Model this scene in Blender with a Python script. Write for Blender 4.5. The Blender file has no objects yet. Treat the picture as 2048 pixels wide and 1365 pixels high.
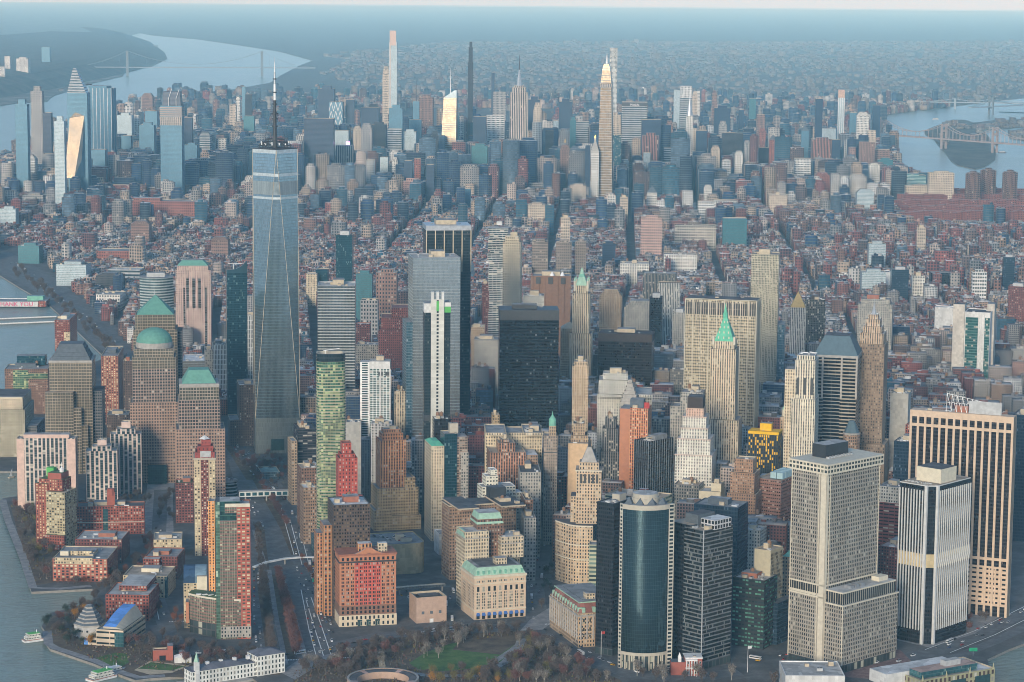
import bpy, math, random
import numpy as np
from mathutils import Matrix, Vector
random.seed(7); RNG = np.random.default_rng(11)
SC = bpy.context.scene; COL = SC.collection; D = bpy.data; R_ = math.radians
# ---------------------------------------------------------------- camera (metres, x east, y north)
CAMP = np.array([-886.09, -2052.69, 630.53]); YAW, PITCH, ROLL, FPX = 0.462819, -0.140840, 0.0082752, 4912.47
_fw = np.array([math.sin(YAW)*math.cos(PITCH), math.cos(YAW)*math.cos(PITCH), math.sin(PITCH)])
_r = np.array([math.cos(YAW), -math.sin(YAW), 0.0]); _u = np.cross(_r, _fw)
_R = _r*math.cos(ROLL)+_u*math.sin(ROLL); _U = -_r*math.sin(ROLL)+_u*math.cos(ROLL)
cam = D.cameras.new('camera'); cam.lens = FPX/2048*36; cam.sensor_width = 36; cam.clip_start = 5; cam.clip_end = 300000
cob = D.objects.new('camera', cam); COL.objects.link(cob); SC.camera = cob
M_ = Matrix.Identity(4)
for i in range(3):
    M_[i][0] = _R[i]; M_[i][1] = _U[i]; M_[i][2] = -_fw[i]; M_[i][3] = CAMP[i]
cob.matrix_world = M_
# ---------------------------------------------------------------- sky, sun, exposure
SUN_AZ, SUN_EL = 223.0, 14.0
wd = D.worlds.new('World'); SC.world = wd; wd.use_nodes = True
_n = wd.node_tree; _sky = _n.nodes.new('ShaderNodeTexSky'); _sky.sky_type = 'NISHITA'; _sky.sun_disc = False
_sky.sun_elevation = R_(SUN_EL); _sky.sun_rotation = R_(SUN_AZ); _sky.altitude = 300; _sky.air_density = 1.1; _sky.dust_density = 0.3; _sky.ozone_density = 1.6
_tc = _n.nodes.new('ShaderNodeTexCoord'); _va = _n.nodes.new('ShaderNodeVectorMath'); _va.inputs[1].default_value = (0, 0, .25)   # lookup lifted: rays near the horizon take the colour of higher, bluer sky
_n.links.new(_tc.outputs['Generated'], _va.inputs[0]); _n.links.new(_va.outputs[0], _sky.inputs[0])
_n.links.new(_sky.outputs[0], _n.nodes['Background'].inputs[0]); _n.nodes['Background'].inputs[1].default_value = 0.15
sl = D.lights.new('sun', 'SUN'); sl.energy = 1.8; sl.angle = R_(16); sl.color = (1.0, 0.91, 0.74)
so = D.objects.new('sun', sl); COL.objects.link(so)
_sd = Vector((math.sin(R_(SUN_AZ))*math.cos(R_(SUN_EL)), math.cos(R_(SUN_AZ))*math.cos(R_(SUN_EL)), math.sin(R_(SUN_EL))))
so.rotation_euler = _sd.to_track_quat('Z', 'Y').to_euler()
SC.view_settings.view_transform = 'Standard'; SC.view_settings.look = 'None'; SC.view_settings.exposure = 0.9; SC.view_settings.gamma = 1
SC.cycles.max_bounces = 6; SC.cycles.diffuse_bounces = 2; SC.cycles.glossy_bounces = 3; SC.cycles.volume_bounces = 0
SC.cycles.transmission_bounces = 2; SC.cycles.use_denoising = True; SC.cycles.use_adaptive_sampling = False; SC.cycles.filter_width = 0.95; SC.cycles.sample_clamp_direct = 8; SC.cycles.sample_clamp_indirect = 3; SC.cycles.caustics_reflective = False; SC.cycles.caustics_refractive = False
HAZE_D = 3.0e-5; HAZE_COL = (0.34, 0.73, 1.0)
# ---------------------------------------------------------------- photograph pixel (2048 x 1365) <-> place
def dirp(x, y): return _fw+_R*(x-1024)/FPX+_U*(682.5-y)/FPX
def at(x, y, z=0.0):
    d = dirp(x, y); return CAMP+d*((z-CAMP[2])/d[2])
def pj(P):
    d = np.asarray(P, float)-CAMP; w = d@_fw
    return 1024+FPX*(d@_R)/w, 682.5-FPX*(d@_U)/w, w
def height(P, y):                      # height over the ground point P seen at row y
    lo, hi = 0.0, 800.0
    for _ in range(40):
        m = (lo+hi)/2
        if pj((P[0], P[1], m))[1] > y: lo = m
        else: hi = m
    return lo
LAT0, LON0 = 40.7033, -74.0170; KX, KY = 84371.0, 111132.0
def geo(lat, lon): return np.array([(lon-LON0)*KX, (lat-LAT0)*KY])
def bdir(b): return np.array([math.sin(R_(b)), math.cos(R_(b))])
# ---------------------------------------------------------------- materials
MAT = {}
def new_mat(key):
    m = D.materials.new(key); m.use_nodes = True; MAT[key] = m; return m, m.node_tree, m.node_tree.nodes, m.node_tree.links
def plain(key, col, rough=0.85, metal=0.0, var=0.18, scale=0.25, emit=0):
    m, t, N, L = new_mat(key); b = N['Principled BSDF']
    no = N.new('ShaderNodeTexNoise'); no.inputs['Scale'].default_value = scale; no.inputs['Detail'].default_value = 5
    tc = N.new('ShaderNodeTexCoord'); L.new(tc.outputs['Object'], no.inputs['Vector'])
    mr = N.new('ShaderNodeMapRange'); mr.inputs[1].default_value = .3; mr.inputs[2].default_value = .7; mr.inputs[3].default_value = 1-var; mr.inputs[4].default_value = 1+var
    L.new(no.outputs[0], mr.inputs[0])
    mx = N.new('ShaderNodeMix'); mx.data_type = 'RGBA'; mx.blend_type = 'MULTIPLY'; mx.inputs[0].default_value = 1
    mx.inputs[6].default_value = (*col, 1); L.new(mr.outputs[0], mx.inputs[7]); L.new(mx.outputs[2], b.inputs['Base Color'])
    b.inputs['Roughness'].default_value = rough; b.inputs['Metallic'].default_value = metal
    if emit: b.inputs['Emission Color'].default_value = (*col, 1); b.inputs['Emission Strength'].default_value = emit
    return m
def facade_group():
    g = D.node_groups.new('Facade', 'ShaderNodeTree'); I = g.interface
    for nm, ty, dv in (('Wall', 'NodeSocketColor', (.4, .3, .25, 1)), ('Glass', 'NodeSocketColor', (.03, .04, .05, 1)), ('Span', 'NodeSocketColor', (.3, .2, .2, 1)), ('BlindCol', 'NodeSocketColor', (.5, .47, .4, 1)),
                       ('WinW', 'NodeSocketFloat', .5), ('WinH', 'NodeSocketFloat', .55), ('Blind', 'NodeSocketFloat', .2), ('Refl', 'NodeSocketFloat', .2), ('Rough', 'NodeSocketFloat', .1), ('Jit', 'NodeSocketFloat', .03), ('Vary', 'NodeSocketFloat', .5)):
        s = I.new_socket(nm, in_out='INPUT', socket_type=ty); s.default_value = dv
    I.new_socket('BSDF', in_out='OUTPUT', socket_type='NodeSocketShader')
    N, L = g.nodes, g.links; gi = N.new('NodeGroupInput'); go = N.new('NodeGroupOutput')
    def mth(op, a, b=None, c=None):
        n = N.new('ShaderNodeMath'); n.operation = op
        for i, v in enumerate((a, b, c)):
            if v is None: continue
            if isinstance(v, (int, float)): n.inputs[i].default_value = v
            else: L.new(v, n.inputs[i])
        return n.outputs[0]
    def mixc(f, a, b, bt='MIX'):
        n = N.new('ShaderNodeMix'); n.data_type = 'RGBA'; n.blend_type = bt
        for k, v in ((0, f), (6, a), (7, b)):
            if isinstance(v, (int, float)): n.inputs[k].default_value = v
            elif isinstance(v, tuple): n.inputs[k].default_value = v
            else: L.new(v, n.inputs[k])
        return n.outputs[2]
    def mixf(f, a, b): return mth('ADD', a, mth('MULTIPLY', f, mth('SUBTRACT', b, a)))
    uv = N.new('ShaderNodeUVMap'); sp = N.new('ShaderNodeSeparateXYZ'); L.new(uv.outputs[0], sp.inputs[0])
    U, V = sp.outputs[0], sp.outputs[1]
    mU = mth('LESS_THAN', mth('ABSOLUTE', mth('SUBTRACT', mth('FRACT', U), .5)), mth('MULTIPLY', gi.outputs['WinW'], .5))
    mV = mth('LESS_THAN', mth('ABSOLUTE', mth('SUBTRACT', mth('FRACT', V), .5)), mth('MULTIPLY', gi.outputs['WinH'], .5))
    win = mth('MULTIPLY', mU, mV); span = mth('MULTIPLY', mU, mth('SUBTRACT', 1.0, mV))
    oi = N.new('ShaderNodeObjectInfo'); cb = N.new('ShaderNodeCombineXYZ')
    L.new(mth('FLOOR', U), cb.inputs[0]); L.new(mth('FLOOR', V), cb.inputs[1]); L.new(mth('MULTIPLY', oi.outputs['Random'], 91.7), cb.inputs[2])
    wn = N.new('ShaderNodeTexWhiteNoise'); wn.noise_dimensions = '3D'; L.new(cb.outputs[0], wn.inputs['Vector'])
    bl = mth('LESS_THAN', wn.outputs['Value'], gi.outputs['Blind'])
    sc = N.new('ShaderNodeSeparateColor'); L.new(wn.outputs['Color'], sc.inputs[0])
    gv = mth('ADD', mth('SUBTRACT', 1.0, mth('MULTIPLY', gi.outputs['Vary'], .5)), mth('MULTIPLY', sc.outputs[1], gi.outputs['Vary']))
    cv = N.new('ShaderNodeCombineColor')
    for i in range(3): L.new(gv, cv.inputs[i])
    gc = mixc(1.0, mixc(bl, gi.outputs['Glass'], gi.outputs['BlindCol']), cv.outputs[0], 'MULTIPLY')
    tc = N.new('ShaderNodeTexCoord'); n1 = N.new('ShaderNodeTexNoise'); n1.inputs['Scale'].default_value = .06; n1.inputs['Detail'].default_value = 6
    mp = N.new('ShaderNodeMapping'); mp.inputs['Scale'].default_value = (1, 1, .35); L.new(tc.outputs['Object'], mp.inputs[0]); L.new(mp.outputs[0], n1.inputs['Vector'])
    wv = mth('ADD', .55, mth('MULTIPLY', n1.outputs[0], .9)); cw = N.new('ShaderNodeCombineColor')
    for i in range(3): L.new(wv, cw.inputs[i])
    wall = mixc(1.0, mixc(span, gi.outputs['Wall'], gi.outputs['Span']), cw.outputs[0], 'MULTIPLY')
    cp = N.new('ShaderNodeCombineColor'); pv = mth('ADD', .88, mth('MULTIPLY', sc.outputs[2], .24)); [L.new(pv, cp.inputs[i]) for i in range(3)]
    wall = mixc(1.0, wall, cp.outputs[0], 'MULTIPLY')   # each bay of cladding weathers a little differently
    b = N.new('ShaderNodeBsdfPrincipled')
    L.new(mixc(win, wall, gc), b.inputs['Base Color'])
    L.new(mixf(win, .85, mth('ADD', gi.outputs['Rough'], mth('MULTIPLY', bl, .15))), b.inputs['Roughness'])
    L.new(mth('MULTIPLY', win, mth('MULTIPLY', gi.outputs['Refl'], mth('SUBTRACT', 1.0, mth('MULTIPLY', bl, .7)))), b.inputs['Metallic'])
    ge = N.new('ShaderNodeNewGeometry'); vm = N.new('ShaderNodeVectorMath'); vm.operation = 'SUBTRACT'; L.new(wn.outputs['Color'], vm.inputs[0]); vm.inputs[1].default_value = (.5, .5, .5)
    v2 = N.new('ShaderNodeVectorMath'); v2.operation = 'SCALE'; L.new(vm.outputs[0], v2.inputs[0]); L.new(mth('MULTIPLY', win, gi.outputs['Jit']), v2.inputs['Scale'])
    v3 = N.new('ShaderNodeVectorMath'); L.new(ge.outputs['Normal'], v3.inputs[0]); L.new(v2.outputs[0], v3.inputs[1])
    v4 = N.new('ShaderNodeVectorMath'); v4.operation = 'NORMALIZE'; L.new(v3.outputs[0], v4.inputs[0]); L.new(v4.outputs[0], b.inputs['Normal'])
    L.new(b.outputs[0], go.inputs[0]); return g
FG = facade_group()
BAY = {}
def facade(key, wall, glass=(.025, .035, .045), ww=.5, wh=.55, bay=3.0, fl=3.6, blind=.18, span=None, refl=.25, rough=.12, jit=.03, bcol=(.42, .40, .34), vary=.7, attr=False):
    m, t, N, L = new_mat(key); N.remove(N['Principled BSDF']); g = N.new('ShaderNodeGroup'); g.node_tree = FG
    for k, v in (('Wall', (*wall, 1)), ('Glass', (*glass, 1)), ('Span', (*(span or wall), 1)), ('BlindCol', (*bcol, 1)), ('WinW', ww), ('WinH', wh), ('Blind', blind), ('Refl', refl), ('Rough', rough), ('Jit', jit), ('Vary', vary)):
        g.inputs[k].default_value = v
    if attr:
        a = N.new('ShaderNodeAttribute'); a.attribute_name = 'Col'; L.new(a.outputs['Color'], g.inputs['Wall' if attr != 'glass' else 'Glass'])
        if attr != 'glass': L.new(a.outputs['Color'], g.inputs['Span'])
    L.new(g.outputs[0], N['Material Output'].inputs[0]); BAY[key] = (bay, fl); return m
def roofmat(key, col, attr=False):
    m, t, N, L = new_mat(key); b = N['Principled BSDF']; tc = N.new('ShaderNodeTexCoord')
    no = N.new('ShaderNodeTexNoise'); no.inputs['Scale'].default_value = .09; no.inputs['Detail'].default_value = 7; no.inputs['Roughness'].default_value = .7; L.new(tc.outputs['Object'], no.inputs['Vector'])
    vo = N.new('ShaderNodeTexVoronoi'); vo.inputs['Scale'].default_value = .11; L.new(tc.outputs['Object'], vo.inputs['Vector'])
    ad = N.new('ShaderNodeMath'); ad.operation = 'MULTIPLY_ADD'; L.new(no.outputs[0], ad.inputs[0]); ad.inputs[1].default_value = 1.1; ad.inputs[2].default_value = .2
    se = N.new('ShaderNodeSeparateColor'); L.new(vo.outputs['Color'], se.inputs[0])
    a2 = N.new('ShaderNodeMath'); a2.operation = 'MULTIPLY_ADD'; L.new(se.outputs[0], a2.inputs[0]); a2.inputs[1].default_value = .5; L.new(ad.outputs[0], a2.inputs[2])
    mx = N.new('ShaderNodeMix'); mx.data_type = 'RGBA'; mx.blend_type = 'MULTIPLY'; mx.inputs[0].default_value = 1; mx.inputs[6].default_value = (*col, 1); L.new(a2.outputs[0], mx.inputs[7])
    if attr: a = N.new('ShaderNodeAttribute'); a.attribute_name = 'Col'; L.new(a.outputs['Color'], mx.inputs[6])
    L.new(mx.outputs[2], b.inputs['Base Color']); b.inputs['Roughness'].default_value = .9; return m
# ---------------------------------------------------------------- mesh building
def tag(o, label=None, cat=None, group=None, kind=None):
    for k, v in (('label', label), ('category', cat), ('group', group), ('kind', kind)):
        if v: o[k] = v
    return o
def empty(name, loc, rz=0.0):
    o = D.objects.new(name, None); COL.objects.link(o); o.location = loc; o.rotation_euler = (0, 0, rz); o.empty_display_size = 1; return o
class MB:
    def __init__(s): s.v, s.f, s.uv, s.mi, s.ms = [], [], [], [], []
    def mat(s, k):
        if k not in s.ms: s.ms.append(k)
        return s.ms.index(k)
    def face(s, pts, m, uvs=None):
        i = len(s.v); s.v += [tuple(p) for p in pts]; s.f.append(tuple(range(i, i+len(pts))))
        s.uv += uvs or [(p[0]/5+.11, p[1]/5+.13) for p in pts]; s.mi.append(s.mat(m))
    def wall(s, p, q, z0, z1, m, p2=None, q2=None):   # quad from p to q (plan), bottom z0, top z1; p2/q2 = plan at the top
        w = math.hypot(q[0]-p[0], q[1]-p[1]); b, fl = BAY.get(m, (3, 3.6)); nb = max(1, round(w/b)); r0, r1 = z0/fl, z1/fl
        k = max(1, round(r1-r0)); r1 = round(r0)+k; r0 = round(r0); o = random.randrange(50)
        p2 = p2 or p; q2 = q2 or q
        s.face([(p[0], p[1], z0), (q[0], q[1], z0), (q2[0], q2[1], z1), (p2[0], p2[1], z1)], m, [(o, r0), (o+nb, r0), (o+nb, r1), (o, r1)])
    def prism(s, poly, z0, z1, m, top=None, poly2=None, bottom=False):
        n = len(poly); P2 = poly2 or poly
        for i in range(n): s.wall(poly[i], poly[(i+1) % n], z0, z1, m, P2[i], P2[(i+1) % n])
        if top: s.face([(x, y, z1) for x, y in P2], top)
        if bottom: s.face([(x, y, z0) for x, y in reversed(poly)], m)
        return s
    def box(s, x0, x1, y0, y1, z0, z1, m, top=None): return s.prism([(x0, y0), (x1, y0), (x1, y1), (x0, y1)], z0, z1, m, top or m)
    def cyl(s, x, y, r, z0, z1, m, n=12, r2=None, top=None):
        c = lambda q: [(x+q*math.cos(2*math.pi*i/n), y+q*math.sin(2*math.pi*i/n)) for i in range(n)]
        return s.prism(c(r), z0, z1, m, top or m, c(r if r2 is None else max(r2, .01)))
    def bar(s, a, b, r, m, n=4):
        a, b = Vector(a), Vector(b); d = (b-a); q = d.to_track_quat('Z', 'Y')
        c = [q @ Vector((math.cos(2*math.pi*(i+.5)/n)*r, math.sin(2*math.pi*(i+.5)/n)*r, 0)) for i in range(n)]
        for i in range(n):
            j = (i+1) % n; s.face([a+c[i], a+c[j], b+c[j], b+c[i]], m)
        s.face([b+k for k in c], m); s.face([a+k for k in reversed(c)], m); return s
    def build(s, name, parent=None, smooth=False):
        me = D.meshes.new(name); me.from_pydata(s.v, [], s.f); ul = me.uv_layers.new(name='UVMap')
        ul.data.foreach_set('uv', [c for p in s.uv for c in p])
        for k in s.ms: me.materials.append(MAT[k])
        me.polygons.foreach_set('material_index', s.mi)
        if smooth: me.polygons.foreach_set('use_smooth', [True]*len(s.f))
        me.update(); o = D.objects.new(name, me); COL.objects.link(o)
        if parent is not None: o.parent = parent
        return o
def BX(*a, **k): return MB().box(*a, **k)
def PR(*a, **k): return MB().prism(*a, **k)
def CY(*a, **k): return MB().cyl(*a, **k)
def BR(*a, **k): return MB().bar(*a, **k)
BARE = dict(pent=0, clutter=0)
def rect(x0, x1, y0, y1): return [(x0, y0), (x1, y0), (x1, y1), (x0, y1)]
def sheet(name, pts, z, m, label=None, cat=None, kind='structure', edge=None, emat=None, group=None):
    """flat polygon in world coordinates; edge = depth of its vertical edge"""
    import mathutils.geometry as mg
    v = [Vector((p[0], p[1], 0)) for p in pts]; tri = mg.tessellate_polygon([v]); b = MB()
    area = sum(v[i].x*v[(i+1) % len(v)].y-v[(i+1) % len(v)].x*v[i].y for i in range(len(v)))
    if area < 0: pts = list(reversed(list(pts))); v = [Vector((p[0], p[1], 0)) for p in pts]; tri = mg.tessellate_polygon([v])
    for t in tri:
        q = [(v[i].x, v[i].y, z) for i in t]
        n = (q[1][0]-q[0][0])*(q[2][1]-q[0][1])-(q[2][0]-q[0][0])*(q[1][1]-q[0][1])
        b.face(q if n > 0 else q[::-1], m)
    if edge:
        for i in range(len(pts)):
            p, q = pts[i], pts[(i+1) % len(pts)]; b.wall((p[0], p[1]), (q[0], q[1]), z-edge, z, emat or m)
    o = b.build(name); return tag(o, label, cat, group, kind)
def px(pts, z=0.0): return [tuple(at(x, y, z)[:2]) for x, y in pts]
# ---------------------------------------------------------------- setting: water, land, hills, roads, lawns
def water_mat(key, col, rough, sc1, bump):
    m, t, N, L = new_mat(key); b = N['Principled BSDF']; b.inputs['Base Color'].default_value = (*col, 1); b.inputs['Roughness'].default_value = rough; b.inputs['IOR'].default_value = 1.36
    tc = N.new('ShaderNodeTexCoord'); mp = N.new('ShaderNodeMapping'); mp.inputs['Rotation'].default_value = (0, 0, R_(35)); mp.inputs['Scale'].default_value = (1, 2.4, 1); L.new(tc.outputs['Object'], mp.inputs[0])
    n1 = N.new('ShaderNodeTexNoise'); n1.inputs['Scale'].default_value = sc1; n1.inputs['Detail'].default_value = 6; n1.inputs['Roughness'].default_value = .6; L.new(mp.outputs[0], n1.inputs['Vector'])
    n2 = N.new('ShaderNodeTexNoise'); n2.inputs['Scale'].default_value = .004; n2.inputs['Detail'].default_value = 4; L.new(mp.outputs[0], n2.inputs['Vector'])
    mr = N.new('ShaderNodeMapRange'); mr.inputs[3].default_value = rough*.55; mr.inputs[4].default_value = rough*1.5; L.new(n2.outputs[0], mr.inputs[0]); L.new(mr.outputs[0], b.inputs['Roughness'])
    mw = N.new('ShaderNodeMix'); mw.data_type = 'RGBA'; mw.inputs[6].default_value = (*col, 1); mw.inputs[7].default_value = (*[c*1.5 for c in col], 1); L.new(n2.outputs[0], mw.inputs[0]); L.new(mw.outputs[2], b.inputs['Base Color'])
    bp = N.new('ShaderNodeBump'); bp.inputs['Strength'].default_value = bump; bp.inputs['Distance'].default_value = 5.0; L.new(n1.outputs[0], bp.inputs['Height']); L.new(bp.outputs[0], b.inputs['Normal'])
water_mat('water', (.15, .20, .175), .2, .06, .8)
def ground_mat(key, c1, c2, c3, sc=.02):
    m, t, N, L = new_mat(key); b = N['Principled BSDF']; tc = N.new('ShaderNodeTexCoord')
    n1 = N.new('ShaderNodeTexNoise'); n1.inputs['Scale'].default_value = sc; n1.inputs['Detail'].default_value = 9; n1.inputs['Roughness'].default_value = .7; L.new(tc.outputs['Object'], n1.inputs['Vector'])
    cr = N.new('ShaderNodeValToRGB'); e = cr.color_ramp.elements; e[0].position = .36; e[0].color = (*c1, 1); e[1].position = .62; e[1].color = (*c3, 1); x = e.new(.5); x.color = (*c2, 1)
    L.new(n1.outputs[0], cr.inputs[0]); L.new(cr.outputs[0], b.inputs['Base Color']); b.inputs['Roughness'].default_value = .92
ground_mat('city_ground', (.07, .07, .07), (.10, .098, .095), (.15, .145, .14), .03)
ground_mat('far_ground', (.055, .055, .045), (.10, .09, .075), (.24, .22, .20), .004)
ground_mat('wood', (.05, .05, .04), (.085, .075, .055), (.13, .11, .085), .01)
ground_mat('asphalt', (.10, .102, .105), (.125, .127, .13), (.17, .17, .17), .08)
ground_mat('paving', (.19, .19, .19), (.26, .25, .245), (.34, .33, .32), .1)
ground_mat('redpaving', (.16, .09, .08), (.22, .13, .115), (.28, .18, .16), .15)
ground_mat('lawn', (.05, .10, .02), (.075, .15, .028), (.12, .18, .045), .06)
ground_mat('parksoil', (.07, .05, .035), (.12, .085, .055), (.17, .125, .08), .07)
plain('seawall', (.26, .24, .21)); plain('granite', (.36, .34, .31)); plain('linepaint', (.75, .75, .72)); plain('sand', (.52, .42, .28))
FAR = 115000.0
def gp(*a): return [tuple(geo(*q)) for q in a]
w_c = (2000.0, 4000.0)
b = MB(); b.face([(w_c[0]+FAR*math.cos(t*math.pi/32), w_c[1]+FAR*math.sin(t*math.pi/32), -2.5) for t in range(64)], 'water'); tag(b.build('water'), 'grey green harbour and river water with low ripples', 'water', kind='structure')
def far_pt(x, dist=FAR-400): d = dirp(x, 60)[:2]; d = d/np.hypot(*d); return tuple(CAMP[:2]+d*(dist-4200))
man = px([(271, 1361), (300, 1357), (380, 1352), (505, 1357), (590, 1420), (1000, 1480), (1500, 1450), (1700, 1425), (1985, 1400), (1984, 1365), (1975, 1319), (2018, 1299), (2052, 1286)])
man += gp((40.7040, -74.0060), (40.7075, -74.0010), (40.7095, -73.9910), (40.7105, -73.9770), (40.7190, -73.9735), (40.7270, -73.9715))
man += px([(2060, 404), (1905, 399), (1830, 362), (1795, 335), (1782, 300), (1772, 280), (1765, 240), (1762, 236), (1775, 229), (1830, 222), (1900, 214), (1960, 206), (2050, 196), (2400, 170)])
man += [far_pt(2700), far_pt(2048), far_pt(1500), far_pt(1024), far_pt(600), far_pt(420), far_pt(300)]
man += px([(268, 64), (300, 71), (400, 80), (470, 90), (560, 104), (625, 122), (602, 130), (560, 152), (540, 166), (330, 203), (215, 232), (60, 292), (0, 312)])
man += gp((40.7520, -74.0085), (40.7420, -74.0095)) + px([(-10, 545), (40, 576), (95, 608), (126, 636), (200, 706), (212, 716), (-60, 812), (-60, 943), (34, 943), (34, 993), (5, 997), (12, 1030), (25, 1066), (40, 1102), (45, 1132), (63, 1184), (185, 1178), (185, 1204), (146, 1216), (102, 1226), (83, 1253), (91, 1264), (92, 1286), (100, 1298), (188, 1328), (243, 1351)])
sheet('city_ground', man, 0.0, 'city_ground', 'grey paved ground of the city island and mainland beyond', 'ground', edge=3.4, emat='seawall')
nj = px([(-700, 330), (-60, 222), (0, 212), (30, 207), (95, 203), (100, 197), (110, 191), (190, 166), (245, 153), (252, 141), (300, 135), (335, 118), (329, 105), (300, 84), (262, 71), (285, 66)]) + [far_pt(420), far_pt(200), far_pt(0), far_pt(-400), far_pt(-1500)]
sheet('far_bank_ground', nj, 0.3, 'far_ground', 'hazy low ground along the far bank of the wide river', 'ground', edge=3)
isl = px([(1949, 339), (1915, 331), (1902, 322), (1890, 305), (1876, 290), (1868, 280), (1850, 269), (1849, 262), (1865, 255), (1905, 240), (1930, 240), (1960, 250), (1985, 285), (1992, 303), (1990, 320), (1970, 334)])
sheet('island_ground', isl, 0.5, 'wood', 'brown wooded ground of the narrow river island under the bridge', 'ground', edge=4, emat='seawall')
qs = px([(1925, 257), (1935, 247), (1990, 241), (2060, 238), (2200, 232), (2200, 250), (2060, 254), (1990, 258)])
sheet('east_bank_ground', qs, 0.4, 'far_ground', 'dark low strip of land behind the river island', 'ground', edge=3)
qs = px([(2017, 268), (2050, 261), (2400, 262), (2600, 330), (2300, 330), (2050, 282), (2021, 278)])
sheet('east_shore_ground', qs, 0.4, 'far_ground', 'low shore with sheds at the right edge beyond the bridge', 'ground', edge=3)
sheet('inlet_water', px([(1999, 224), (1997, 214), (2020, 206), (2060, 201), (2200, 205), (2200, 222), (2050, 226)]), 1.2, 'water', 'pale bay beyond the far river bank at the right edge', 'water')
sheet('reservoir_water', px([(1640, 219), (1650, 212), (1690, 209), (1702, 212), (1690, 221)]), 1.2, 'water', 'pale strip of river glimpsed between far towers', 'water')
# palisades: a wooded plateau with a cliff over the river
lo = px([(-400, 235), (-60, 205), (0, 196), (60, 186), (110, 178), (190, 160), (244, 149), (300, 133), (333, 117), (328, 105), (299, 84), (262, 71.5)]); hi = []
for i, (x, y) in enumerate(lo):
    d = bdir(299)*(420 if i < 7 else 700); hi.append((x+d[0], y+d[1]))
back = [tuple(at(x, y, 110)[:2]) for x, y in ((255, 67), (200, 65), (100, 63), (0, 71), (-400, 80))]
b = MB()
for i in range(len(lo)-1):
    p, q, q2, p2 = lo[i], lo[i+1], hi[i+1], hi[i]
    for k in range(4):   # four terraces with a bulge so that the slope is not one plane
        f0, f1 = k/4, (k+1)/4; z = lambda f: 110*(1-(1-f)**2.2)
        mixp = lambda a, c, f: (a[0]+(c[0]-a[0])*f, a[1]+(c[1]-a[1])*f)
        a0, b0, b1, a1 = mixp(p, p2, f0), mixp(q, q2, f0), mixp(q, q2, f1), mixp(p, p2, f1)
        b.face([(*a0, z(f0)), (*b0, z(f0)), (*b1, z(f1)), (*a1, z(f1))][::-1], 'wood')
top = hi+back
import mathutils.geometry as mg
for t in mg.tessellate_polygon([[Vector((*p, 0)) for p in top]]): 
    q = [Vector((*top[i], 110)) for i in t]
    if (q[1]-q[0]).cross(q[2]-q[0]).z < 0: q.reverse()
    b.face(q, 'wood')
tag(b.build('hills'), 'long flat topped wooded ridge over the far river bank', 'hill', kind='structure')
# ---- haze: one closed box of even air
m, t, N, L = new_mat('haze'); N.remove(N['Principled BSDF']); v = N.new('ShaderNodeVolumePrincipled'); v.inputs['Color'].default_value = (*HAZE_COL, 1); v.inputs['Absorption Color'].default_value = (1, 1, 1, 1); v.inputs['Density'].default_value = HAZE_D; v.inputs['Anisotropy'].default_value = -0.26
L.new(v.outputs[0], N['Material Output'].inputs['Volume'])
b = MB(); G = 117000; b.prism(rect(w_c[0]-G, w_c[0]+G, w_c[1]-G, w_c[1]+G), -4.5, 652, 'haze', 'haze', bottom=True); hz = b.build('haze'); tag(hz, 'pale blue haze over the far city', 'haze', kind='stuff')
# ---- streets and parks of the near tip
def strip(name, pts, w, z, m, label=None, cat=None, **k):
    P = [np.array(at(x, y)[:2]) for x, y in pts]; Lf, Rt = [], []
    for i, p in enumerate(P):
        d = P[min(i+1, len(P)-1)]-P[max(i-1, 0)]; d = d/np.hypot(*d); n = np.array([-d[1], d[0]]); Lf.append(tuple(p+n*w/2)); Rt.append(tuple(p-n*w/2))
    bb = MB()
    for i in range(len(P)-1): bb.face([(*Rt[i], z), (*Rt[i+1], z), (*Lf[i+1], z), (*Lf[i], z)], m)
    o = bb.build(name); return tag(o, label, cat, kind=k.get('kind', 'structure'))
sheet('highway_road', px([(505, 1335), (504, 1180), (494, 1110), (478, 1000), (452, 905), (443, 862), (470, 845), (492, 890), (540, 940), (596, 1010), (622, 1105), (645, 1200), (672, 1335)]), .06, 'asphalt', 'broad grey highway running up the left of the near towers', 'road')
sheet('riverside_road', px([(205, 702), (125, 630), (60, 577), (-10, 540), (-10, 494), (40, 515), (120, 563), (200, 628), (262, 696), (300, 760), (240, 745)]), .06, 'asphalt', 'grey riverside highway curving past the piers', 'road')
strip('park_road', [(320, 1250), (345, 1283), (400, 1306), (470, 1322), (560, 1316), (640, 1300), (760, 1272), (880, 1262), (1000, 1254), (1070, 1250), (1120, 1275), (1180, 1315), (1260, 1350), (1330, 1356), (1480, 1345)], 24, .07, 'asphalt', 'grey street along the top of the park', 'road')
strip('avenue', [(1075, 1245), (1068, 1180), (1080, 1120), (1100, 1050), (1115, 980), (1122, 920)], 22, .07, 'asphalt', 'dark canyon avenue running up from the park', 'road')
strip('shore_road', [(1560, 1345), (1760, 1330), (1880, 1300), (1960, 1265), (2060, 1215)], 26, .07, 'asphalt', 'broad road with cars along the right hand shore', 'road')
strip('shore_road', [(1840, 1335), (1930, 1308), (1990, 1283), (2060, 1250)], 14, .075, 'asphalt', 'outer lane of the shore road above the sea wall', 'road')
strip('side_street', [(335, 1260), (310, 1190), (308, 1120), (318, 1060), (322, 980)], 17, .065, 'asphalt', 'narrow street between the low brick blocks', 'road')
strip('boulevard', [(318, 1075), (318, 1000), (322, 965)], 34, .06, 'paving', 'paved boulevard end among the riverside flats', 'road')
strip('esplanade_path', [(5, 1000), (16, 1040), (32, 1080), (48, 1120), (66, 1176), (120, 1178), (182, 1172)], 9, .08, 'paving', 'grey riverside walk at the left edge', 'path')
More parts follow.
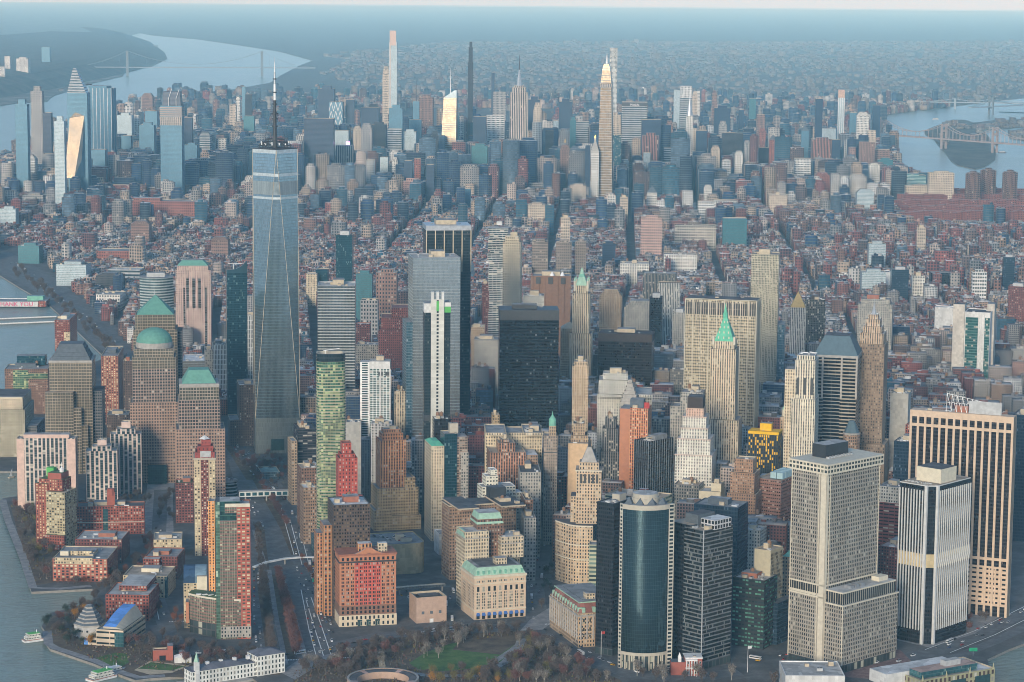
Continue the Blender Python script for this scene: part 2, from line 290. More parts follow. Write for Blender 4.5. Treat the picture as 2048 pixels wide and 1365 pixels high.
strip('esplanade_path', [(94, 1262), (97, 1288), (110, 1296), (190, 1322), (246, 1346), (276, 1355), (330, 1352)], 9, .08, 'paving', 'grey waterside walk round the museum point', 'path')
sheet('park_ground', px([(580, 1345), (700, 1296), (800, 1275), (900, 1270), (1050, 1262), (1100, 1290), (1160, 1325), (1240, 1360), (1300, 1420), (900, 1440), (600, 1400)]), .08, 'parksoil', 'brown leaf strewn park ground', 'ground')
sheet('point_ground', px([(90, 1262), (100, 1235), (150, 1214), (200, 1195), (250, 1290), (330, 1285), (430, 1318), (560, 1325), (560, 1350), (380, 1356), (270, 1352), (180, 1322), (98, 1292)]), .06, 'parksoil', 'brown planted ground of the museum point', 'ground')
sheet('esplanade_ground', px([(20, 1010), (90, 1000), (120, 1090), (110, 1165), (66, 1172), (48, 1110)]), .06, 'parksoil', 'brown planted strip beside the riverside walk', 'ground')
sheet('lawn', px([(818, 1327), (850, 1306), (900, 1288), (960, 1277), (1010, 1276), (1028, 1290), (1012, 1320), (960, 1338), (880, 1343), (836, 1339)]), .12, 'lawn', 'bright green lawn in the park', 'lawn')
sheet('lawn', px([(905, 1300), (930, 1272), (1020, 1265), (1035, 1285), (1000, 1310)]), .14, 'parksoil')
sheet('lawn', px([(192, 1316), (230, 1306), (252, 1308), (258, 1325), (240, 1336), (222, 1332)]), .1, 'lawn', 'curved green lawn beside the museum', 'lawn')
sheet('terrace_paving', px([(268, 1341), (300, 1322), (380, 1332), (345, 1346), (300, 1350)]), .09, 'sand', 'sand coloured border of the small square lawn', 'paving')
sheet('lawn', px([(276, 1338), (302, 1325), (370, 1333), (344, 1342)]), .13, 'lawn', 'small square lawn with a sand coloured border', 'lawn')
strip('park_path', [(720, 1352), (800, 1345), (860, 1352), (960, 1352), (1010, 1325), (1035, 1300), (1045, 1275)], 9, .16, 'paving', 'grey path round the park lawn', 'path')
strip('park_path', [(790, 1350), (765, 1335), (760, 1310), (745, 1300)], 6, .17, 'sand', 'sandy path between shrub beds', 'path')
strip('park_path', [(980, 1330), (1025, 1300), (1043, 1285), (1050, 1270)], 7, .18, 'paving', 'grey path at the right of the lawn', 'path')
sheet('plaza_paving', px([(560, 1345), (600, 1318), (690, 1304), (640, 1330), (590, 1360)]), .1, 'paving', 'grey plaza at the pier head', 'paving')
sheet('plaza_paving', px([(1040, 1262), (1060, 1240), (1100, 1215), (1105, 1245), (1085, 1260)]), .1, 'paving', 'small plaza in front of the columned customs hall', 'paving')
sheet('plaza_paving', px([(1560, 1345), (1640, 1290), (1800, 1300), (1830, 1330), (1760, 1360)]), .08, 'redpaving', 'reddish plaza at the foot of the gridded slab tower', 'paving')
sheet('plaza_paving', px([(1790, 1280), (1860, 1296), (1950, 1268), (2010, 1225), (1950, 1215)]), .08, 'paving', 'plaza between the striped tower and the road', 'paving')
for k, (x0, y0, x1, y1) in enumerate(((520, 1150, 545, 1330), (545, 1150, 585, 1320), (520, 1050, 530, 1140), (495, 930, 570, 1060), (570, 1060, 590, 1110), (455, 890, 500, 960))):
    strip('median_ground', [(x0, y0), ((x0*2+x1)/3, (y0*2+y1)/3), (x1, y1)], 9, .1, 'parksoil', 'planted median strip of the broad highway', 'verge')
for pts in (((538, 1140), (553, 1240), (572, 1330)), ((566, 1160), (590, 1240), (612, 1320)), ((508, 1060), (530, 1130))): strip('highway_path', pts, 5, .12, 'paving', 'pale path between the highway medians', 'path')
for k, pts in enumerate((((602, 1180), (618, 1260), (634, 1318)), ((600, 1060), (618, 1130)), ((580, 1040), (604, 1130)), ((560, 1010), (588, 1110)), ((612, 1200), (630, 1260), (647, 1312)), ((622, 1195), (642, 1250), (662, 1310)), ((1900, 1306), (1990, 1270), (2050, 1240)), ((1850, 1300), (1950, 1262), (2050, 1213)), ((318, 1240), (308, 1190), (307, 1130)))):
    strip('road_markings', pts, .9, .13, 'linepaint', 'white lane line painted on the road', 'marking')
for (x, y, w) in ((690, 1300, 30), (655, 1318, 24), (1090, 1250, 14), (560, 1322, 22), (338, 1245, 16)):
    P = at(x, y); bb = MB()
    for i in range(int(w/1.6)): bb.face([(P[0]+(i*1.6)*.9, P[1]-i*.5, .14), (P[0]+i*1.44+.8, P[1]-i*.5-.3, .14), (P[0]+i*1.44+2.2, P[1]-i*.5+3.2, .14), (P[0]+i*1.44+1.4, P[1]-i*.5+3.5, .14)], 'linepaint')
    tag(bb.build('crossing_markings'), 'white zebra crossing on the street', 'marking', kind='structure')
# ---------------------------------------------------------------- building kit
plain('dark_metal', (.035, .037, .04), .5); plain('steel', (.45, .46, .47), .4, .6); plain('white_metal', (.72, .72, .70), .5); plain('copper', (.17, .42, .31), .7); plain('pale_copper', (.33, .52, .40), .7); plain('bright_copper', (.12, .46, .30), .7)
plain('hvac', (.42, .43, .43), .6); plain('tan_box', (.50, .42, .30)); plain('wood_tank', (.26, .15, .09)); plain('rust', (.33, .13, .08)); plain('slate', (.10, .12, .14)); plain('gold', (.75, .45, .10), .35, .7); plain('red_paint', (.45, .05, .04)); plain('dish', (.8, .8, .78))
for k, c in dict(rf_gray=(.26, .26, .26), rf_pale=(.42, .41, .39), rf_dark=(.09, .09, .095), rf_tan=(.38, .31, .24), rf_pink=(.44, .30, .25), rf_red=(.25, .10, .08), rf_white=(.58, .58, .57), rf_blue=(.16, .24, .42), rf_teal=(.20, .33, .33), rf_green=(.09, .14, .06)).items(): roofmat(k, c)
CLUT = {}
def unit_mesh(kind):
    if kind in CLUT: return CLUT[kind]
    b = MB()
    if kind == 'air_unit': b.box(-2.2, 2.2, -1.3, 1.3, 0, 2.0, 'hvac'); b.cyl(-1, 0, .8, 2.0, 2.3, 'dark_metal', 8); b.cyl(1, 0, .8, 2.0, 2.3, 'dark_metal', 8)
    if kind == 'stair_bulkhead': b.box(-2.4, 2.4, -2, 2, 0, 3.4, 'tan_box', 'rf_gray')
    if kind == 'roof_vent': b.cyl(0, 0, .9, 0, 1.6, 'hvac', 8); b.cyl(0, 0, 1.2, 1.6, 2.0, 'hvac', 8)
    if kind == 'skylight': b.box(-2.5, 2.5, -1.2, 1.2, 0, .8, 'white_metal')
    o = b.build(kind); me = o.data; D.objects.remove(o); CLUT[kind] = me; return me
def dataobj(name, me, parent, loc, rz=0, sc=(1, 1, 1)):
    o = D.objects.new(name, me); COL.objects.link(o); o.parent = parent; o.location = loc; o.rotation_euler = (0, 0, rz); o.scale = sc; return o
_tank = []
def water_tank(parent, x, y, z, s=1.0):
    if not _tank:
        b = MB(); b.cyl(0, 0, 2.1, 3, 7, 'wood_tank', 12); o = b.build('tank'); _tank.append(o.data); D.objects.remove(o)
        b = MB(); b.cyl(0, 0, 2.35, 7.05, 8.6, 'wood_tank', 12, .05); o = b.build('tank_roof'); _tank.append(o.data); D.objects.remove(o)
        b = MB(); [b.box(i*1.3-.15, i*1.3+.15, j*1.3-.15, j*1.3+.15, 0, 2.98, 'dark_metal') for i in (-1, 1) for j in (-1, 1)]; o = b.build('tank_frame'); _tank.append(o.data); D.objects.remove(o)
    t = dataobj('water_tank', _tank[0], parent, (x, y, z), 0, (s, s, s)); dataobj('tank_roof', _tank[1], t, (0, 0, 0)); dataobj('tank_frame', _tank[2], t, (0, 0, 0)); return t
class Bd: pass
BLIST = []
def B(name, label, xl, xc, xr, yt, mat, yb=None, h=None, b=26.0, W1=None, W2=None, roof='rf_gray', tiers=None, cat='building', group=None, clutter=8, pent=1, tank=0, par=1.1, pm='tan_box', hide=False, sink=0.0):
    """one building: xl, xc, xr = columns of its left, nearest and right upright edge, yt = row of its roof at xc; yb = row of its foot or h = its height; b = bearing of the right face"""
    if yb is not None: P = at(xc, yb); h = height(P, yt)
    else: P = at(xc, yt, h)
    el, ea = bdir(b-90), bdir(b); T = np.array([P[0], P[1], h])
    def span(e, x):
        o = T-CAMP; k = (x-1024)/FPX; e3 = np.array([*e, 0.0]); return (k*(o@_fw)-o@_R)/((e3@_R)-k*(e3@_fw))
    w1 = W1 or abs(span(el, xl)); w2 = W2 or (abs(span(ea, xr)) if xr > xc else w1*.8)
    w1 = min(w1, 260); w2 = min(w2, 260)
    C = P[:2]+el*w1/2+ea*w2/2
    s = Bd(); s.w1, s.w2, s.h, s.b, s.C, s.P = w1, w2, h, b, C, P; s.x0, s.x1, s.y0, s.y1 = -w1/2, w1/2, -w2/2, w2/2
    BLIST.append((C[0], C[1], .5*math.hypot(w1, w2), h, name, (xl+max(xr, xc))/2, yt, w1, w2, b))
    s.root = empty(name, (C[0], C[1], 0), -R_(b)); tag(s.root, label, cat, group); s.xl, s.xc, s.xr, s.mat = xl, xc, xr, mat
    def fx(x): return -w1/2+w1*(x-xl)/(xc-xl)
    def zz(y, X=None, Y=None):
        X = w1/2 if X is None else X; Y = -w2/2 if Y is None else Y
        return height(C-el*X+ea*Y, y)
    s.fx, s.zz = fx, zz
    T_ = [] ; rects = []
    if not tiers: T_ = [(-w1/2, w1/2, -w2/2, w2/2, h, mat)]
    else:
        for t in tiers:
            xa, xb, d0, d1, ty = t[:5]; X0, X1 = fx(xa), fx(xb); Y0, Y1 = -w2/2+w2*d0, -w2/2+w2*d1
            T_.append((X0, X1, Y0, Y1, zz(ty, X1, Y0), t[5] if len(t) > 5 else mat))
    s.tiers = []
    if hide: return s
    for i, (X0, X1, Y0, Y1, z1, mt) in enumerate(T_):
        z0 = -sink
        for (a0, a1, c0, c1, zt) in rects:
            if a0-.01 <= (X0+X1)/2 <= a1+.01 and c0-.01 <= (Y0+Y1)/2 <= c1+.01 and zt < z1: z0 = max(z0, zt)
        rects.append((X0, X1, Y0, Y1, z1))
        e = .04*i; X0 += e; X1 -= e; Y0 += e; Y1 -= e
        bb = MB(); bb.prism(rect(X0, X1, Y0, Y1), z0, z1, mt); w = min(.7, (X1-X0)/8); pmat = 'cap_'+mt if 'cap_'+mt in MAT else mt
        ring_in = rect(X0+w, X1-w, Y0+w, Y1-w); ro = rect(X0, X1, Y0, Y1)
        for k in range(4):
            j = (k+1) % 4; bb.face([(*ro[k], z1), (*ro[j], z1), (*ring_in[j], z1), (*ring_in[k], z1)], CAP.get(mt, 'tan_box')); bb.face([(*ring_in[j], z1-par), (*ring_in[k], z1-par), (*ring_in[k], z1), (*ring_in[j], z1)], CAP.get(mt, 'tan_box'))
        bb.build('wall' if i == 0 else 'setback', s.root)
        rb = MB(); rb.face([(x, y, z1-par) for x, y in ring_in], roof); rb.build('roof', s.root)
        s.tiers.append((X0, X1, Y0, Y1, z0, z1))
    X0, X1, Y0, Y1, z0, z1 = s.tiers[-1]; z1 -= par; w, d = X1-X0, Y1-Y0; rnd = random.Random(name+str(xl)+str(yt))
    if pent:
        pw, pd, ph = w*rnd.uniform(.28, .5), d*rnd.uniform(.3, .5), min(7, 3.5+h*.02); cx, cy = (X0+X1)/2+w*rnd.uniform(-.12, .12), (Y0+Y1)/2+d*rnd.uniform(-.05, .18)
        BX(cx-pw/2, cx+pw/2, cy-pd/2, cy+pd/2, z1, z1+ph, pm, 'rf_gray').build('penthouse', s.root); s.pent = (cx, cy, z1+ph)
    for k in range(clutter):
        u = unit_mesh(rnd.choice(['air_unit', 'air_unit', 'stair_bulkhead', 'roof_vent', 'skylight'])); x, y = rnd.uniform(X0+w*.12, X1-w*.12), rnd.uniform(Y0+d*.12, Y1-d*.2)
        dataobj(u.name.split('.')[0], u, s.root, (x, y, z1), rnd.choice([0, math.pi/2]), (min(1.2, w/18)*rnd.uniform(.6, 1.1),)*3)
    for k in range(tank): water_tank(s.root, X0+w*(.25+.5*rnd.random()), Y0+d*(.35+.4*rnd.random()), z1+(0 if not pent else 0), 1.0)
    return s
CAP = {}
def part(s, name, mb): return mb.build(name, s.root)
def band(s, z0, z1, m, out=.35, name='band', r=None):
    X0, X1, Y0, Y1 = r or (s.x0, s.x1, s.y0, s.y1)
    return part(s, name, PR(rect(X0-out, X1+out, Y0-out, Y1+out), z0, z1, m, m, bottom=True))
def piers(s, n1, n2, z0, z1, m, w=1.0, out=.6, name='pier', r=None, faces='fr'):
    """upright fins on the front (n1) and right / left (n2) faces, each a part of its own"""
    X0, X1, Y0, Y1 = r or (s.x0, s.x1, s.y0, s.y1); me = None
    def one(x, y, dx, dy):
        part(s, name, PR(rect(x-dx/2, x+dx/2, y-dy/2, y+dy/2), z0, z1, m, m, bottom=True))
    for i in range(n1+1):
        if 'f' in faces: one(X0+(X1-X0)*i/n1, Y0-out/2-.02, w, out)
    for i in range(n2+1):
        if 'r' in faces: one(X1+out/2+.02, Y0+(Y1-Y0)*i/n2, out, w)
        if 'l' in faces: one(X0-out/2-.02, Y0+(Y1-Y0)*i/n2, out, w)
def hip(s, name, r, z0, z1, m, inset=.5, top=None):
    X0, X1, Y0, Y1 = r; cx, cy = (X0+X1)/2, (Y0+Y1)/2; k = 1-inset*2*.5
    if inset >= 1: k = .004
    else: k = 1-inset
    return part(s, name, PR(rect(X0, X1, Y0, Y1), z0, z1, m, top or m, rect(cx-(cx-X0)*k, cx+(X1-cx)*k, cy-(cy-Y0)*k, cy+(Y1-cy)*k), bottom=True))
def dome(s, name, x, y, r, z, hgt, m, n=20):
    b = MB()
    for k in range(6):
        a0, a1 = k*math.pi/12, (k+1)*math.pi/12; b.cyl(x, y, r*math.cos(a0), z+hgt*math.sin(a0), z+hgt*math.sin(a1), m, n, max(.05, r*math.cos(a1)))
    return b.build(name, s.root)
_wm = {}
def windows(s, face, xs, zs, w, h, glass=('pane_dark', 'pane_dark', 'pane_blind'), frame='tan_box', depth=0.0, cap=100, xoff=None, r=None):
    """real windows on a face: frame + pane, the first `cap` each a part with its pane, the rest one stuff part"""
    X0, X1, Y0, Y1 = r or (s.x0, s.x1, s.y0, s.y1); rest = MB(); n = 0
    for z in zs:
        for x in xs:
            g = random.choice(glass)
            if face == 'f': o, ux, nx = (x, Y0, z), (1, 0), (0, -1)
            elif face == 'r': o, ux, nx = (X1, x, z), (0, 1), (1, 0)
            else: o, ux, nx = (X0, x, z), (0, -1), (-1, 0)
            def quad(mb, a, c, d0, d1, out, m, loc):
                pts = [(loc[0]+ux[0]*p+nx[0]*out, loc[1]+ux[1]*p+nx[1]*out, loc[2]+q) for p, q in ((a, d0), (c, d0), (c, d1), (a, d1))]; mb.face(pts, m)
            if n < cap:
                key = (face, w, h, g, frame)
                if key not in _wm:
                    fb = MB(); Z = (0, 0, 0); t = .22
                    quad(fb, -w/2-t, w/2+t, h, h+t, .16, frame, Z); quad(fb, -w/2-t, w/2+t, -t*1.4, 0, .2, frame, Z); quad(fb, -w/2-t, -w/2, 0, h, .16, frame, Z); quad(fb, w/2, w/2+t, 0, h, .16, frame, Z)
                    fo = fb.build('window'); gb = MB(); quad(gb, -w/2, w/2, 0, h, .05, g, Z); go = gb.build('pane'); _wm[key] = (fo.data, go.data); D.objects.remove(fo); D.objects.remove(go)
                f, p = _wm[key]; wo = dataobj('window', f, s.root, o); dataobj('pane', p, wo, (0, 0, 0)); n += 1
            else: quad(rest, -w/2, w/2, 0, h, .05, g, o)
    if rest.f: ro = rest.build('windows', s.root); ro['kind'] = 'stuff'
for k, c in dict(pane_dark=(.025, .03, .035), pane_blind=(.42, .40, .34), pane_teal=(.03, .07, .075), pane_blue=(.05, .12, .22)).items():
    plain(k, c, .12, .15, .3, .3)
# ---- facades
brk = dict(rough=.2, refl=.15)
F_ = facade
F_('brick_red', (.27, .075, .05), ww=.5, wh=.55, bay=3.2, fl=3.3, blind=.25); F_('brick_maroon', (.17, .055, .045), ww=.5, wh=.5, bay=3.2, fl=3.3); F_('brick_orange', (.42, .19, .09), ww=.46, wh=.52, bay=3.0, fl=3.5)
F_('brick_brown', (.21, .115, .075), ww=.46, wh=.52, bay=3.0, fl=3.6); F_('brick_dark', (.11, .07, .055), ww=.42, wh=.5, bay=3, fl=3.5); F_('brick_tan', (.43, .31, .17), ww=.48, wh=.5, bay=3.1, fl=3.5)
F_('stone_tan', (.46, .33, .21), ww=.42, wh=.55, bay=3.0, fl=3.7); F_('stone_buff', (.54, .41, .27), ww=.42, wh=.56, bay=3.1, fl=3.7); F_('stone_cream', (.60, .50, .35), ww=.45, wh=.55, bay=3.0, fl=3.7)
F_('stone_grey', (.36, .34, .30), ww=.45, wh=.55, bay=3.0, fl=3.7); F_('stone_pale', (.52, .50, .44), ww=.45, wh=.52, bay=2.9, fl=3.6); F_('stone_white', (.66, .63, .55), ww=.42, wh=.55, bay=3.0, fl=3.6); F_('stone_dark', (.19, .18, .165), ww=.5, wh=.6, bay=3.0, fl=3.7)
F_('stone_pink', (.60, .40, .30), ww=.4, wh=.5, bay=3, fl=3.6); F_('pier_tan', (.50, .37, .24), span=(.20, .13, .09), ww=.45, wh=.55, bay=2.7, fl=3.7); F_('pier_orange', (.52, .27, .12), span=(.30, .11, .07), ww=.5, wh=.55, bay=3.2, fl=3.6)
F_('pier_cream', (.58, .48, .34), span=(.30, .25, .18), ww=.45, wh=.6, bay=2.8, fl=3.7); F_('pier_dark', (.22, .21, .19), span=(.05, .06, .07), ww=.62, wh=.6, bay=2.6, fl=3.7); F_('pier_pale', (.52, .50, .45), span=(.22, .21, .2), ww=.5, wh=.58, bay=2.8, fl=3.7)
F_('flat_pink', (.66, .47, .38), ww=.42, wh=.6, bay=3.4, fl=2.9); F_('flat_stripe', (.62, .50, .44), span=(.10, .12, .13), ww=.62, wh=.72, bay=5.4, fl=2.9, glass=(.03, .06, .07), refl=.3)
F_('wfc', (.34, .23, .17), ww=.52, wh=.52, bay=3.4, fl=3.9, glass=(.03, .035, .045), refl=.45, blind=.05); F_('wfc_mid', (.31, .235, .19), ww=.68, wh=.66, bay=3.4, fl=3.9, glass=(.05, .06, .065), refl=.5, blind=.05); F_('wfc_glass', (.33, .27, .20), ww=.86, wh=.80, bay=3.4, fl=3.9, glass=(.24, .21, .155), refl=.65, blind=.0, rough=.14, vary=.3)
F_('grid_warm', (.315, .285, .235), ww=.42, wh=.62, bay=2.6, fl=4.0, glass=(.015, .015, .018), refl=.12, blind=.06); F_('grid_pink', (.42, .29, .22), ww=.5, wh=.55, bay=2.9, fl=3.9)
F_('glass_wtc', (.22, .28, .30), ww=.93, wh=.90, bay=1.6, fl=4.1, glass=(.38, .47, .50), refl=.9, rough=.12, blind=0, jit=.012, vary=.25, span=(.10, .15, .17)); F_('glass_pale', (.30, .33, .33), ww=.95, wh=.90, bay=1.6, fl=4.1, glass=(.58, .60, .57), refl=.9, rough=.24, blind=0, jit=.012, vary=.2); F_('glass_dark', (.018, .026, .03), ww=.85, wh=.62, bay=1.8, fl=3.8, glass=(.02, .036, .044), refl=.3, blind=.05, bcol=(.10, .12, .11))
F_('glass_navy', (.02, .035, .055), ww=.8, wh=.66, bay=1.7, fl=3.9, glass=(.03, .07, .12), refl=.6, blind=.04, bcol=(.1, .15, .2)); F_('glass_teal', (.05, .10, .11), ww=.86, wh=.76, bay=1.6, fl=3.8, glass=(.06, .19, .21), refl=.65, blind=.06, bcol=(.22, .32, .28)); F_('glass_green', (.30, .31, .18), ww=.93, wh=.78, bay=3.0, fl=3.3, glass=(.08, .20, .125), refl=.5, blind=.25, bcol=(.34, .40, .20), vary=1.0)
F_('glass_blue', (.12, .17, .2), ww=.86, wh=.74, bay=2.0, fl=3.6, glass=(.10, .22, .30), refl=.6, blind=.1, bcol=(.3, .36, .4)); F_('glass_black', (.012, .012, .015), ww=.82, wh=.6, bay=2.2, fl=3.9, glass=(.016, .018, .022), refl=.25, blind=.03, bcol=(.06, .065, .07)); F_('glass_curve', (.05, .10, .10), ww=.96, wh=.97, bay=1.5, fl=3.6, glass=(.075, .125, .145), refl=.85, rough=.07, blind=0, jit=.012, vary=.25)
F_('stripe_black', (.13, .14, .145), ww=.985, wh=.66, bay=1.5, fl=3.8, glass=(.016, .02, .022), refl=.25, blind=.10, bcol=(.16, .17, .16)); F_('stripe_pale', (.50, .47, .40), ww=.99, wh=.45, bay=6, fl=3.8, glass=(.02, .025, .03)); F_('stripe_white', (.66, .66, .62), ww=.8, wh=.5, bay=3, fl=3.1, glass=(.06, .10, .11)); F_('stripe_grey', (.42, .41, .38), ww=.96, wh=.42, bay=9, fl=4.0, glass=(.015, .02, .025)); F_('slab55', (.03, .028, .03), ww=.9, wh=.6, bay=1.5, fl=3.9, glass=(.02, .018, .022), refl=.25, blind=.04, bcol=(.09, .07, .06))
F_('balcony', (.50, .50, .46), ww=.92, wh=.6, bay=7, fl=3.1, glass=(.06, .09, .10), refl=.5); F_('check', (.62, .62, .58), ww=.45, wh=.86, bay=2.4, fl=7.4, glass=(.02, .025, .03)); F_('spruce', (.44, .40, .30), ww=.55, wh=.6, bay=2.2, fl=3.3, glass=(.04, .06, .06), refl=.4); F_('bare_concrete', (.36, .35, .32), ww=.0, wh=.0, blind=0); F_('bare_brick', (.27, .15, .11), ww=0, wh=0); F_('bare_tan', (.52, .42, .24), ww=0, wh=0); F_('bare_white', (.58, .58, .56), ww=0, wh=0); F_('bare_pink', (.44, .30, .22), ww=0, wh=0)
F_('lattice', (.46, .46, .43), ww=.5, wh=.8, bay=3, fl=3.6, glass=(.03, .035, .04)); F_('gold_glass', (.45, .36, .22), ww=.72, wh=.6, bay=1.9, fl=3.8, glass=(.20, .19, .16), refl=.6, rough=.16, blind=.1, span=(.34, .29, .21), vary=.4); F_('lib28', (.50, .42, .28), span=(.42, .36, .25), ww=.70, wh=.45, bay=2.2, fl=3.85, glass=(.06, .06, .06), refl=.5, rough=.15)
for k in list(MAT):
    CAP[k] = dict(brick_red='rust', brick_maroon='rust', brick_orange='tan_box', brick_brown='tan_box', brick_dark='slate', glass_dark='dark_metal', glass_navy='slate', glass_black='dark_metal', glass_teal='slate', stripe_black='dark_metal', slab55='tan_box', stone_white='white_metal', stone_pale='granite', stone_grey='granite', bare_white='white_metal', stripe_white='white_metal', glass_pale='steel', glass_wtc='steel', pier_dark='slate', stone_dark='slate').get(k, 'tan_box')
# ---------------------------------------------------------------- finishes special to single buildings
for k, c in dict(stone_rail=(.62, .56, .44), peach_stone=(.60, .45, .32), fin_white=(.58, .585, .57), cream_box=(.66, .60, .46), cream_panel=(.45, .41, .33), bare_brickred=(.34, .10, .07), bare_orange=(.47, .20, .105), bare_red=(.52, .105, .07), bare_brown=(.22, .125, .08), bare_maroon=(.16, .04, .04), stone_plain=(.62, .52, .37), stone_buff_plain=(.62, .47, .33), stone_pinkplain=(.60, .44, .36), bare_pinkbrown=(.46, .32, .24), buff_blank=(.60, .42, .25), cream_blank=(.62, .54, .38), beige_blank=(.45, .40, .28), dark_brown=(.05, .035, .03), slate_blue=(.09, .14, .17), goldroof=(.52, .36, .14), yellow=(.80, .48, .01), paleblue=(.36, .52, .56), blue_cloth=(.05, .14, .40), gold_trim=(.52, .44, .32), green_net=(.10, .42, .10), steel_pale=(.52, .48, .38)).items(): plain(k, c, .8, var=.10)
F_('topwin', (.62, .56, .44), ww=.68, wh=.62, bay=4.4, fl=5.0, glass=(.05, .055, .05), blind=.2, bcol=(.2, .2, .15)); F_('louvres', (.55, .50, .40), ww=.82, wh=.98, bay=2.9, fl=10, glass=(.035, .035, .035), refl=.1, blind=0); F_('arcade', (.06, .06, .06), ww=.8, wh=.8, bay=5, fl=6, glass=(.06, .08, .08), blind=.25, bcol=(.5, .5, .4))
F_('plant_box', (.5, .5, .5), ww=.7, wh=.7, bay=4, fl=4, glass=(.02, .02, .02), blind=0); F_('ladder', (.47, .44, .37), ww=.66, wh=.55, bay=20, fl=3.6, glass=(.02, .03, .035), blind=.05); F_('grid55', (.60, .45, .32), ww=.70, wh=.40, bay=6.3, fl=5.2, glass=(.015, .014, .016), refl=.1, blind=.03)
F_('netting', (.085, .058, .045), ww=.5, wh=.5, bay=2.6, fl=3.5, glass=(.012, .011, .011), blind=.3, bcol=(.17, .12, .07), refl=.05); F_('brick_tanbrown', (.31, .20, .13), ww=.46, wh=.52, bay=2.8, fl=3.6); F_('brick_redplain', (.42, .075, .05), ww=.34, wh=.5, bay=3.6, fl=3.7, blind=.35); F_('whotel', (.60, .64, .62), ww=.72, wh=.62, bay=4.2, fl=3.0, glass=(.05, .11, .10), refl=.4, blind=.1); F_('white_balcony', (.66, .68, .66), ww=.62, wh=.55, bay=9, fl=3.0, glass=(.02, .05, .055), blind=0)
F_('punched', (.42, .41, .40), ww=.42, wh=.45, bay=4.4, fl=3.5, glass=(.02, .02, .022), blind=.03); F_('redstripe', (.035, .035, .045), span=(.04, .035, .04), ww=.95, wh=.5, bay=6, fl=3.3, glass=(.02, .03, .04)); F_('concrete_fins', (.20, .225, .22), ww=.5, wh=.92, bay=1.0, fl=6, glass=(.12, .15, .15), refl=.5, blind=0, rough=.3); F_('glass_7', (.36, .38, .38), ww=.97, wh=.62, bay=2, fl=4.0, glass=(.22, .26, .28), refl=.8, rough=.10, blind=0, vary=.3, jit=.015)
F_('core_slots', (.55, .545, .49), ww=.16, wh=.6, bay=18, fl=4.2, glass=(.02, .025, .03), blind=0); F_('liberty', (.006, .007, .009), ww=.97, wh=.55, bay=2.2, fl=4.2, glass=(.008, .012, .016), refl=.12, blind=.02, bcol=(.10, .12, .13), vary=.8); F_('brown_glass', (.020, .015, .013), ww=.9, wh=.66, bay=3, fl=3.9, glass=(.028, .02, .017), refl=.35, blind=.03, bcol=(.06, .05, .04))
F_('pier_redorange', (.60, .29, .13), span=(.42, .09, .06), ww=.5, wh=.5, bay=2.6, fl=3.6, blind=.3, bcol=(.6, .5, .4)); F_('pier_white', (.66, .60, .47), span=(.34, .30, .24), ww=.42, wh=.6, bay=2.9, fl=3.7); F_('band60', (.34, .30, .24), ww=.99, wh=.60, bay=8, fl=4.2, glass=(.012, .014, .018), refl=.3, blind=0); F_('stripe_navy', (.30, .29, .26), ww=.99, wh=.72, bay=9, fl=4.2, glass=(.012, .018, .028), refl=.5, blind=0)
F_('deco_brown', (.235, .17, .12), ww=.38, wh=.5, bay=2.8, fl=3.6, blind=.4, bcol=(.36, .31, .24)); F_('deco_top', (.48, .36, .25), span=(.2, .14, .1), ww=.4, wh=.6, bay=2.8, fl=3.6); F_('deco_tan', (.34, .20, .12), ww=.36, wh=.5, bay=2.6, fl=3.5, blind=.2); F_('dark_grid', (.10, .095, .085), ww=.66, wh=.6, bay=2.6, fl=3.7, glass=(.02, .022, .025)); F_('yellow_dots', (.045, .05, .055), ww=.55, wh=.9, bay=2.6, fl=3.4, glass=(.03, .035, .04), bcol=(.85, .52, .02), blind=.36, refl=.1, vary=.25)
F_('ribbed_dark', (.075, .10, .095), ww=.45, wh=1, bay=2.2, fl=4, glass=(.02, .025, .025)); F_('ribbed_tan', (.45, .40, .28), ww=.5, wh=.6, bay=2.6, fl=3.7, glass=(.03, .03, .03), span=(.25, .22, .16)); F_('green_lit', (.02, .02, .022), ww=.8, wh=.4, bay=3.4, fl=4.0, glass=(.03, .05, .05), blind=.45, bcol=(.10, .26, .19)); F_('brown_slots', (.26, .135, .10), ww=.6, wh=.36, bay=2.6, fl=3.8, glass=(.02, .02, .02)); F_('maroon_stripe', (.20, .065, .06), ww=.9, wh=.4, bay=6, fl=3.8, glass=(.03, .03, .035)); F_('band_green', (.46, .46, .32), ww=.9, wh=.5, bay=9, fl=4.4, glass=(.24, .36, .30), refl=.4, blind=.3, bcol=(.05, .08, .08))
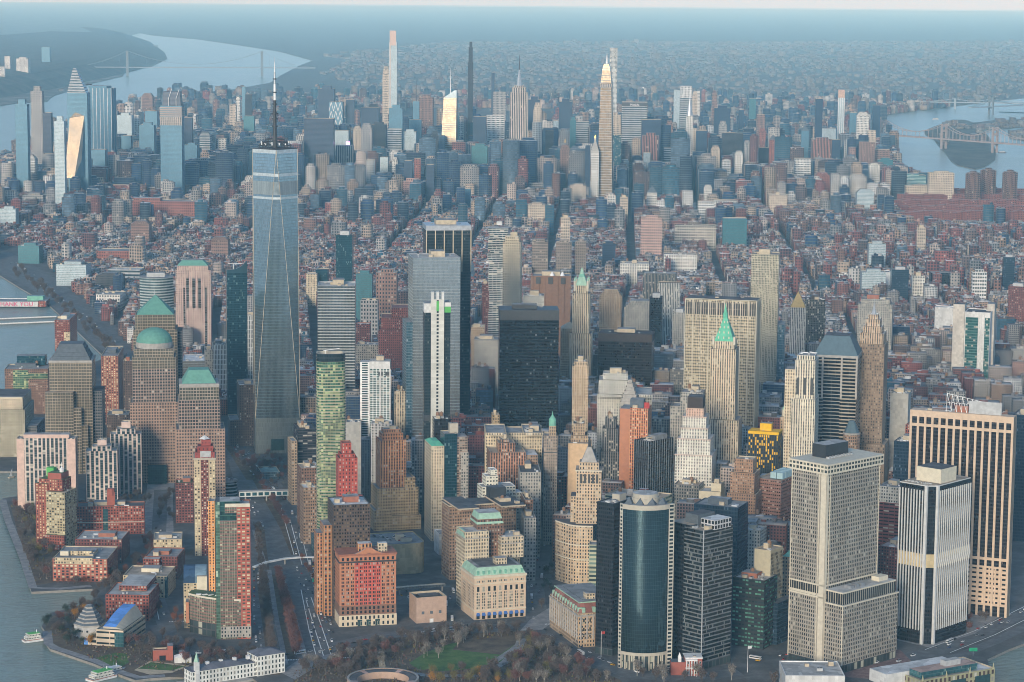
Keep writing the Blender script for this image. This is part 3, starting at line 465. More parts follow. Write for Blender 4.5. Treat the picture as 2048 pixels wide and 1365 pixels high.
F_('pier_brown', (.42, .21, .12), span=(.14, .08, .06), ww=.55, wh=.58, bay=2.9, fl=3.6, blind=.2); F_('white_band', (.64, .61, .50), ww=.55, wh=.4, bay=3.4, fl=3.6); F_('stone_tower', (.34, .27, .21), ww=.42, wh=.58, bay=2.4, fl=3.6); F_('scaffold', (.30, .22, .17), ww=.75, wh=.6, bay=3.2, fl=3.0, glass=(.08, .07, .06), refl=0, blind=.2); F_('orange_lit', (.75, .36, .13), ww=.4, wh=.6, bay=3.2, fl=3.0, glass=(.05, .03, .02)); F_('mill_glass', (.30, .28, .20), ww=.85, wh=.5, bay=2.4, fl=3.1, glass=(.20, .22, .16), refl=.5, blind=.12, bcol=(.4, .4, .28), span=(.20, .10, .08)); F_('mill_brick', (.40, .10, .065), ww=.62, wh=.5, bay=4.6, fl=3.1, glass=(.09, .09, .07), blind=.45, bcol=(.50, .47, .32)); F_('mill_green', (.05, .12, .10), ww=.98, wh=.85, bay=2.4, fl=4.4, glass=(.05, .13, .12), refl=.7, blind=0); F_('cream_flat', (.52, .42, .27), ww=.5, wh=.55, bay=3.2, fl=3.0, blind=.55, bcol=(.62, .56, .38), glass=(.04, .04, .035)); F_('red_crown', (.30, .06, .045), ww=.2, wh=.3, bay=4, fl=5)  # orange_lit: warm sun on that wall is painted into its colour
for k in ('glass_7', 'whotel', 'white_balcony', 'white_band', 'core_slots', 'punched', 'fin_white', 'deco_top', 'pier_white'): CAP[k] = 'white_metal'
for k in ('liberty', 'brown_glass', 'redstripe', 'netting', 'dark_grid', 'ribbed_dark', 'green_lit', 'yellow_dots', 'mill_green'): CAP[k] = 'dark_metal'
for k in ('brick_redplain', 'bare_red', 'bare_orange', 'pier_orange', 'pier_redorange', 'mill_brick', 'red_crown', 'maroon_stripe'): CAP[k] = 'rust'
SHORT = {}
_B0 = B
def B(*a, sh=None, **k):
    s = _B0(*a, **k); t = list(BLIST[-1]); t[4] = sh or ''; BLIST[-1] = tuple(t); return s
F_('wtc_rib', (.40, .46, .48), ww=.5, wh=1, bay=1.2, fl=30, glass=(.06, .09, .10), refl=.3, blind=0); plain('wtc_band', (.55, .60, .60), .4, .3)
for k, c in dict(museum_wall=(.48, .47, .45), pink_box=(.62, .44, .36), pink_box2=(.60, .46, .40), green_dome=(.12, .30, .24)).items(): plain(k, c, .75, var=.12)
roofmat('rf_skyblue', (.10, .26, .62)); roofmat('rf_navy', (.03, .07, .14)); roofmat('rf_bluegrey', (.16, .24, .30))
F_('band_museum', (.56, .46, .34), ww=.94, wh=.34, bay=12, fl=5.2, glass=(.02, .03, .03), blind=0); F_('mixed_brick', (.38, .12, .075), ww=.55, wh=.6, bay=4.5, fl=3.2, blind=.4, bcol=(.6, .54, .38)); F_('flat_pinkslab', (.60, .49, .42), ww=.62, wh=.72, bay=5.0, fl=2.9, glass=(.025, .045, .05), span=(.09, .10, .10), refl=.3, blind=.2); F_('cream_flat2', (.40, .33, .20), ww=.62, wh=.55, bay=3.4, fl=3.0, blind=.5, bcol=(.55, .52, .36), glass=(.03, .035, .03)); F_('brick_redcream', (.30, .085, .055), ww=.42, wh=.5, bay=3.4, fl=3.1, blind=.6, bcol=(.62, .52, .32)); F_('brick_maroon2', (.20, .06, .045), ww=.5, wh=.5, bay=3.2, fl=3.0, blind=.4, bcol=(.6, .56, .46))
F_('band_round', (.40, .44, .44), ww=.99, wh=.6, bay=3, fl=4, glass=(.03, .07, .08), refl=.5, blind=0); F_('mill_green2', (.10, .20, .15), ww=.98, wh=.85, bay=2.4, fl=3.1, glass=(.16, .26, .18), refl=.55, blind=.1, bcol=(.4, .5, .36)); F_('wfc_dark', (.16, .15, .15), ww=.7, wh=.6, bay=3.4, fl=3.9, glass=(.03, .045, .055), refl=.4, blind=0); F_('wfc_mid2', (.33, .28, .22), ww=.78, wh=.74, bay=3.4, fl=3.9, glass=(.14, .14, .11), refl=.5, blind=0); F_('glass_teal2', (.02, .05, .055), ww=.9, wh=.9, bay=3, fl=3, glass=(.02, .06, .07), refl=.4, blind=0)
F_('citi', (.50, .36, .30), ww=.42, wh=.5, bay=4, fl=3.9, glass=(.03, .04, .06)); F_('glass_round', (.34, .38, .37), ww=.99, wh=.55, bay=2, fl=4, glass=(.14, .20, .21), refl=.6, blind=0); F_('glass_tealdark', (.015, .05, .07), ww=.9, wh=.8, bay=2, fl=3.5, glass=(.02, .085, .115), refl=.6, blind=.06, bcol=(.12, .2, .2)); F_('brick_dark2', (.12, .08, .065), ww=.4, wh=.5, bay=3, fl=3.6, blind=.1); F_('wfc_left', (.40, .36, .26), ww=.5, wh=.55, bay=3.2, fl=3.9, glass=(.14, .13, .09), refl=.4, blind=.2); F_('brick_creamwin', (.30, .11, .07), ww=.5, wh=.55, bay=3.4, fl=3.1, blind=.6, bcol=(.6, .56, .4)); F_('bridge_glass', (.55, .57, .54), ww=.72, wh=.62, bay=7.5, fl=6.5, glass=(.03, .10, .12), refl=.3, blind=0)  # cream blinds cover most windows of the brick tower facade
F_('far_brown2', (.27, .22, .18), ww=.5, wh=.55, bay=4.4, fl=6.0, blind=.04); F_('far_pinkband', (.46, .30, .25), ww=.6, wh=.5, bay=5, fl=6.4, blind=.05, glass=(.20, .18, .18)); F_('far_grid2', (.50, .45, .38), ww=.6, wh=.55, bay=5.6, fl=7, blind=.03); F_('far_stripe2', (.34, .17, .13), span=(.08, .07, .08), ww=.5, wh=.7, bay=5.4, fl=7, blind=.03); F_('far_teal2', (.02, .07, .09), ww=.9, wh=.75, bay=2, fl=3.8, glass=(.015, .075, .11), refl=.35, rough=.25); F_('far_teal3', (.30, .42, .42), ww=.9, wh=.5, bay=6, fl=4.5, glass=(.05, .20, .22), refl=.4); F_('far_brown3', (.17, .10, .08), ww=.5, wh=.5, bay=4.4, fl=6, blind=.03); F_('far_red2', (.21, .075, .06), ww=.4, wh=.5, bay=5, fl=6, blind=.03); F_('teal_floors', (.08, .16, .15), ww=.97, wh=.6, bay=3, fl=4, glass=(.04, .14, .13), refl=.4); F_('bare_concrete2', (.50, .46, .40), ww=0, wh=0); F_('brick_maroon3', (.26, .085, .065), ww=.36, wh=.55, bay=3.2, fl=3.8, blind=.1)
F_('pier_white_wall', (.66, .66, .61), ww=.4, wh=.6, bay=3.4, fl=4.5, glass=(.05, .06, .06)); F_('boat_cabin', (.68, .66, .58), ww=.6, wh=.4, bay=1.6, fl=2.7); F_('iron_hall', (.30, .29, .17), ww=.5, wh=.6, bay=5, fl=7, glass=(.10, .06, .05)); plain('iron_paint', (.34, .33, .2)); plain('pink_letters', (.62, .10, .22)); plain('sign_green', (.02, .34, .16)); roofmat('rf_slate', (.12, .125, .15))
# ---------------------------------------------------------------- the near towers
def q_(s, *rows): return rows
# --- right hand group by the water
s = B('office_tower', 'tall slab tower with deep gridded windows and a pale corner pier, overhanging top floor', 1585, 1644, 1760, 948, 'grid_warm', yb=1340, b=73, pent=0, clutter=5, roof='rf_pale', sh='gridded slab tower')
ct = s.h; zt = s.zz(930)
b_ = MB(); b_.prism(rect(s.x0-2.4, s.x1+2.4, s.y0-2.4, s.y1+2.4), ct+.05, zt, 'topwin', 'rf_pale', bottom=True); part(s, 'top_floor', b_)
for z0, z1 in ((ct-.9, ct+.9), (zt-1.2, zt+.4)): band(s, z0, z1, 'stone_rail', 2.7, 'cornice')
part(s, 'corner_pier', BX(s.x1-6.5, s.x1+.5, s.y0-.6, s.y0+.2, 6, ct-1, 'stone_rail')); part(s, 'corner_pier', BX(s.x1-.2, s.x1+.62, s.y0-.6, s.y0+2.4, 6, ct-1, 'stone_rail'))
for x in (s.x0+.3, s.x1-8.6): part(s, 'corner_pier', BX(x-.5, x+.5, s.y0-.5, s.y0, 6, ct-1, 'stone_rail'))
for y in (s.y0+5.2, s.y1-.4): part(s, 'corner_pier', BX(s.x1, s.x1+.5, y-.5, y+.5, 6, ct-1, 'stone_rail'))
part(s, 'penthouse', BX(s.x0+6, s.x0+22, -18, 16, zt+.4, zt+13, 'dark_metal', 'rf_pale')); part(s, 'lobby', BX(s.x0+.4, s.x1-.4, s.y0-.35, s.y1, 0, 8, 'arcade', 'dark_metal'))
for k in range(9): dataobj('air_unit', unit_mesh('air_unit'), s.root, (s.x0+24, -16+k*4.2, zt+.4), 0, (.8, .8, .8))
zl = s.zz(1106); band(s, s.zz(1195)-0, s.zz(1190), 'stone_rail', .5); zm1, zm2 = s.zz(1173), s.zz(1197); part(s, 'plant_floor', PR(rect(s.x0-.3, s.x1+.3, s.y0-.3, s.y1+.3), zm2, zm1, 'louvres', bottom=True)); band(s, zm1-.7, zm1+.8, 'stone_rail', .6); band(s, zm2-.8, zm2+.7, 'stone_rail', .6)
P2 = at(1688, 1347); dx = ((P2[:2]-s.P[:2])@bdir(73+90)); ax0, ax1 = s.x1+.05, s.x1+max(14, dx); ay0, ay1 = s.y0+1.5, s.y0+s.w2*1.08; za, zb = height(P2, 1212), height(P2, 1187)
b_ = MB(); b_.prism(rect(ax0, ax1, ay0, ay1), 8, za, 'grid_warm', 'rf_pale'); part(s, 'annex', b_); b_ = MB(); b_.prism(rect(ax0, ax1-1.5, ay0+1.5, ay1-3), za+.05, zb, 'louvres', 'rf_pale'); part(s, 'annex_plant_floor', b_)
for z in (za, zb): part(s, 'annex_cornice', PR(rect(ax0, ax1+.4-(1.5 if z == zb else 0), ay0-.4+(1.5 if z == zb else 0), ay1+.4-(3 if z == zb else 0)), z-.8, z+.7, 'stone_rail', 'rf_pale', bottom=True))
part(s, 'annex_pier', BX(ax1-.6, ax1+.3, ay0-.3, ay0+.6, 8, za-1, 'stone_rail')); part(s, 'annex_lobby', BX(ax0, ax1-.5, ay0+.5, ay1-.5, 0, 7.95, 'arcade', 'dark_metal'))
for k in range(3): part(s, 'cooling_unit', BX(ax0+8, ax0+16, ay0+18+k*8, ay0+23+k*8, zb+.7, zb+3.6, 'steel'))
part(s, 'stair_bulkhead', BX(ax0+6, ax0+15, ay1-22, ay1-8, zb+.7, zb+5, 'cream_box'))
s = B('office_tower', 'white tower of close upright fins with a kinked band at mid height', 1800, 1857, 1942, 976, 'glass_black', yb=1292, b=69, hide=True, sh='white finned tower')
c = 8.0; po = [(s.x0, s.y0), (s.x1-c, s.y0), (s.x1, s.y0+c), (s.x1, s.y1), (s.x0, s.y1)]; H_ = s.h
part(s, 'wall', PR(po, 0, H_, 'glass_black', 'rf_tan')); z1, z2 = s.zz(1112), s.zz(1139); zg = 15
part(s, 'lobby', PR([(x*.93, y*.93) for x, y in po], .1, zg, 'arcade'))
n1, n2 = 10, 17
def fin(x, y, nx, ny, w=1.15, d=.8):
    for a, e in ((zg-1.5, z2-2.2), (z1+2.2, H_-4.5)):
        part(s, 'fin', BX(x-(w/2 if ny else 0)+(0 if ny else .02), x+(w/2 if ny else d), y-(d if ny else w/2), y+(w/2 if not ny else -.02), a, e, 'fin_white'))
    b_ = MB(); k = 1.0
    if ny: b_.prism(rect(x-w/2, x+w/2, y-d, y-.02), z2-2.2, (z1+z2)/2, 'fin_white', 'fin_white', rect(x-w/2+k, x+w/2+k, y-d-.9, y-.02)); b_.prism(rect(x-w/2+k, x+w/2+k, y-d-.9, y-.02), (z1+z2)/2, z1+2.2, 'fin_white', 'fin_white', rect(x-w/2, x+w/2, y-d, y-.02))
    else: b_.prism(rect(x+.02, x+d, y-w/2, y+w/2), z2-2.2, (z1+z2)/2, 'fin_white', 'fin_white', rect(x+.02, x+d+.9, y-w/2+k, y+w/2+k)); b_.prism(rect(x+.02, x+d+.9, y-w/2+k, y+w/2+k), (z1+z2)/2, z1+2.2, 'fin_white', 'fin_white', rect(x+.02, x+d, y-w/2, y+w/2))
    part(s, 'kinked_fin', b_)
for i in range(n1): fin(s.x0+.6+(s.w1-c-1.2)*i/(n1-1), s.y0, 0, 1)
for i in range(n2): fin(s.x1, s.y0+c+.6+(s.w2-c-1.2)*i/(n2-1), 1, 0)
part(s, 'recess_band', PR([(x*1.004, y*1.004) for x, y in po], z2, z1, 'bare_tan'))
for (x, y) in ((s.x1-c, s.y0), (s.x1, s.y0+c)): part(s, 'corner_pier', BX(x-1.5, x+1.2, y-1.3, y+1.3, 0, H_+.6, 'fin_white'))
part(s, 'parapet', PR(po, H_, H_+1.0, 'fin_white', 'rf_tan')); part(s, 'penthouse', BX(-12, 16, -16, 12, H_+1, H_+15, 'cream_box', 'rf_dark'))
for k in range(12): dataobj('air_unit', unit_mesh('air_unit'), s.root, (s.x0+4+2.6*k*.9, s.y0+5+(k % 3)*1.8, H_+1), .3*k, (.6, .6, .6))
s = B('office_tower', 'huge dark slab with peach stone piers and a gridded lower third, lattice frame on roof', 1823, 2011, 2031, 835, 'slab55', yb=1236, b=50, roof='rf_tan', pent=0, clutter=6, sh='peach and black slab')
zt = s.h; zb1, zb2, zc1, zc2 = s.zz(1113), s.zz(1122), s.zz(1134), s.zz(1150)
part(s, 'lower_wall', PR(rect(s.x0-.25, s.x1+.25, s.y0-.25, s.y1+.25), 12, zb2-8, 'grid55', bottom=True)); band(s, zb2-1.2, zb2+1.6, 'peach_stone', 1.0); band(s, zb2-9.5, zb2-7.5, 'peach_stone', 1.0); band(s, 11, 13, 'peach_stone', 1.0)
band(s, zt-6.5, zt+.2, 'peach_stone', 1.0); band(s, zt-16.5, zt-13.5, 'peach_stone', 1.0)
piers(s, 14, 12, 0, zt-1, 'peach_stone', 2.3, 1.2)
part(s, 'penthouse', BX(s.x0+s.w1*.56, s.x0+s.w1*.88, s.y0+s.w2*.3, s.y1-6, zt, zt+13, 'hvac', 'rf_pale')); part(s, 'penthouse', BX(s.x0+s.w1*.42, s.x0+s.w1*.55, s.y0+s.w2*.45, s.y1-6, zt, zt+7, 'rust'))
b_ = MB()
for k in range(11):
    x = s.x0+s.w1*(.34+.05*k); b_.bar((x, s.y1-8, zt), (x, s.y1-8, zt+19-k*.9), .35, 'white_metal'); 
    if k: b_.bar((x, s.y1-8, zt), (x-s.w1*.05, s.y1-8, zt+19-k*.9+.9), .3, 'white_metal'); b_.bar((x, s.y1-8, zt+19-k*.9), (x-s.w1*.05, s.y1-8, zt+19-k*.9+.9), .35, 'white_metal'); b_.bar((x, s.y1-8, zt+9), (x-s.w1*.05, s.y1-8, zt+10), .3, 'white_metal')
part(s, 'lattice_frame', b_)
B('office_tower', 'grey striped slab at the right edge behind the peach and black slab', 2029, 2075, 2075, 866, 'stripe_grey', h=120, b=48, W2=50)
B('office_tower', 'deep blue glass slab at the right edge behind the striped grey slab', 2026, 2070, 2070, 832, 'glass_navy', h=150, b=48, W2=40)
s = B('office_tower', 'black tower with fine grey floor lines beside the tiny red shrine', 1369, 1402, 1466, 1062, 'stripe_black', yb=1341, b=72, roof='rf_tan', pent=0, clutter=3, sh='black lined tower')
part(s, 'wing', BX(s.x0-26, s.x0-.05, s.y0+9, s.y1, 0, s.h, 'glass_black', 'rf_tan')); part(s, 'cooling_tower', BX(-3, 14, -8, 16, s.h-1, s.h+8, 'plant_box', 'rf_white')); part(s, 'penthouse', BX(s.x0-14, s.x0+1.9, -4, 20, s.h-1, s.h+9, 'slate', 'rf_dark')); part(s, 'corner_trim', BX(s.x1-.5, s.x1+.25, s.y0-.25, s.y0+.5, 0, s.h+.2, 'hvac')); part(s, 'lobby', BX(s.x0, s.x1+.3, s.y0-.3, s.y1, 0, 7, 'arcade', 'dark_metal'))
# curved tower
s = B('office_tower', 'curved sea green mirror glass tower on a ring of pale columns', 1243, 1288, 1326, 1012, 'glass_curve', yb=1342, b=70, hide=True, sh='curved glass tower')
s.root.location = (s.P[0], s.P[1], 0); s.root.rotation_euler = (0, 0, 0); H_ = s.h; fd = bdir(206); rt = bdir(116); r = 31.0
BLIST[-1] = (s.P[0]-fd[0]*20, s.P[1]-fd[1]*20, 38)+BLIST[-1][3:]
def arc(rr, n=28, a0=-44, a1=44): return [tuple(fd*(rr*math.cos(R_(t))-31.0)+rt*(rr*math.sin(R_(t)))) for t in np.linspace(a0, a1, n)]
A_ = arc(r); bk = [tuple(fd*(-31-6)+rt*8), tuple(fd*(-31-6)-rt*8)]; po = A_+bk; zg = 17
part(s, 'curtain_wall', PR(po, zg, H_-4.6, 'glass_curve', 'rf_gray')); part(s, 'crown_band', PR(arc(r+.6)+bk, H_-4.6, H_, 'cream_panel', 'rf_gray', bottom=True)); part(s, 'base_band', PR(arc(r+.6)+bk, zg-3, zg, 'cream_panel', bottom=True))
part(s, 'lobby', PR([(x*.96-fd[0]*1.5, y*.96-fd[1]*1.5) for x, y in po], .1, zg-3, 'arcade'))
for t in np.linspace(-44, 44, 11): x, y = fd*((r-.4)*math.cos(R_(t))-31.0)+rt*((r-.4)*math.sin(R_(t))); part(s, 'column', CY(x, y, .8, 0, zg-3, 'cream_panel', 10))
for sg, w in ((1, 5.4), (-1, 2.6)):
    a = fd*(r*math.cos(R_(44))-31.0)+rt*(sg*r*math.sin(R_(44))); c2 = a+rt*sg*w-fd*2; b_ = MB(); q = [tuple(a), tuple(c2), tuple(c2-fd*4), tuple(a-fd*4)]; b_.prism(q if sg > 0 else q[::-1], 0, H_-.2, 'ladder', 'cream_panel'); part(s, 'side_pylon', b_)
dr = -fd*18; b_ = MB(); b_.cyl(dr[0], dr[1], 13, H_, H_+5, 'cream_panel', 24); b_.cyl(dr[0], dr[1], 12, H_+5, H_+9, 'cream_panel', 24, top='rf_pale'); part(s, 'roof_drum', b_)
for t in (-24, -8, 8, 24): x, y = fd*(25*math.cos(R_(t*1.6))-31)+rt*(25*math.sin(R_(t*1.6))); part(s, 'roof_pyramid', CY(x, y, 5.5, H_, H_+6, 'slate', 4, .05))
part(s, 'antenna_mast', BR((dr[0], dr[1], H_+9), (dr[0], dr[1], H_+30), .35, 'steel'))
s = B('office_tower', 'dark brown glass slab pressed against the left of the curved glass tower', 1194, 1224, 1240, 1008, 'glass_black', yb=1313, b=60, W2=40, pm='cream_panel')
part(s, 'lobby', BX(s.x0, s.x1+.3, s.y0-.3, s.y1, 0, 7, 'arcade', 'dark_metal'))
# customs hall
s = B('customs_hall', 'long columned stone hall with red mansard and green copper trim', 1100, 1156, 1196, 1228, 'stone_tan', yb=1296, b=98, W2=44, **BARE, sh='columned customs hall', par=.3)
z = s.h; band(s, z-3, z-1.6, 'granite', 1.0, 'cornice'); band(s, z-14-8, z-13.4-8, 'granite', .5, 'base_band')
for i in range(13): part(s, 'column', CY(s.x0+2.5+(s.w1-5)*i/12, s.y0-.55, .85, 8, z-3, 'granite', 8))
for i in range(7): part(s, 'column', CY(s.x1+.55, s.y0+2.5+(s.w2-5)*i/6, .85, 8, z-3, 'granite', 8))
hip(s, 'mansard_roof', (s.x0+1, s.x1-1, s.y0+1, s.y1-1), z, z+9, 'rf_red', .16, 'rf_gray')
part(s, 'copper_ridge', PR(rect(s.x0*.84-1, s.x1*.84+1, s.y0*.84-1, s.y1*.84+1), z+8.8, z+10, 'pale_copper', 'rf_gray', bottom=True)); part(s, 'roof_court', BX(s.x0*.7, s.x1*.7, s.y0*.6, s.y1*.6, z+10, z+10.6, 'slate', 'rf_gray'))
for i in range(11): x = s.x0+5+(s.w1-10)*i/10; part(s, 'dormer', BX(x-1.3, x+1.3, s.y0+1, s.y0+4.5, z+.4, z+5, 'pale_copper'))
for i in range(4): y = s.y0+6+(s.w2-12)*i/3; part(s, 'dormer', BX(s.x1-4.5, s.x1-1, y-1.5, y+1.5, z+.4, z+5, 'pale_copper'))
part(s, 'roof_house', BX(s.x1-22, s.x1-13, s.y0+13, s.y0+22, z+10, z+16, 'stone_cream', 'rf_gray')); windows(s, 'f', [s.x0+2.5+(s.w1-5)*(i+.5)/12 for i in range(12)], [10, 16, z-9], 1.6, 3.6); windows(s, 'r', [s.y0+2.5+(s.w2-5)*(i+.5)/6 for i in range(6)], [10, 16, z-9], 1.6, 3.6)
for i in range(5): part(s, 'attic_figure', CY(s.x0+8+i*s.w1/5.4, s.y0-.3, .7, z-1.6, z+2.4, 'granite', 6, .35))
# little red shrine
s = B('shrine_house', 'tiny red brick house with white columned porch and belfry at the black tower foot', 1371, 1404, 1404, 1316, 'bare_brickred', yb=1352, b=24, W2=16, pent=0, clutter=1, sh='red brick shrine', roof='rf_pale')
for i in range(5): part(s, 'column', CY(s.x0+1+(s.w1*.62)*i/4, s.y0-1.4, .45, 0, s.h*.86, 'white_metal', 8))
part(s, 'porch_floor', BX(s.x0, s.x0+s.w1*.7, s.y0-1.9, s.y0, s.h*.43, s.h*.47, 'white_metal')); part(s, 'porch_roof', BX(s.x0, s.x0+s.w1*.7, s.y0-2, s.y0, s.h*.86, s.h*.93, 'white_metal')); band(s, s.h-.8, s.h+.3, 'white_metal', .4, 'cornice')
windows(s, 'f', [s.x0+2.6, s.x0+6.2, s.x0+9.6, s.x1-1.8], [2, 6.5, 11.5], 1.2, 2.2, frame='white_metal'); part(s, 'chapel_wing', BX(s.x0-13, s.x0-.05, s.y0+2, s.y1-1, 0, s.h*.72, 'bare_brickred', 'slate'))
b_ = MB(); b_.box(s.x0-6.5, s.x0-3.5, s.y0+3, s.y0+6, s.h*.72, s.h*.72+5, 'white_metal'); b_.cyl(s.x0-5, s.y0+4.5, 1.6, s.h*.72+5, s.h*.72+9, 'white_metal', 8, .05); part(s, 'belfry', b_)
# --- front row around the park
s = B('office_building', 'cream stone block with green copper mansard and blue awnings facing the park', 949, 1051, 1051, 1146, 'stone_buff_plain', yb=1233, b=8, W2=46, pent=0, clutter=3, sh='cream block with green roof', roof='rf_gray')
hip(s, 'mansard_roof', (s.x0+.5, s.x1-.5, s.y0+.5, s.y1-.5), s.h, s.h+8, 'pale_copper', .12, 'rf_gray'); band(s, s.h-2.5, s.h-.3, 'stone_rail', 1.0, 'cornice'); band(s, s.h-9, s.h-8.2, 'stone_rail', .5, 'cornice'); band(s, 9, 10, 'stone_rail', .5, 'base_band')
part(s, 'roof_house', BX(-2, 10, -14, -4, s.h+8, s.h+15, 'stone_cream', 'rf_gray')); part(s, 'roof_deck', BX(s.x0+8, s.x1-8, s.y0+6, s.y1-6, s.h+8, s.h+8.6, 'slate', 'rf_dark'))
xs = [v for i in range(9) for v in (s.x0+4+(s.w1-8)*i/8-1.0, s.x0+4+(s.w1-8)*i/8+1.0)]; fl = (s.h-22)/8.0
windows(s, 'f', xs, [11+fl*k for k in range(6)], 1.25, 2.1, frame='stone_rail'); windows(s, 'f', [s.x0+4+(s.w1-8)*i/8 for i in range(9)], [11+fl*6+.5], 2.6, 5.0, frame='stone_rail'); windows(s, 'f', xs, [s.h-7], 1.25, 2.0, frame='stone_rail')
windows(s, 'l', [s.y0+3+i*4.3 for i in range(10)], [11+fl*k for k in range(8)], 1.3, 2.1, frame='stone_rail')
for i in range(9): x = s.x0+4+(s.w1-8)*i/8; part(s, 'awning', PR(rect(x-1.9, x+1.9, s.y0-1.6, s.y0-.02), 4.2, 7.2, 'blue_cloth', 'blue_cloth', rect(x-1.5, x+1.5, s.y0-.3, s.y0-.02))); part(s, 'shop_window', BX(x-1.7, x+1.7, s.y0-.12, s.y0-.01, .6, 4.2, 'pane_dark'))
for i in range(9): x = s.x0+4+(s.w1-8)*i/8; part(s, 'dormer', BX(x-1, x+1, s.y0+.4, s.y0+3.5, s.h+1.2, s.h+4.6, 'copper'))
s = B('office_building', 'cream twin-winged tower rising behind the green roofed cream block', 930, 1046, 1046, 1074, 'stone_cream', yb=1213, b=8, W2=30, tiers=[(930, 1046, .35, 1, 1110), (930, 977, 0, 1, 1062), (1002, 1046, 0, 1, 1072)], roof='rf_pale', pent=0, clutter=3, tank=1)
X0, X1, Y0, Y1, z0, z1 = s.tiers[1]; hip(s, 'copper_edge', (X0-.6, X0+3, Y0, Y1), z1-6, z1+.6, 'pale_copper', .5)
for t in s.tiers[1:]: part(s, 'cornice', PR(rect(t[0]-.8, t[1]+.8, t[2]-.8, t[3]+.8), t[5]-7.5, t[5]-6.3, 'granite', bottom=True))
s = B('office_building', 'brown brick tower with ragged green copper crown between the cream wings', 955, 1006, 1006, 1037, 'brick_brown', h=92, b=10, W2=26, pent=0, clutter=1)
b_ = MB(); hip(s, 'copper_crown', (s.x0-.6, s.x1+.6, s.y0-.6, s.y1+.6), s.h-5, s.h+6, 'pale_copper', .22, 'rf_pale')
s = B('office_building', 'broad brown stone block of stepped wings with dark roof plant behind the cream tower', 916, 1050, 1050, 1004, 'brick_tanbrown', h=88, b=8, W2=60, tiers=[(916, 1050, 0.5, 1, 1004), (918, 956, 0, 1, 1016), (1004, 1050, 0, 1, 1010)], roof='rf_dark', pent=1, clutter=6, tank=1)
for t in s.tiers: part(s, 'cornice', PR(rect(t[0]-.9, t[1]+.9, t[2]-.9, t[3]+.9), t[5]-1.2, t[5]+.3, 'tan_box', 'rf_dark', bottom=True))
part(s, 'roof_plant', BX(8, 26, 0, 14, s.h, s.h+11, 'dark_metal', 'rf_dark'))
# red brick front block
s = B('office_building', 'red brick block with bright red centre bays, pediment and pale arched base', 679, 792, 792, 1106, 'bare_orange', yb=1249, b=14, W2=30, pent=0, clutter=3, sh='red park front block', roof='rf_gray')
fx = s.fx; z = s.h; X0, X1 = fx(709), fx(761); part(s, 'red_bay', BX(X0, X1, s.y0-.45, s.y0-.02, z*.29, z*.885, 'bare_red')); part(s, 'base', BX(s.x0-.6, s.x1+.6, s.y0-.6, s.y1+.1, 0, z*.155, 'stone_plain', 'granite'))  # centre bays coloured bright red for a patch of warm reflected light
part(s, 'brown_band', BX(s.x0-.2, s.x1+.2, s.y0-.2, s.y1, z*.157, z*.29, 'bare_brown')); band(s, z*.885, z*.905, 'dark_metal', .9, 'balcony_rail'); band(s, z-1.4, z+.5, 'rust', 1.0, 'cornice'); b_ = MB(); xm = fx(737); b_.face([(xm-14, s.y0-.9, z+.5), (xm+14, s.y0-.9, z+.5), (xm+7, s.y0-.9, z+3.4), (xm+3, s.y0-.9, z+6.2), (xm-3, s.y0-.9, z+6.2), (xm-7, s.y0-.9, z+3.4)], 'bare_orange'); b_.face([(xm-14, s.y0+1, z+.5), (xm-7, s.y0+1, z+3.4), (xm-3, s.y0+1, z+6.2), (xm+3, s.y0+1, z+6.2), (xm+7, s.y0+1, z+3.4), (xm+14, s.y0+1, z+.5)], 'bare_orange')
for (xa, za), (xb, zb) in zip(((xm-14, .5), (xm-7, 3.4), (xm-3, 6.2), (xm+3, 6.2), (xm+7, 3.4)), ((xm-7, 3.4), (xm-3, 6.2), (xm+3, 6.2), (xm+7, 3.4), (xm+14, .5))): b_.face([(xa, s.y0-.9, z+za), (xb, s.y0-.9, z+zb), (xb, s.y0+1, z+zb), (xa, s.y0+1, z+za)], 'granite')
b_.cyl(xm, s.y0-1.0, 2.0, z+1.2, z+1.3, 'dark_metal', 10); part(s, 'pediment', b_)
cols = [s.x0+3.4, s.x0+8.3, s.x0+13.0]+[X0+2.2+(X1-X0-4.4)*i/5 for i in range(6)]+[s.x1-13, s.x1-8.3, s.x1-3.4]; prs = [v for c_ in cols for v in (c_-.8, c_+.8)]; fl = z*.60/12
inner = [v for v in prs if X0 < v < X1]; outer = [v for v in prs if not X0 < v < X1]
windows(s, 'f', outer, [z*.30+fl*k for k in range(12)], 1.05, 2.2, ('pane_dark',)*3+('pane_blind',), 'rust', cap=72); windows(s, 'f', inner, [z*.30+fl*k for k in range(12)], 1.05, 2.2, ('pane_dark',)*5+('pane_blind',), 'rust', cap=48, r=(s.x0, s.x1, s.y0-.45, s.y1))
windows(s, 'f', cols, [z*.915, z*.175, z*.23], 2.2, 3.0, ('pane_dark',), 'rust', cap=36, r=(s.x0, s.x1, s.y0-.2, s.y1)); windows(s, 'f', cols, [1, 7], 1.9, 3.4, ('pane_dark',), 'stone_rail', cap=24, r=(s.x0, s.x1, s.y0-.6, s.y1)); windows(s, 'l', [s.y0+3+i*4 for i in range(7)], [z*.17+fl*k for k in range(15)], 1.1, 2.2, ('pane_dark',), 'rust', cap=40)
for x in (xm-9, xm, xm+9): part(s, 'arched_doorway', PR([(x-2.4, s.y0-.75), (x+2.4, s.y0-.75), (x+2.4, s.y0-.62), (x-2.4, s.y0-.62)], .1, 6.5, 'pane_teal', 'granite')); 
part(s, 'roof_house', BX(s.x1-17, s.x1-8, s.y0+6, s.y0+14, z-1, z+9, 'stone_cream', 'rf_white')); part(s, 'roof_house', BX(-8, 6, s.y0+12, s.y0+22, z-1, z+8, 'pier_orange', 'rf_white'))
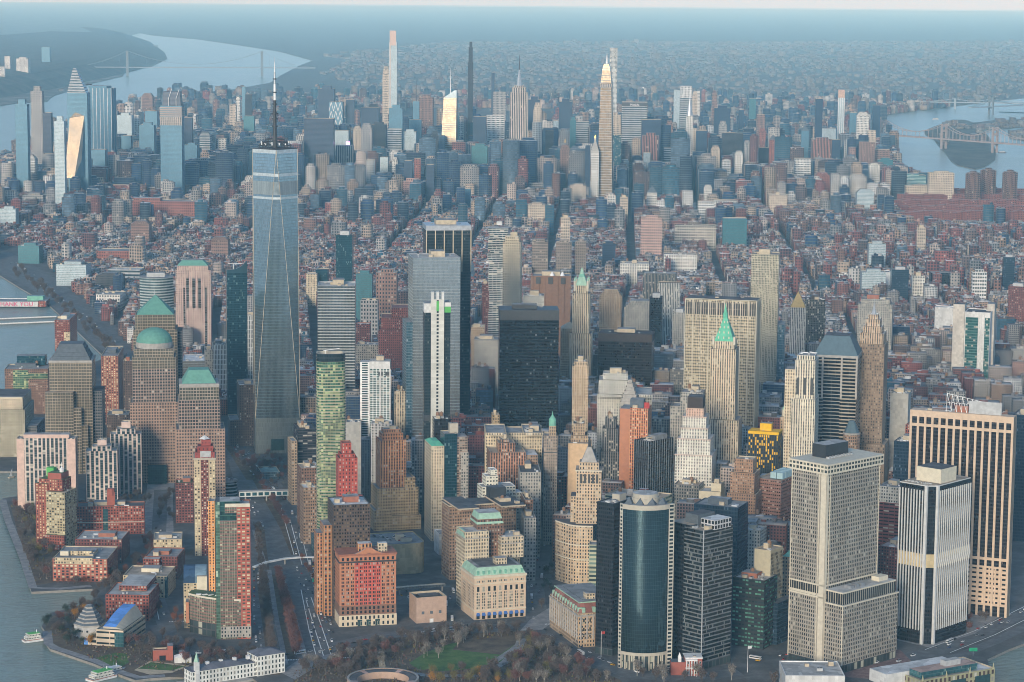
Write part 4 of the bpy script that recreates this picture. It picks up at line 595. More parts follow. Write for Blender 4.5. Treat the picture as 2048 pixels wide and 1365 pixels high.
s = B('office_tower', 'dark brown brick tower wrapped in black netting behind the red park front block', 667, 740, 740, 1008, 'netting', h=118, b=14, W2=42, roof='rf_white', clutter=5, tank=1, pm='rust', sh='netted brown tower')
part(s, 'wing', BX(s.x0-8, s.x0-.05, s.y0+14, s.y1, 0, s.h*.80, 'pier_orange', 'rf_gray')); part(s, 'wing', BX(s.x0-14, s.x0-8.05, s.y0+22, s.y1, 0, s.h*.72, 'pier_orange', 'rf_gray'))
s = B('parking_garage', 'tan curved parking garage with cars on its roof deck', 745, 845, 845, 1088, 'bare_tan', yb=1146, b=10, hide=True, sh='tan garage')
z = s.h; po = rect(s.x0, s.x1, s.y0, s.y0+62)[:1]+[(s.x1-8, s.y0-1)]+[(s.x1-8+12*math.sin(t*math.pi/8), s.y0+11-12*math.cos(t*math.pi/8)) for t in range(1, 5)]+[(s.x1+4, s.y0+60), (s.x0, s.y0+60)]
part(s, 'wall', PR(po, 0, z, 'bare_tan', 'rf_gray')); part(s, 'parapet', PR(po, z, z+1.3, 'bare_tan')); part(s, 'stair_tower', BX(4, 12, s.y0+20, s.y0+28, z, z+7, 'cream_box', 'rf_tan')); part(s, 'stair_tower', BX(8, 20, s.y0+14, s.y0+20, z, z+4, 'cream_box', 'rf_tan'))
for x in (-8.5, -5.5, -2, 11): part(s, 'louvre_slot', BX(x-.8, x+.8, s.y0-.5, s.y0+1, 5, z-2, 'pane_teal'))
GAR = (s, z)
for x0 in (-18, 3.4, ):
    for k in range(6): part(s, 'louvre_slot', BX(x0, x0+3.4, s.y0-.6, s.y0+1, 4+k*(z-7)/6, 5.2+k*(z-7)/6, 'pane_dark'))
s = B('ventilation_building', 'plain brown stone cube with an open roof well beside the tunnel ramps', 833, 893, 893, 1192, 'bare_pinkbrown', yb=1243, b=8, W2=26, **BARE, roof='rf_dark', par=2.5, sh='plain brown cube')
for x in (-9, 0, 9): part(s, 'vent_panel', BX(x-1.4, x+1.4, s.y0-.2, s.y0-.01, 9, 12, 'slate'))
part(s, 'gate', BX(-2, 2, s.y0-.25, s.y0-.01, 0, 4, 'white_metal')); part(s, 'roof_well', BX(-10, 10, -6, 6, s.h-2.5, s.h-.4, 'dark_metal', 'rf_dark'))
s = B('office_tower', 'tan setback brick tower with a rounded orange top behind the netted tower', 748, 842, 842, 1008, 'brick_tan', yb=1058, b=12, W2=44, tiers=[(748, 842, 0, 1, 1030), (748, 783, 0, 1, 1020), (756, 838, .08, 1, 975), (811, 832, .10, .9, 955), (763, 815, .18, .8, 880, 'pier_orange'), (768, 810, .25, .75, 866, 'brick_orange'), (772, 806, .3, .7, 858, 'brick_orange')], clutter=1, tank=0, sh='tan setback tower')
s = B('office_tower', 'slim deep red brick tower with stepped square top', 677, 715, 715, 915, 'brick_redplain', h=135, b=16, W2=26, tiers=[(677, 715, 0, 1, 916), (681, 711, .1, .9, 908), (685, 704, .2, .8, 886), ], **BARE, roof='rf_red', sh='slim red tower')
part(s, 'wing', BX(s.fx(700), s.fx(724), s.y0-5, s.y0-.05, 0, s.h*.70, 'brick_redplain', 'rf_red')); part(s, 'wing', BX(s.fx(715)+.05, s.fx(730), s.y0-9, s.y1, 0, s.h*.58, 'brick_redplain', 'rf_red'))
s = B('apartment_tower', 'rounded green glass tower with pale floor rings and an open roof crown', 634, 692, 692, 708, 'glass_green', h=232, b=18, hide=True, sh='rounded green glass tower')
def rrect(w, d, r, n=6):
    o = []
    for cx, cy, a in ((w-r, -d+r, -90), (w-r, d-r, 0), (-w+r, d-r, 90), (-w+r, -d+r, 180)):
        o += [(cx+r*math.cos(R_(a+90*i/n)), cy+r*math.sin(R_(a+90*i/n))) for i in range(n+1)]
    return o
po = rrect(s.w1/2, s.w1/2*.8, 9); H_ = s.h; part(s, 'curtain_wall', PR(po, 0, H_-9, 'glass_green', 'rf_gray')); part(s, 'crown_wall', PR(po, H_-9, H_, 'glass_dark')); k = [(x*1.02, y*1.02) for x, y in po]; b_ = MB(); n = len(po); ii = [(x*.86, y*.84) for x, y in po]
for i in range(n): j = (i+1) % n; b_.face([(*po[i], H_), (*po[j], H_), (*ii[j], H_), (*ii[i], H_)], 'cream_panel'); b_.face([(*ii[j], H_-8.9), (*ii[i], H_-8.9), (*ii[i], H_), (*ii[j], H_)], 'cream_panel')
part(s, 'crown_rim', b_); part(s, 'roof_crane', BR((-6, 0, H_-8), (-6, 0, H_+2), .6, 'white_metal').bar((-8, 0, H_+2), (10, 2, H_+4), .5, 'white_metal')); part(s, 'roof_plant', BX(-8, 8, -5, 5, H_-8.9, H_-4, 'hvac', 'rf_pale'))
for zf in range(1, 66): part(s, 'floor_ring', PR([(x*1.012, y*1.012) for x, y in po], zf*3.32, zf*3.32+.5, 'gold_trim', 'gold_trim', bottom=True))
s = B('hotel_tower', 'white tower of balcony slots and teal glass with square roof frame', 739, 780, 780, 724, 'whotel', h=164, b=26, W2=24, roof='rf_pale', clutter=4, sh='white balcony tower')
part(s, 'side_wing', BX(s.x0-12, s.x0-.05, s.y0+2, s.y1-3, 0, s.h-1, 'white_balcony', 'rf_pale')); b_ = part(s, 'top_frame', BX(s.x0-.2, s.x1+.2, s.y0-.25, s.y1, s.h-9, s.h+.3, 'bare_white', 'rf_pale')); part(s, 'louvre_panel', BX(-2, 4, s.y0-.4, s.y0-.26, s.h-18, s.h-13, 'dark_metal')); part(s, 'louvre_panel', BX(7, 13, s.y0-.4, s.y0-.26, s.h-18, s.h-13, 'dark_metal'))
for x in (s.x0, 1, s.x1): part(s, 'white_pier', BX(x-.8, x+.8, s.y0-.5, s.y0, 0, s.h-9, 'bare_white'))
B('hotel_tower', 'pale grey wall tower punched with small dark square windows', 742, 783, 783, 848, 'punched', h=99, b=26, W2=26, roof='rf_pale', tank=1)
B('office_tower', 'small tan classical tower between the white balcony tower and the glass shaft', 789, 813, 813, 783, 'pier_cream', h=124, b=24, W2=26, tank=1, roof='rf_tan')
B('office_building', 'plain grey concrete block glimpsed right of the rounded green tower', 692, 722, 722, 845, 'bare_concrete', h=105, b=24, W2=24, pent=0)
B('office_building', 'dark banded building with a red brick stripe left of the rounded green tower', 596, 634, 634, 858, 'redstripe', h=92, b=14, W2=44, roof='rf_dark', tank=1, clutter=3)
B('office_building', 'narrow tan brick wall building at the edge of the broad highway', 583, 595, 595, 882, 'stone_tan', yb=1010, b=12, W2=30, pent=0, clutter=1)
B('office_building', 'brown brick building with square water tank house below the rounded green tower', 603, 634, 634, 936, 'brick_brown', h=72, b=12, W2=34, tank=1, roof='rf_tan'); B('office_building', 'brown loft building with white roof beside the highway', 607, 634, 634, 975, 'brick_tanbrown', yb=1088, b=12, W2=26, roof='rf_white', clutter=5)
B('glass_pavilion', 'small teal glass front at the foot of the rounded green tower', 628, 650, 650, 1072, 'glass_teal', yb=1106, b=12, W2=20, **BARE); B('office_building', 'narrow pale blue slab beside the netted tower and highway', 638, 650, 650, 1108, 'glass_blue', yb=1162, b=12, W2=24, **BARE)
# glass shafts and trade centre
s = B('skyscraper', 'tallest glass tower with long tapering triangular faces and a ringed mast', 508, 600, 600, 836, 'concrete_fins', yb=906, b=18, hide=True, sh='tallest tapering glass tower')
hw = 30.5; Hr = 417.0; zb = s.h; base = rect(-hw, hw, -hw, hw); t_ = hw; topp = [(0, -t_), (t_, 0), (0, t_), (-t_, 0)]
s.root.rotation_euler = (0, 0, -R_(18)); cx = s.P[:2]+bdir(18-90)*hw+bdir(18)*hw; s.root.location = (cx[0], cx[1], 0); BLIST[-1] = (cx[0], cx[1], 44, Hr)+BLIST[-1][4:6]+(300,)+BLIST[-1][7:]
part(s, 'base', PR(base, 0, zb, 'concrete_fins', 'rf_gray')); zc = Hr
def tri(mb, a, b2, c2, m):   # facade face in metres -> bays / floors
    A, B2, C2 = Vector(a), Vector(b2), Vector(c2); ax = (B2-A).normalized() if abs(a[2]-b2[2]) < 1 else (C2-B2).normalized(); 
    mb.face([a, b2, c2], m, [((Vector(p)-A).dot(ax)/1.6, p[2]/4.1) for p in (a, b2, c2)])
mb = MB()
for i in range(4):
    a, b2 = base[i], base[(i+1) % 4]; tA = topp[i]; tB = topp[(i+1) % 4]
    tri(mb, (*a, zb+.05), (*b2, zb+.05), (*tA, zc), 'glass_wtc'); A, C2, B2 = (*b2, zb+.05), (*tB, zc), (*tA, zc); ax = (Vector(C2)-Vector(B2)).normalized()
    mb.face([A, C2, B2], 'glass_wtc', [((Vector(p)-Vector(A)).dot(ax)/1.6, p[2]/4.1) for p in (A, C2, B2)])
part(s, 'curtain_wall', mb)
for i in range(4):
    a, b2 = base[i], base[(i+1) % 4]; e1 = BR((*a, zb), (*topp[i], zc), .36, 'gold_trim'); part(s, 'edge_trim', e1); part(s, 'edge_trim', BR((*b2, zb), (*topp[i], zc), .36, 'gold_trim'))
def octo(z, k=1.004):
    f = (z-zb)/(zc-zb); o = []
    for i in range(4):
        for c_ in (base[i], base[(i+1) % 4]): o.append(((c_[0]+(topp[i][0]-c_[0])*f)*k, (c_[1]+(topp[i][1]-c_[1])*f)*k))
    return o
for za, z2, m_ in ((381, 385, 'wtc_band'), (356, 374, 'wtc_rib'), (350, 353, 'wtc_band'), (zc-5, zc, 'wtc_band')): part(s, 'plant_band', PR(octo(za), za, z2, m_, None, octo(z2)))
part(s, 'roof', PR(topp, zc, zc+1.2, 'dark_metal', 'rf_dark'))
for r_, z_ in ((21, zc+5), (17, zc+9), (13, zc+13)):
    b_ = MB(); ring = [(r_*math.cos(i*math.pi/12), r_*math.sin(i*math.pi/12)) for i in range(24)]
    for i in range(24): b_.bar((*ring[i], z_), (*ring[(i+1) % 24], z_), .7, 'dark_metal'); (i % 3 == 0) and b_.bar((*ring[i], zc+1), (*ring[i], z_+2), .45, 'dark_metal')
    part(s, 'crown_ring', b_)
for i in range(24): t = i*math.pi/12; part(s, 'antenna_dish', CY(19*math.cos(t), 19*math.sin(t), .9, zc+5.7, zc+8+(i % 3), 'dish' if i % 2 else 'dark_metal', 6))
b_ = MB(); b_.cyl(0, 0, 4.0, zc, zc+20, 'dark_metal', 8, 3.0); b_.cyl(0, 0, 2.6, zc+20, zc+56, 'dark_metal', 8, 2.0); part(s, 'mast', b_); b_ = MB(); b_.cyl(0, 0, 1.9, zc+66, zc+88, 'white_metal', 8, 1.6); part(s, 'mast_collar', b_); b_ = MB(); b_.cyl(0, 0, 1.8, zc+56, zc+66, 'dark_metal', 8); b_.cyl(0, 0, 1.4, zc+88, zc+104, 'steel', 8, 1.1); b_.cyl(0, 0, .9, zc+104, zc+117, 'white_metal', 8, .5); b_.cyl(0, 0, .35, zc+117, 541.3, 'steel', 6, .1); part(s, 'mast', b_)
for z_, r_ in ((zc+30, 4.6), (zc+40, 4.2), (zc+47, 5.0), (zc+60, 3.4), (zc+76, 2.8), (zc+94, 2.4)): part(s, 'mast_ring', CY(0, 0, r_, z_, z_+1.6, 'dark_metal', 12))
for a in (30, 150, 270): part(s, 'mast_guy', BR((19*math.cos(R_(a)), 19*math.sin(R_(a)), zc+9), (0, 0, zc+56), .22, 'dark_metal'))
part(s, 'entrance_panel', BX(-9, 9, -hw-.5, -hw-.05, 4, 20, 'pane_teal', 'steel'))
B('office_tower', 'pale grey glass tower with flat overhanging crown right of the tallest glass tower', 635, 710, 710, 572, 'glass_7', h=226, b=24, W2=50, roof='rf_pale', clutter=5, sh='pale grey glass tower')
s = B('skyscraper', 'tall silver mirror tower with a pale roof edge behind the white core shaft', 826, 921, 921, 515, 'glass_pale', h=298, b=17, W2=52, roof='rf_pale', clutter=4, sh='silver mirror tower'); part(s, 'notched_edge', BX(s.x0-7, s.x0-.05, s.y0+10, s.y1, 0, s.h*.72, 'glass_blue', 'rf_gray'))
s = B('skyscraper', 'tall dark glass tower with gold mullions on its open crown', 853, 942, 942, 452, 'glass_dark', h=329, b=19, W2=50, roof='rf_dark', clutter=4, sh='dark glass tower with gold crown mullions')
for i in range(6): part(s, 'crown_mullion', BX(s.x0+s.w1*i/5-.6, s.x0+s.w1*i/5+.6, s.y0-.7, s.y0-.02, s.h-60, s.h-6, 'gold_trim'))
band(s, s.h-6, s.h+.4, 'steel', .5, 'crown_band'); band(s, s.h-12, s.h-10, 'dark_metal', .3, 'crown_band')
s = B('apartment_tower', 'white concrete core shaft between dark glass flanks with green netting at its top', 849, 901, 901, 612, 'glass_dark', h=262, b=20, W2=22, roof='rf_gray', **BARE, sh='white core shaft')
X0, X1 = s.fx(862), s.fx(888); b_ = MB(); b_.box(X0, X1, s.y0-3.0, s.y0-.05, 0, s.h+8, 'core_slots', 'rf_gray'); part(s, 'core_shaft', b_)
for x in (X0+1.6, (X0+X1)/2, X1-1.6): part(s, 'core_finger', BX(x-1.5, x+1.5, s.y0-3.0, s.y0+1.5, s.h+8.02, s.h+17, 'bare_white'))
part(s, 'safety_net', BX(s.x0-.4, X0-.03, s.y0-.5, s.y1, s.h-8, s.h+3, 'bare_white', 'rf_gray')); part(s, 'safety_net', BX(X1+.03, s.x1+.4, s.y0-.5, s.y1, s.h-8, s.h-1, 'green_net')); part(s, 'safety_net', BX(X1+.03, s.x1+.4, s.y0-.5, s.y1, s.h-.9, s.h+4, 'bare_white', 'rf_gray')); part(s, 'safety_net', BX((X0+X1)/2-1.5, (X0+X1)/2+1.5, s.y0-3.2, s.y0-3.05, s.h-6, s.h+6, 'green_net'))
band(s, s.h*.47, s.h*.50, 'dark_metal', .4)
s = B('apartment_tower', 'beige limestone clad tower with arched top windows behind the dark gold crowned tower', 1006, 1041, 1041, 475, 'stone_cream', h=282, b=32, W2=30, tiers=[(1006, 1041, 0, 1, 485), (1010, 1038, .1, .9, 474)], sh='beige limestone tower')
s = B('apartment_tower', 'slender tower of staggered white balcony boxes and blue glass', 978, 1019, 1019, 452, 'balcony', h=250, b=30, W2=26, roof='rf_pale', hide=True, sh='staggered balcony tower')
rr = random.Random(4); z = 0; k = 0
while z < s.h-6:
    dz = rr.choice([12, 15, 18]) if z < 170 else rr.choice([6, 9]); o1, o2, o3 = (rr.uniform(-1.2, 1.2) if z < 170 else rr.uniform(-3.5, 3) for _ in range(3)); part(s, 'stacked_floors', PR(rect(s.x0+o1, s.x1+o2, s.y0+o3, s.y1), z, min(s.h, z+dz)-.05, 'balcony', 'rf_pale', bottom=True)); z += dz
part(s, 'roof_house', BX(-5, 4, -4, 5, s.h, s.h+6, 'bare_white', 'rf_pale'))
B('office_building', 'low grey slab with small windows below the staggered balcony tower', 948, 1000, 1000, 680, 'stone_grey', h=88, b=28, W2=40, clutter=4); B('office_building', 'small tan block left of the grey slab and black monolith', 942, 969, 969, 655, 'stone_tan', h=98, b=28, W2=26); B('apartment_tower', 'slim red brown slab beside the staggered balcony tower', 964, 980, 980, 568, 'brick_maroon', h=135, b=28, W2=18)
s = B('office_tower', 'black steel monolith with dark window bands', 1000, 1118, 1118, 622, 'liberty', h=226, b=24, W2=46, roof='rf_dark', clutter=4, pm='dark_metal', sh='black steel monolith'); band(s, s.h-12, s.h+.5, 'dark_metal', .4, 'crown_band')
B('office_building', 'tan stone crown glimpsed above the black monolith', 1047, 1088, 1088, 592, 'stone_pale', h=215, b=28, W2=30, tank=1)
s = B('telephone_tower', 'windowless red brown tower with white dishes on its roof', 1064, 1139, 1139, 553, 'bare_brown', h=167, b=30, W2=44, roof='rf_gray', clutter=2, sh='windowless brown tower')
for i in range(7): part(s, 'brown_shaft', BX(s.x0+s.w1*i/6-2.2, s.x0+s.w1*i/6+2.2, s.y0-1.6, s.y0-.02, 0, s.h-(14 if i % 2 else 0), 'bare_brown'))
for i in (1, 3, 5): part(s, 'vent_opening', BX(s.x0+s.w1*i/6-4, s.x0+s.w1*i/6+4, s.y0-1.8, s.y0-1.62, s.h-13, s.h-2, 'dark_metal'))
for x in (2, 19): part(s, 'satellite_dish', CY(x, s.y0+6, 4.2, s.h, s.h+6, 'dish', 12, 1))
# gothic white tower
s = B('skyscraper', 'slender cream gothic tower with a green copper pyramid crown', 1144, 1180, 1180, 588, 'pier_cream', h=195, b=33, W2=27, tiers=[(1140, 1184, -.1, 1.1, 668), (1145, 1179, 0, 1, 588), (1149, 1175, .12, .88, 572)], **BARE, sh='gothic tower with green crown')
X0, X1, Y0, Y1, z0, z1 = s.tiers[-1]; zt = s.zz(534, 0, 0); part(s, 'copper_crown', PR(rect(X0+1, X1-1, Y0+1, Y1-1), z1-1, z1+(zt-z1)*.45, 'pale_copper', 'pale_copper', rect(X0*.5, X1*.5, Y0*.5, Y1*.5)).prism(rect(X0*.45, X1*.45, Y0*.45, Y1*.45), z1+(zt-z1)*.45, z1+(zt-z1)*.62, 'copper', 'pale_copper', rect(X0*.36, X1*.36, Y0*.36, Y1*.36)).cyl(0, 0, X1*.4, z1+(zt-z1)*.62, zt, 'pale_copper', 8, .1))
for x in (X0, X1):
    for y in (Y0, Y1): part(s, 'corner_pinnacle', CY(x, y, 1.8, z1-8, z1+7, 'stone_rail', 8).cyl(x, y, 1.8, z1+7, z1+13, 'pale_copper', 8, .05))
s = B('office_tower', 'tan tower with a pale pyramid cap below the gothic tower', 1121, 1156, 1156, 658, 'stone_tan', h=140, b=28, W2=24, **BARE); hip(s, 'pyramid_cap', (s.x0, s.x1, s.y0, s.y1), s.h, s.h+9, 'cream_panel', 1.0)
s = B('office_tower', 'wide dark brown glass block with plain top band', 1197, 1304, 1304, 670, 'brown_glass', h=148, b=35, W2=40, roof='rf_dark', clutter=5, sh='dark brown glass block'); band(s, s.h-11, s.h+.3, 'dark_brown', .4, 'top_band')
# --- central stone group
B('office_tower', 'slim tan limestone tower with arched top windows right of the black monolith', 1145, 1177, 1177, 727, 'stone_buff', h=168, b=28, W2=26, tiers=[(1145, 1177, 0, 1, 733), (1149, 1175, .1, .9, 724)], clutter=2)
s = B('office_tower', 'tan tower with dark terrace frames in front of the slim limestone tower', 1140, 1176, 1176, 870, 'stone_tan', h=120, b=28, W2=34, tiers=[(1138, 1178, 0, 1, 900), (1142, 1176, .1, 1, 872), (1146, 1170, .2, .9, 848)], tank=1, roof='rf_dark')
s = B('office_tower', 'plain buff wall tower left of the pyramid topped tower', 1136, 1183, 1183, 888, 'buff_blank', h=112, b=30, W2=30, roof='rf_tan', pent=0, clutter=1)
B('office_building', 'large twin-winged pale stone office block with deep light court', 1194, 1304, 1304, 775, 'stone_pale', h=160, b=30, W2=60, tiers=[(1194, 1304, .35, 1, 790), (1194, 1245, 0, 1, 790), (1255, 1304, 0, 1, 790), (1197, 1262, .1, .8, 762), (1205, 1255, .2, .6, 748)], roof='rf_pale', clutter=5, sh='twin-winged pale block')
s = B('office_tower', 'grey tower with a stone stepped pyramid behind the orange striped tower', 1240, 1277, 1277, 812, 'pier_pale', h=140, b=33, W2=30, **BARE)
zt = s.h
for k in range(7): f = 1-k/7.5; part(s, 'pyramid_step', PR(rect(s.x0*f, s.x1*f, s.y0*f, s.y1*f), zt+k*4.2, zt+k*4.2+4.2, 'granite', 'granite'))
s = B('office_tower', 'orange brick tower with red upright stripes and a small flat roof house', 1260, 1296, 1296, 818, 'pier_redorange', h=148, b=38, W2=30, roof='rf_gray', clutter=4, sh='orange striped tower'); part(s, 'side_wall', BX(s.x0-12, s.x0-.05, s.y0, s.y1, 0, s.h-1, 'bare_orange', 'rf_gray')); part(s, 'roof_house', BX(-12, 4, -6, 8, s.h-1, s.h+9, 'slate', 'rf_gray')); part(s, 'sign_panel', BX(6, 12, s.y0+2, s.y0+2.4, s.h, s.h+7, 'red_paint'))
s = B('office_tower', 'dark gothic stone tower left of the orange striped tower', 1203, 1237, 1237, 858, 'pier_dark', h=120, b=33, W2=28, tiers=[(1200, 1240, 0, 1, 905), (1204, 1236, .08, .92, 858), (1209, 1231, .2, .8, 838)], roof='rf_dark', tank=1)
s = B('office_tower', 'grey steel tower with thin white uprights on two faces', 1269, 1297, 1347, 884, 'glass_black', h=118, b=72, W2=None, roof='rf_dark', clutter=7, pm='steel', sh='grey steel tower'); piers(s, 7, 11, 0, s.h, 'steel', .55, .5)
s = B('office_tower', 'white setback tower with dark box on a pink top', 1350, 1424, 1424, 905, 'stone_white', h=112, b=38, W2=40, tiers=[(1350, 1424, 0, 1, 912), (1354, 1420, .04, .96, 880), (1360, 1414, .1, .9, 858), (1363, 1410, .15, .85, 835), (1369, 1404, .2, .8, 818, 'stone_pink')], **BARE, sh='white setback tower'); X0, X1, Y0, Y1, z0, z1 = s.tiers[-1]; part(s, 'roof_tank_house', BX(X0+1, X1-1, Y0+1, Y1-1, z1, z1+13, 'dark_brown', 'rf_dark'))
for t in s.tiers[:4]: part(s, 'cornice', PR(rect(t[0]-.5, t[1]+.5, t[2]-.5, t[3]+.5), t[5]-.8, t[5]+.2, 'stone_pinkplain', 'rf_pale', bottom=True))
B('office_tower', 'grey stone office tower half hidden behind the white setback tower', 1341, 1405, 1405, 795, 'stone_grey', h=150, b=38, W2=30, tiers=[(1341, 1405, 0, 1, 815), (1361, 1405, 0, 1, 786)], tank=1)
s = B('skyscraper', 'broad banded bank slab glowing gold on its left with a framed roof', 1371, 1513, 1518, 604, 'lib28', h=246, b=41, W2=32, roof='rf_dark', clutter=3, pent=0, sh='broad banded bank slab')
piers(s, 9, 4, 0, s.h+.5, 'steel_pale', 1.1, .9, faces='fr'); part(s, 'plant_floor', BX(s.x0, s.x1, s.y0-.1, s.y0-.01, s.h-19, s.h-3, 'louvres')); part(s, 'roof_frame', BX(s.x0, s.x1, s.y0, s.y1, s.h+.5, s.h+1.4, 'steel_pale', 'rf_dark'))
s = B('skyscraper', 'tan stone tower with a bright green copper pyramid and spire', 1419, 1474, 1474, 692, 'pier_cream', h=218, b=38, W2=34, tiers=[(1415, 1481, -.12, 1.1, 842), (1421, 1472, 0, 1, 700), (1426, 1468, .1, .9, 684)], **BARE, sh='tower with bright green pyramid')
X0, X1, Y0, Y1, z0, z1 = s.tiers[-1]; zt = s.zz(607, 0, 0); hip(s, 'copper_pyramid', (X0+.5, X1-.5, Y0+.5, Y1-.5), z1-1, z1+(zt-z1)*.62, 'bright_copper', .82); part(s, 'lantern', CY(0, 0, 3.0, z1+(zt-z1)*.6, z1+(zt-z1)*.74, 'bright_copper', 8)); part(s, 'spire', CY(0, 0, 2.2, z1+(zt-z1)*.74, zt, 'bright_copper', 8, .1))
for x in (X0, X1): part(s, 'corner_pinnacle', CY(x, Y0, 1.5, z1-4, z1+6, 'stone_rail', 6))
for k in range(4):
    for j in range(3): part(s, 'roof_dormer', BX(-7+j*6.2+.8*k*(1-j), -5.8+j*6.2+.8*k*(1-j), Y0+1.6+k*1.9, Y0+3.6+k*1.9, z1+3+k*6, z1+5.4+k*6, 'stone_rail'))
s = B('apartment_tower', 'very tall pale tower with rippled steel skin above the banded bank slab', 1503, 1558, 1558, 510, 'spruce', h=265, b=35, W2=34, roof='rf_gray', clutter=3, sh='rippled pale tower')
rr = random.Random(5)
for i in range(9): part(s, 'rippled_bay', BX(s.x0+s.w1*i/9+.6, s.x0+s.w1*i/9+4.0, s.y0-1.1, s.y0-.02, 20, s.h-rr.uniform(2, 60), 'spruce'))
part(s, 'lower_block', BX(s.x0-8, s.x1+10, s.y0+4, s.y1+10, 0, s.h*.62, 'glass_blue', 'rf_gray'))
# right of centre
s = B('skyscraper', 'white limestone tower with tall arched windows near its top', 1591, 1631, 1631, 716, 'pier_white', h=218, b=40, W2=34, tiers=[(1585, 1633, -.1, 1.1, 800), (1591, 1631, 0, 1, 722), (1594, 1629, .1, .9, 712)], roof='rf_gray', pent=0, clutter=2, sh='white limestone tower')
part(s, 'side_wall', BX(s.x0-12, s.x0-.6, s.y0+4, s.y1-3, 0, s.h*.93, 'stone_cream', 'rf_gray'))
for x in (-8, 0, 8): part(s, 'arched_window', BX(x-1.6, x+1.6, s.y0-.25, s.y0+.3, s.h*.80, s.h*.89, 'dark_metal'))
s = B('skyscraper', 'banded black glass tower with a steep dark hipped roof', 1630, 1714, 1714, 716, 'band60', h=205, b=40, W2=50, **BARE, sh='dark hip roofed tower'); hip(s, 'hipped_roof', (s.x0-1, s.x1+1, s.y0-1, s.y1+1), s.h+2, s.h+24, 'slate_blue', .42, 'rf_dark'); band(s, s.h-1, s.h+2, 'granite', 1.6, 'cornice'); part(s, 'glass_centre', BX(s.fx(1648), s.fx(1682), s.y0-.8, s.y0-.02, 0, s.h-24, 'stripe_navy'))
for i in range(4): part(s, 'corner_column', BX((s.x0, s.fx(1646), s.fx(1684), s.x1)[i]-1.1, (s.x0, s.fx(1646), s.fx(1684), s.x1)[i]+1.1, s.y0-1.2, s.y0-.02, s.h-50, s.h-1, 'granite'))
s = B('skyscraper', 'tall brown deco tower stepping up to a thin spire', 1716, 1769, 1769, 690, 'deco_brown', h=215, b=42, W2=36, tiers=[(1712, 1776, -.1, 1.1, 890), (1716, 1769, 0, 1, 690), (1719, 1766, .06, .94, 668, 'deco_top'), (1724, 1761, .14, .86, 655, 'deco_top'), (1728, 1757, .22, .78, 640, 'deco_top'), (1733, 1752, .3, .7, 630, 'deco_top')], **BARE, roof='rf_tan', sh='brown deco tower')
X0, X1, Y0, Y1, z0, z1 = s.tiers[-1]; part(s, 'spire', CY(0, 0, 3.2, z1-1, z1+6, 'steel', 8, 2).cyl(0, 0, 1.2, z1+6, z1+20, 'steel', 8, .1))
s = B('office_tower', 'courthouse tower with a golden pyramid roof', 1580, 1612, 1612, 616, 'pier_pale', h=150, b=33, W2=30, **BARE, sh='golden pyramid courthouse'); hip(s, 'gold_pyramid', (s.x0+1, s.x1-1, s.y0+1, s.y1-1), s.h, s.h+24, 'goldroof', 1.0)
B('office_tower', 'dark grid block right of the golden pyramid courthouse', 1610, 1651, 1651, 600, 'dark_grid', h=142, b=33, W2=30, pm='dark_brown', roof='rf_dark'); B('office_tower', 'grey windowed slab behind the brown deco tower', 1716, 1785, 1785, 602, 'stone_grey', h=150, b=38, W2=40, tiers=[(1716, 1785, 0, 1, 610), (1722, 1780, .1, .9, 600)], pm='rust')
s = B('church_tower', 'slim pale tower with a domed lantern left of the white limestone tower', 1561, 1577, 1577, 835, 'stone_tan', h=108, b=38, W2=14, **BARE); part(s, 'lantern', CY(0, 0, 4.0, s.h, s.h+9, 'stone_rail', 8).cyl(0, 0, 4.2, s.h+9, s.h+14, 'pale_copper', 8, 1).cyl(0, 0, .7, s.h+14, s.h+24, 'white_metal', 6, .1))
B('office_building', 'pale stone block with many windows left of the white limestone tower', 1560, 1590, 1590, 880, 'stone_grey', h=95, b=38, W2=24)
s = B('office_tower', 'round cornered brick tower with a blue grey cap below the dark hip roofed tower', 1685, 1718, 1718, 868, 'brick_tanbrown', h=118, b=42, hide=True); r = s.w1/2; part(s, 'wall', CY(0, 0, r, 0, s.h, 'brick_tanbrown', 8, top='rf_gray')); part(s, 'cap_roof', CY(0, 0, r*.95, s.h, s.h+14, 'slate_blue', 8, r*.35)); part(s, 'cornice', CY(0, 0, r+.8, s.h-2, s.h+.02, 'granite', 8))
s = B('hotel_tower', 'black slab dotted with bright yellow panels and a yellow roof frame', 1497, 1557, 1557, 866, 'yellow_dots', h=112, b=44, W2=22, roof='rf_gray', pent=0, clutter=1, sh='yellow dotted slab'); band(s, s.h-3, s.h+.3, 'yellow', .5, 'roof_frame'); part(s, 'roof_house', BX(-6, 8, -3, 7, s.h, s.h+9, 'yellow', 'rf_gray'))
s = B('office_tower', 'brown brick deco tower with chamfered top below the yellow dotted slab', 1455, 1512, 1512, 948, 'deco_tan', h=104, b=44, W2=34, tiers=[(1455, 1512, 0, 1, 990), (1460, 1508, .08, .92, 948), (1466, 1503, .2, .8, 920)], roof='rf_tan', pent=0, clutter=1, sh='chamfered brown deco tower')
s = B('office_building', 'dark green ribbed block with three white dishes on its roof', 1405, 1432, 1467, 934, 'ribbed_dark', h=72, b=66, roof='rf_dark', pent=0, clutter=2, sh='dark ribbed block')
for k in range(3): part(s, 'satellite_dish', CY(0, s.y0+10+k*7, 3.2, s.h-1, s.h+4.6, 'dish', 12, 1.1))
B('office_building', 'dark stone block of small windows left of the dark ribbed block', 1348, 1398, 1398, 972, 'stone_dark', h=78, b=42, W2=30, roof='rf_tan', clutter=6, tank=1)
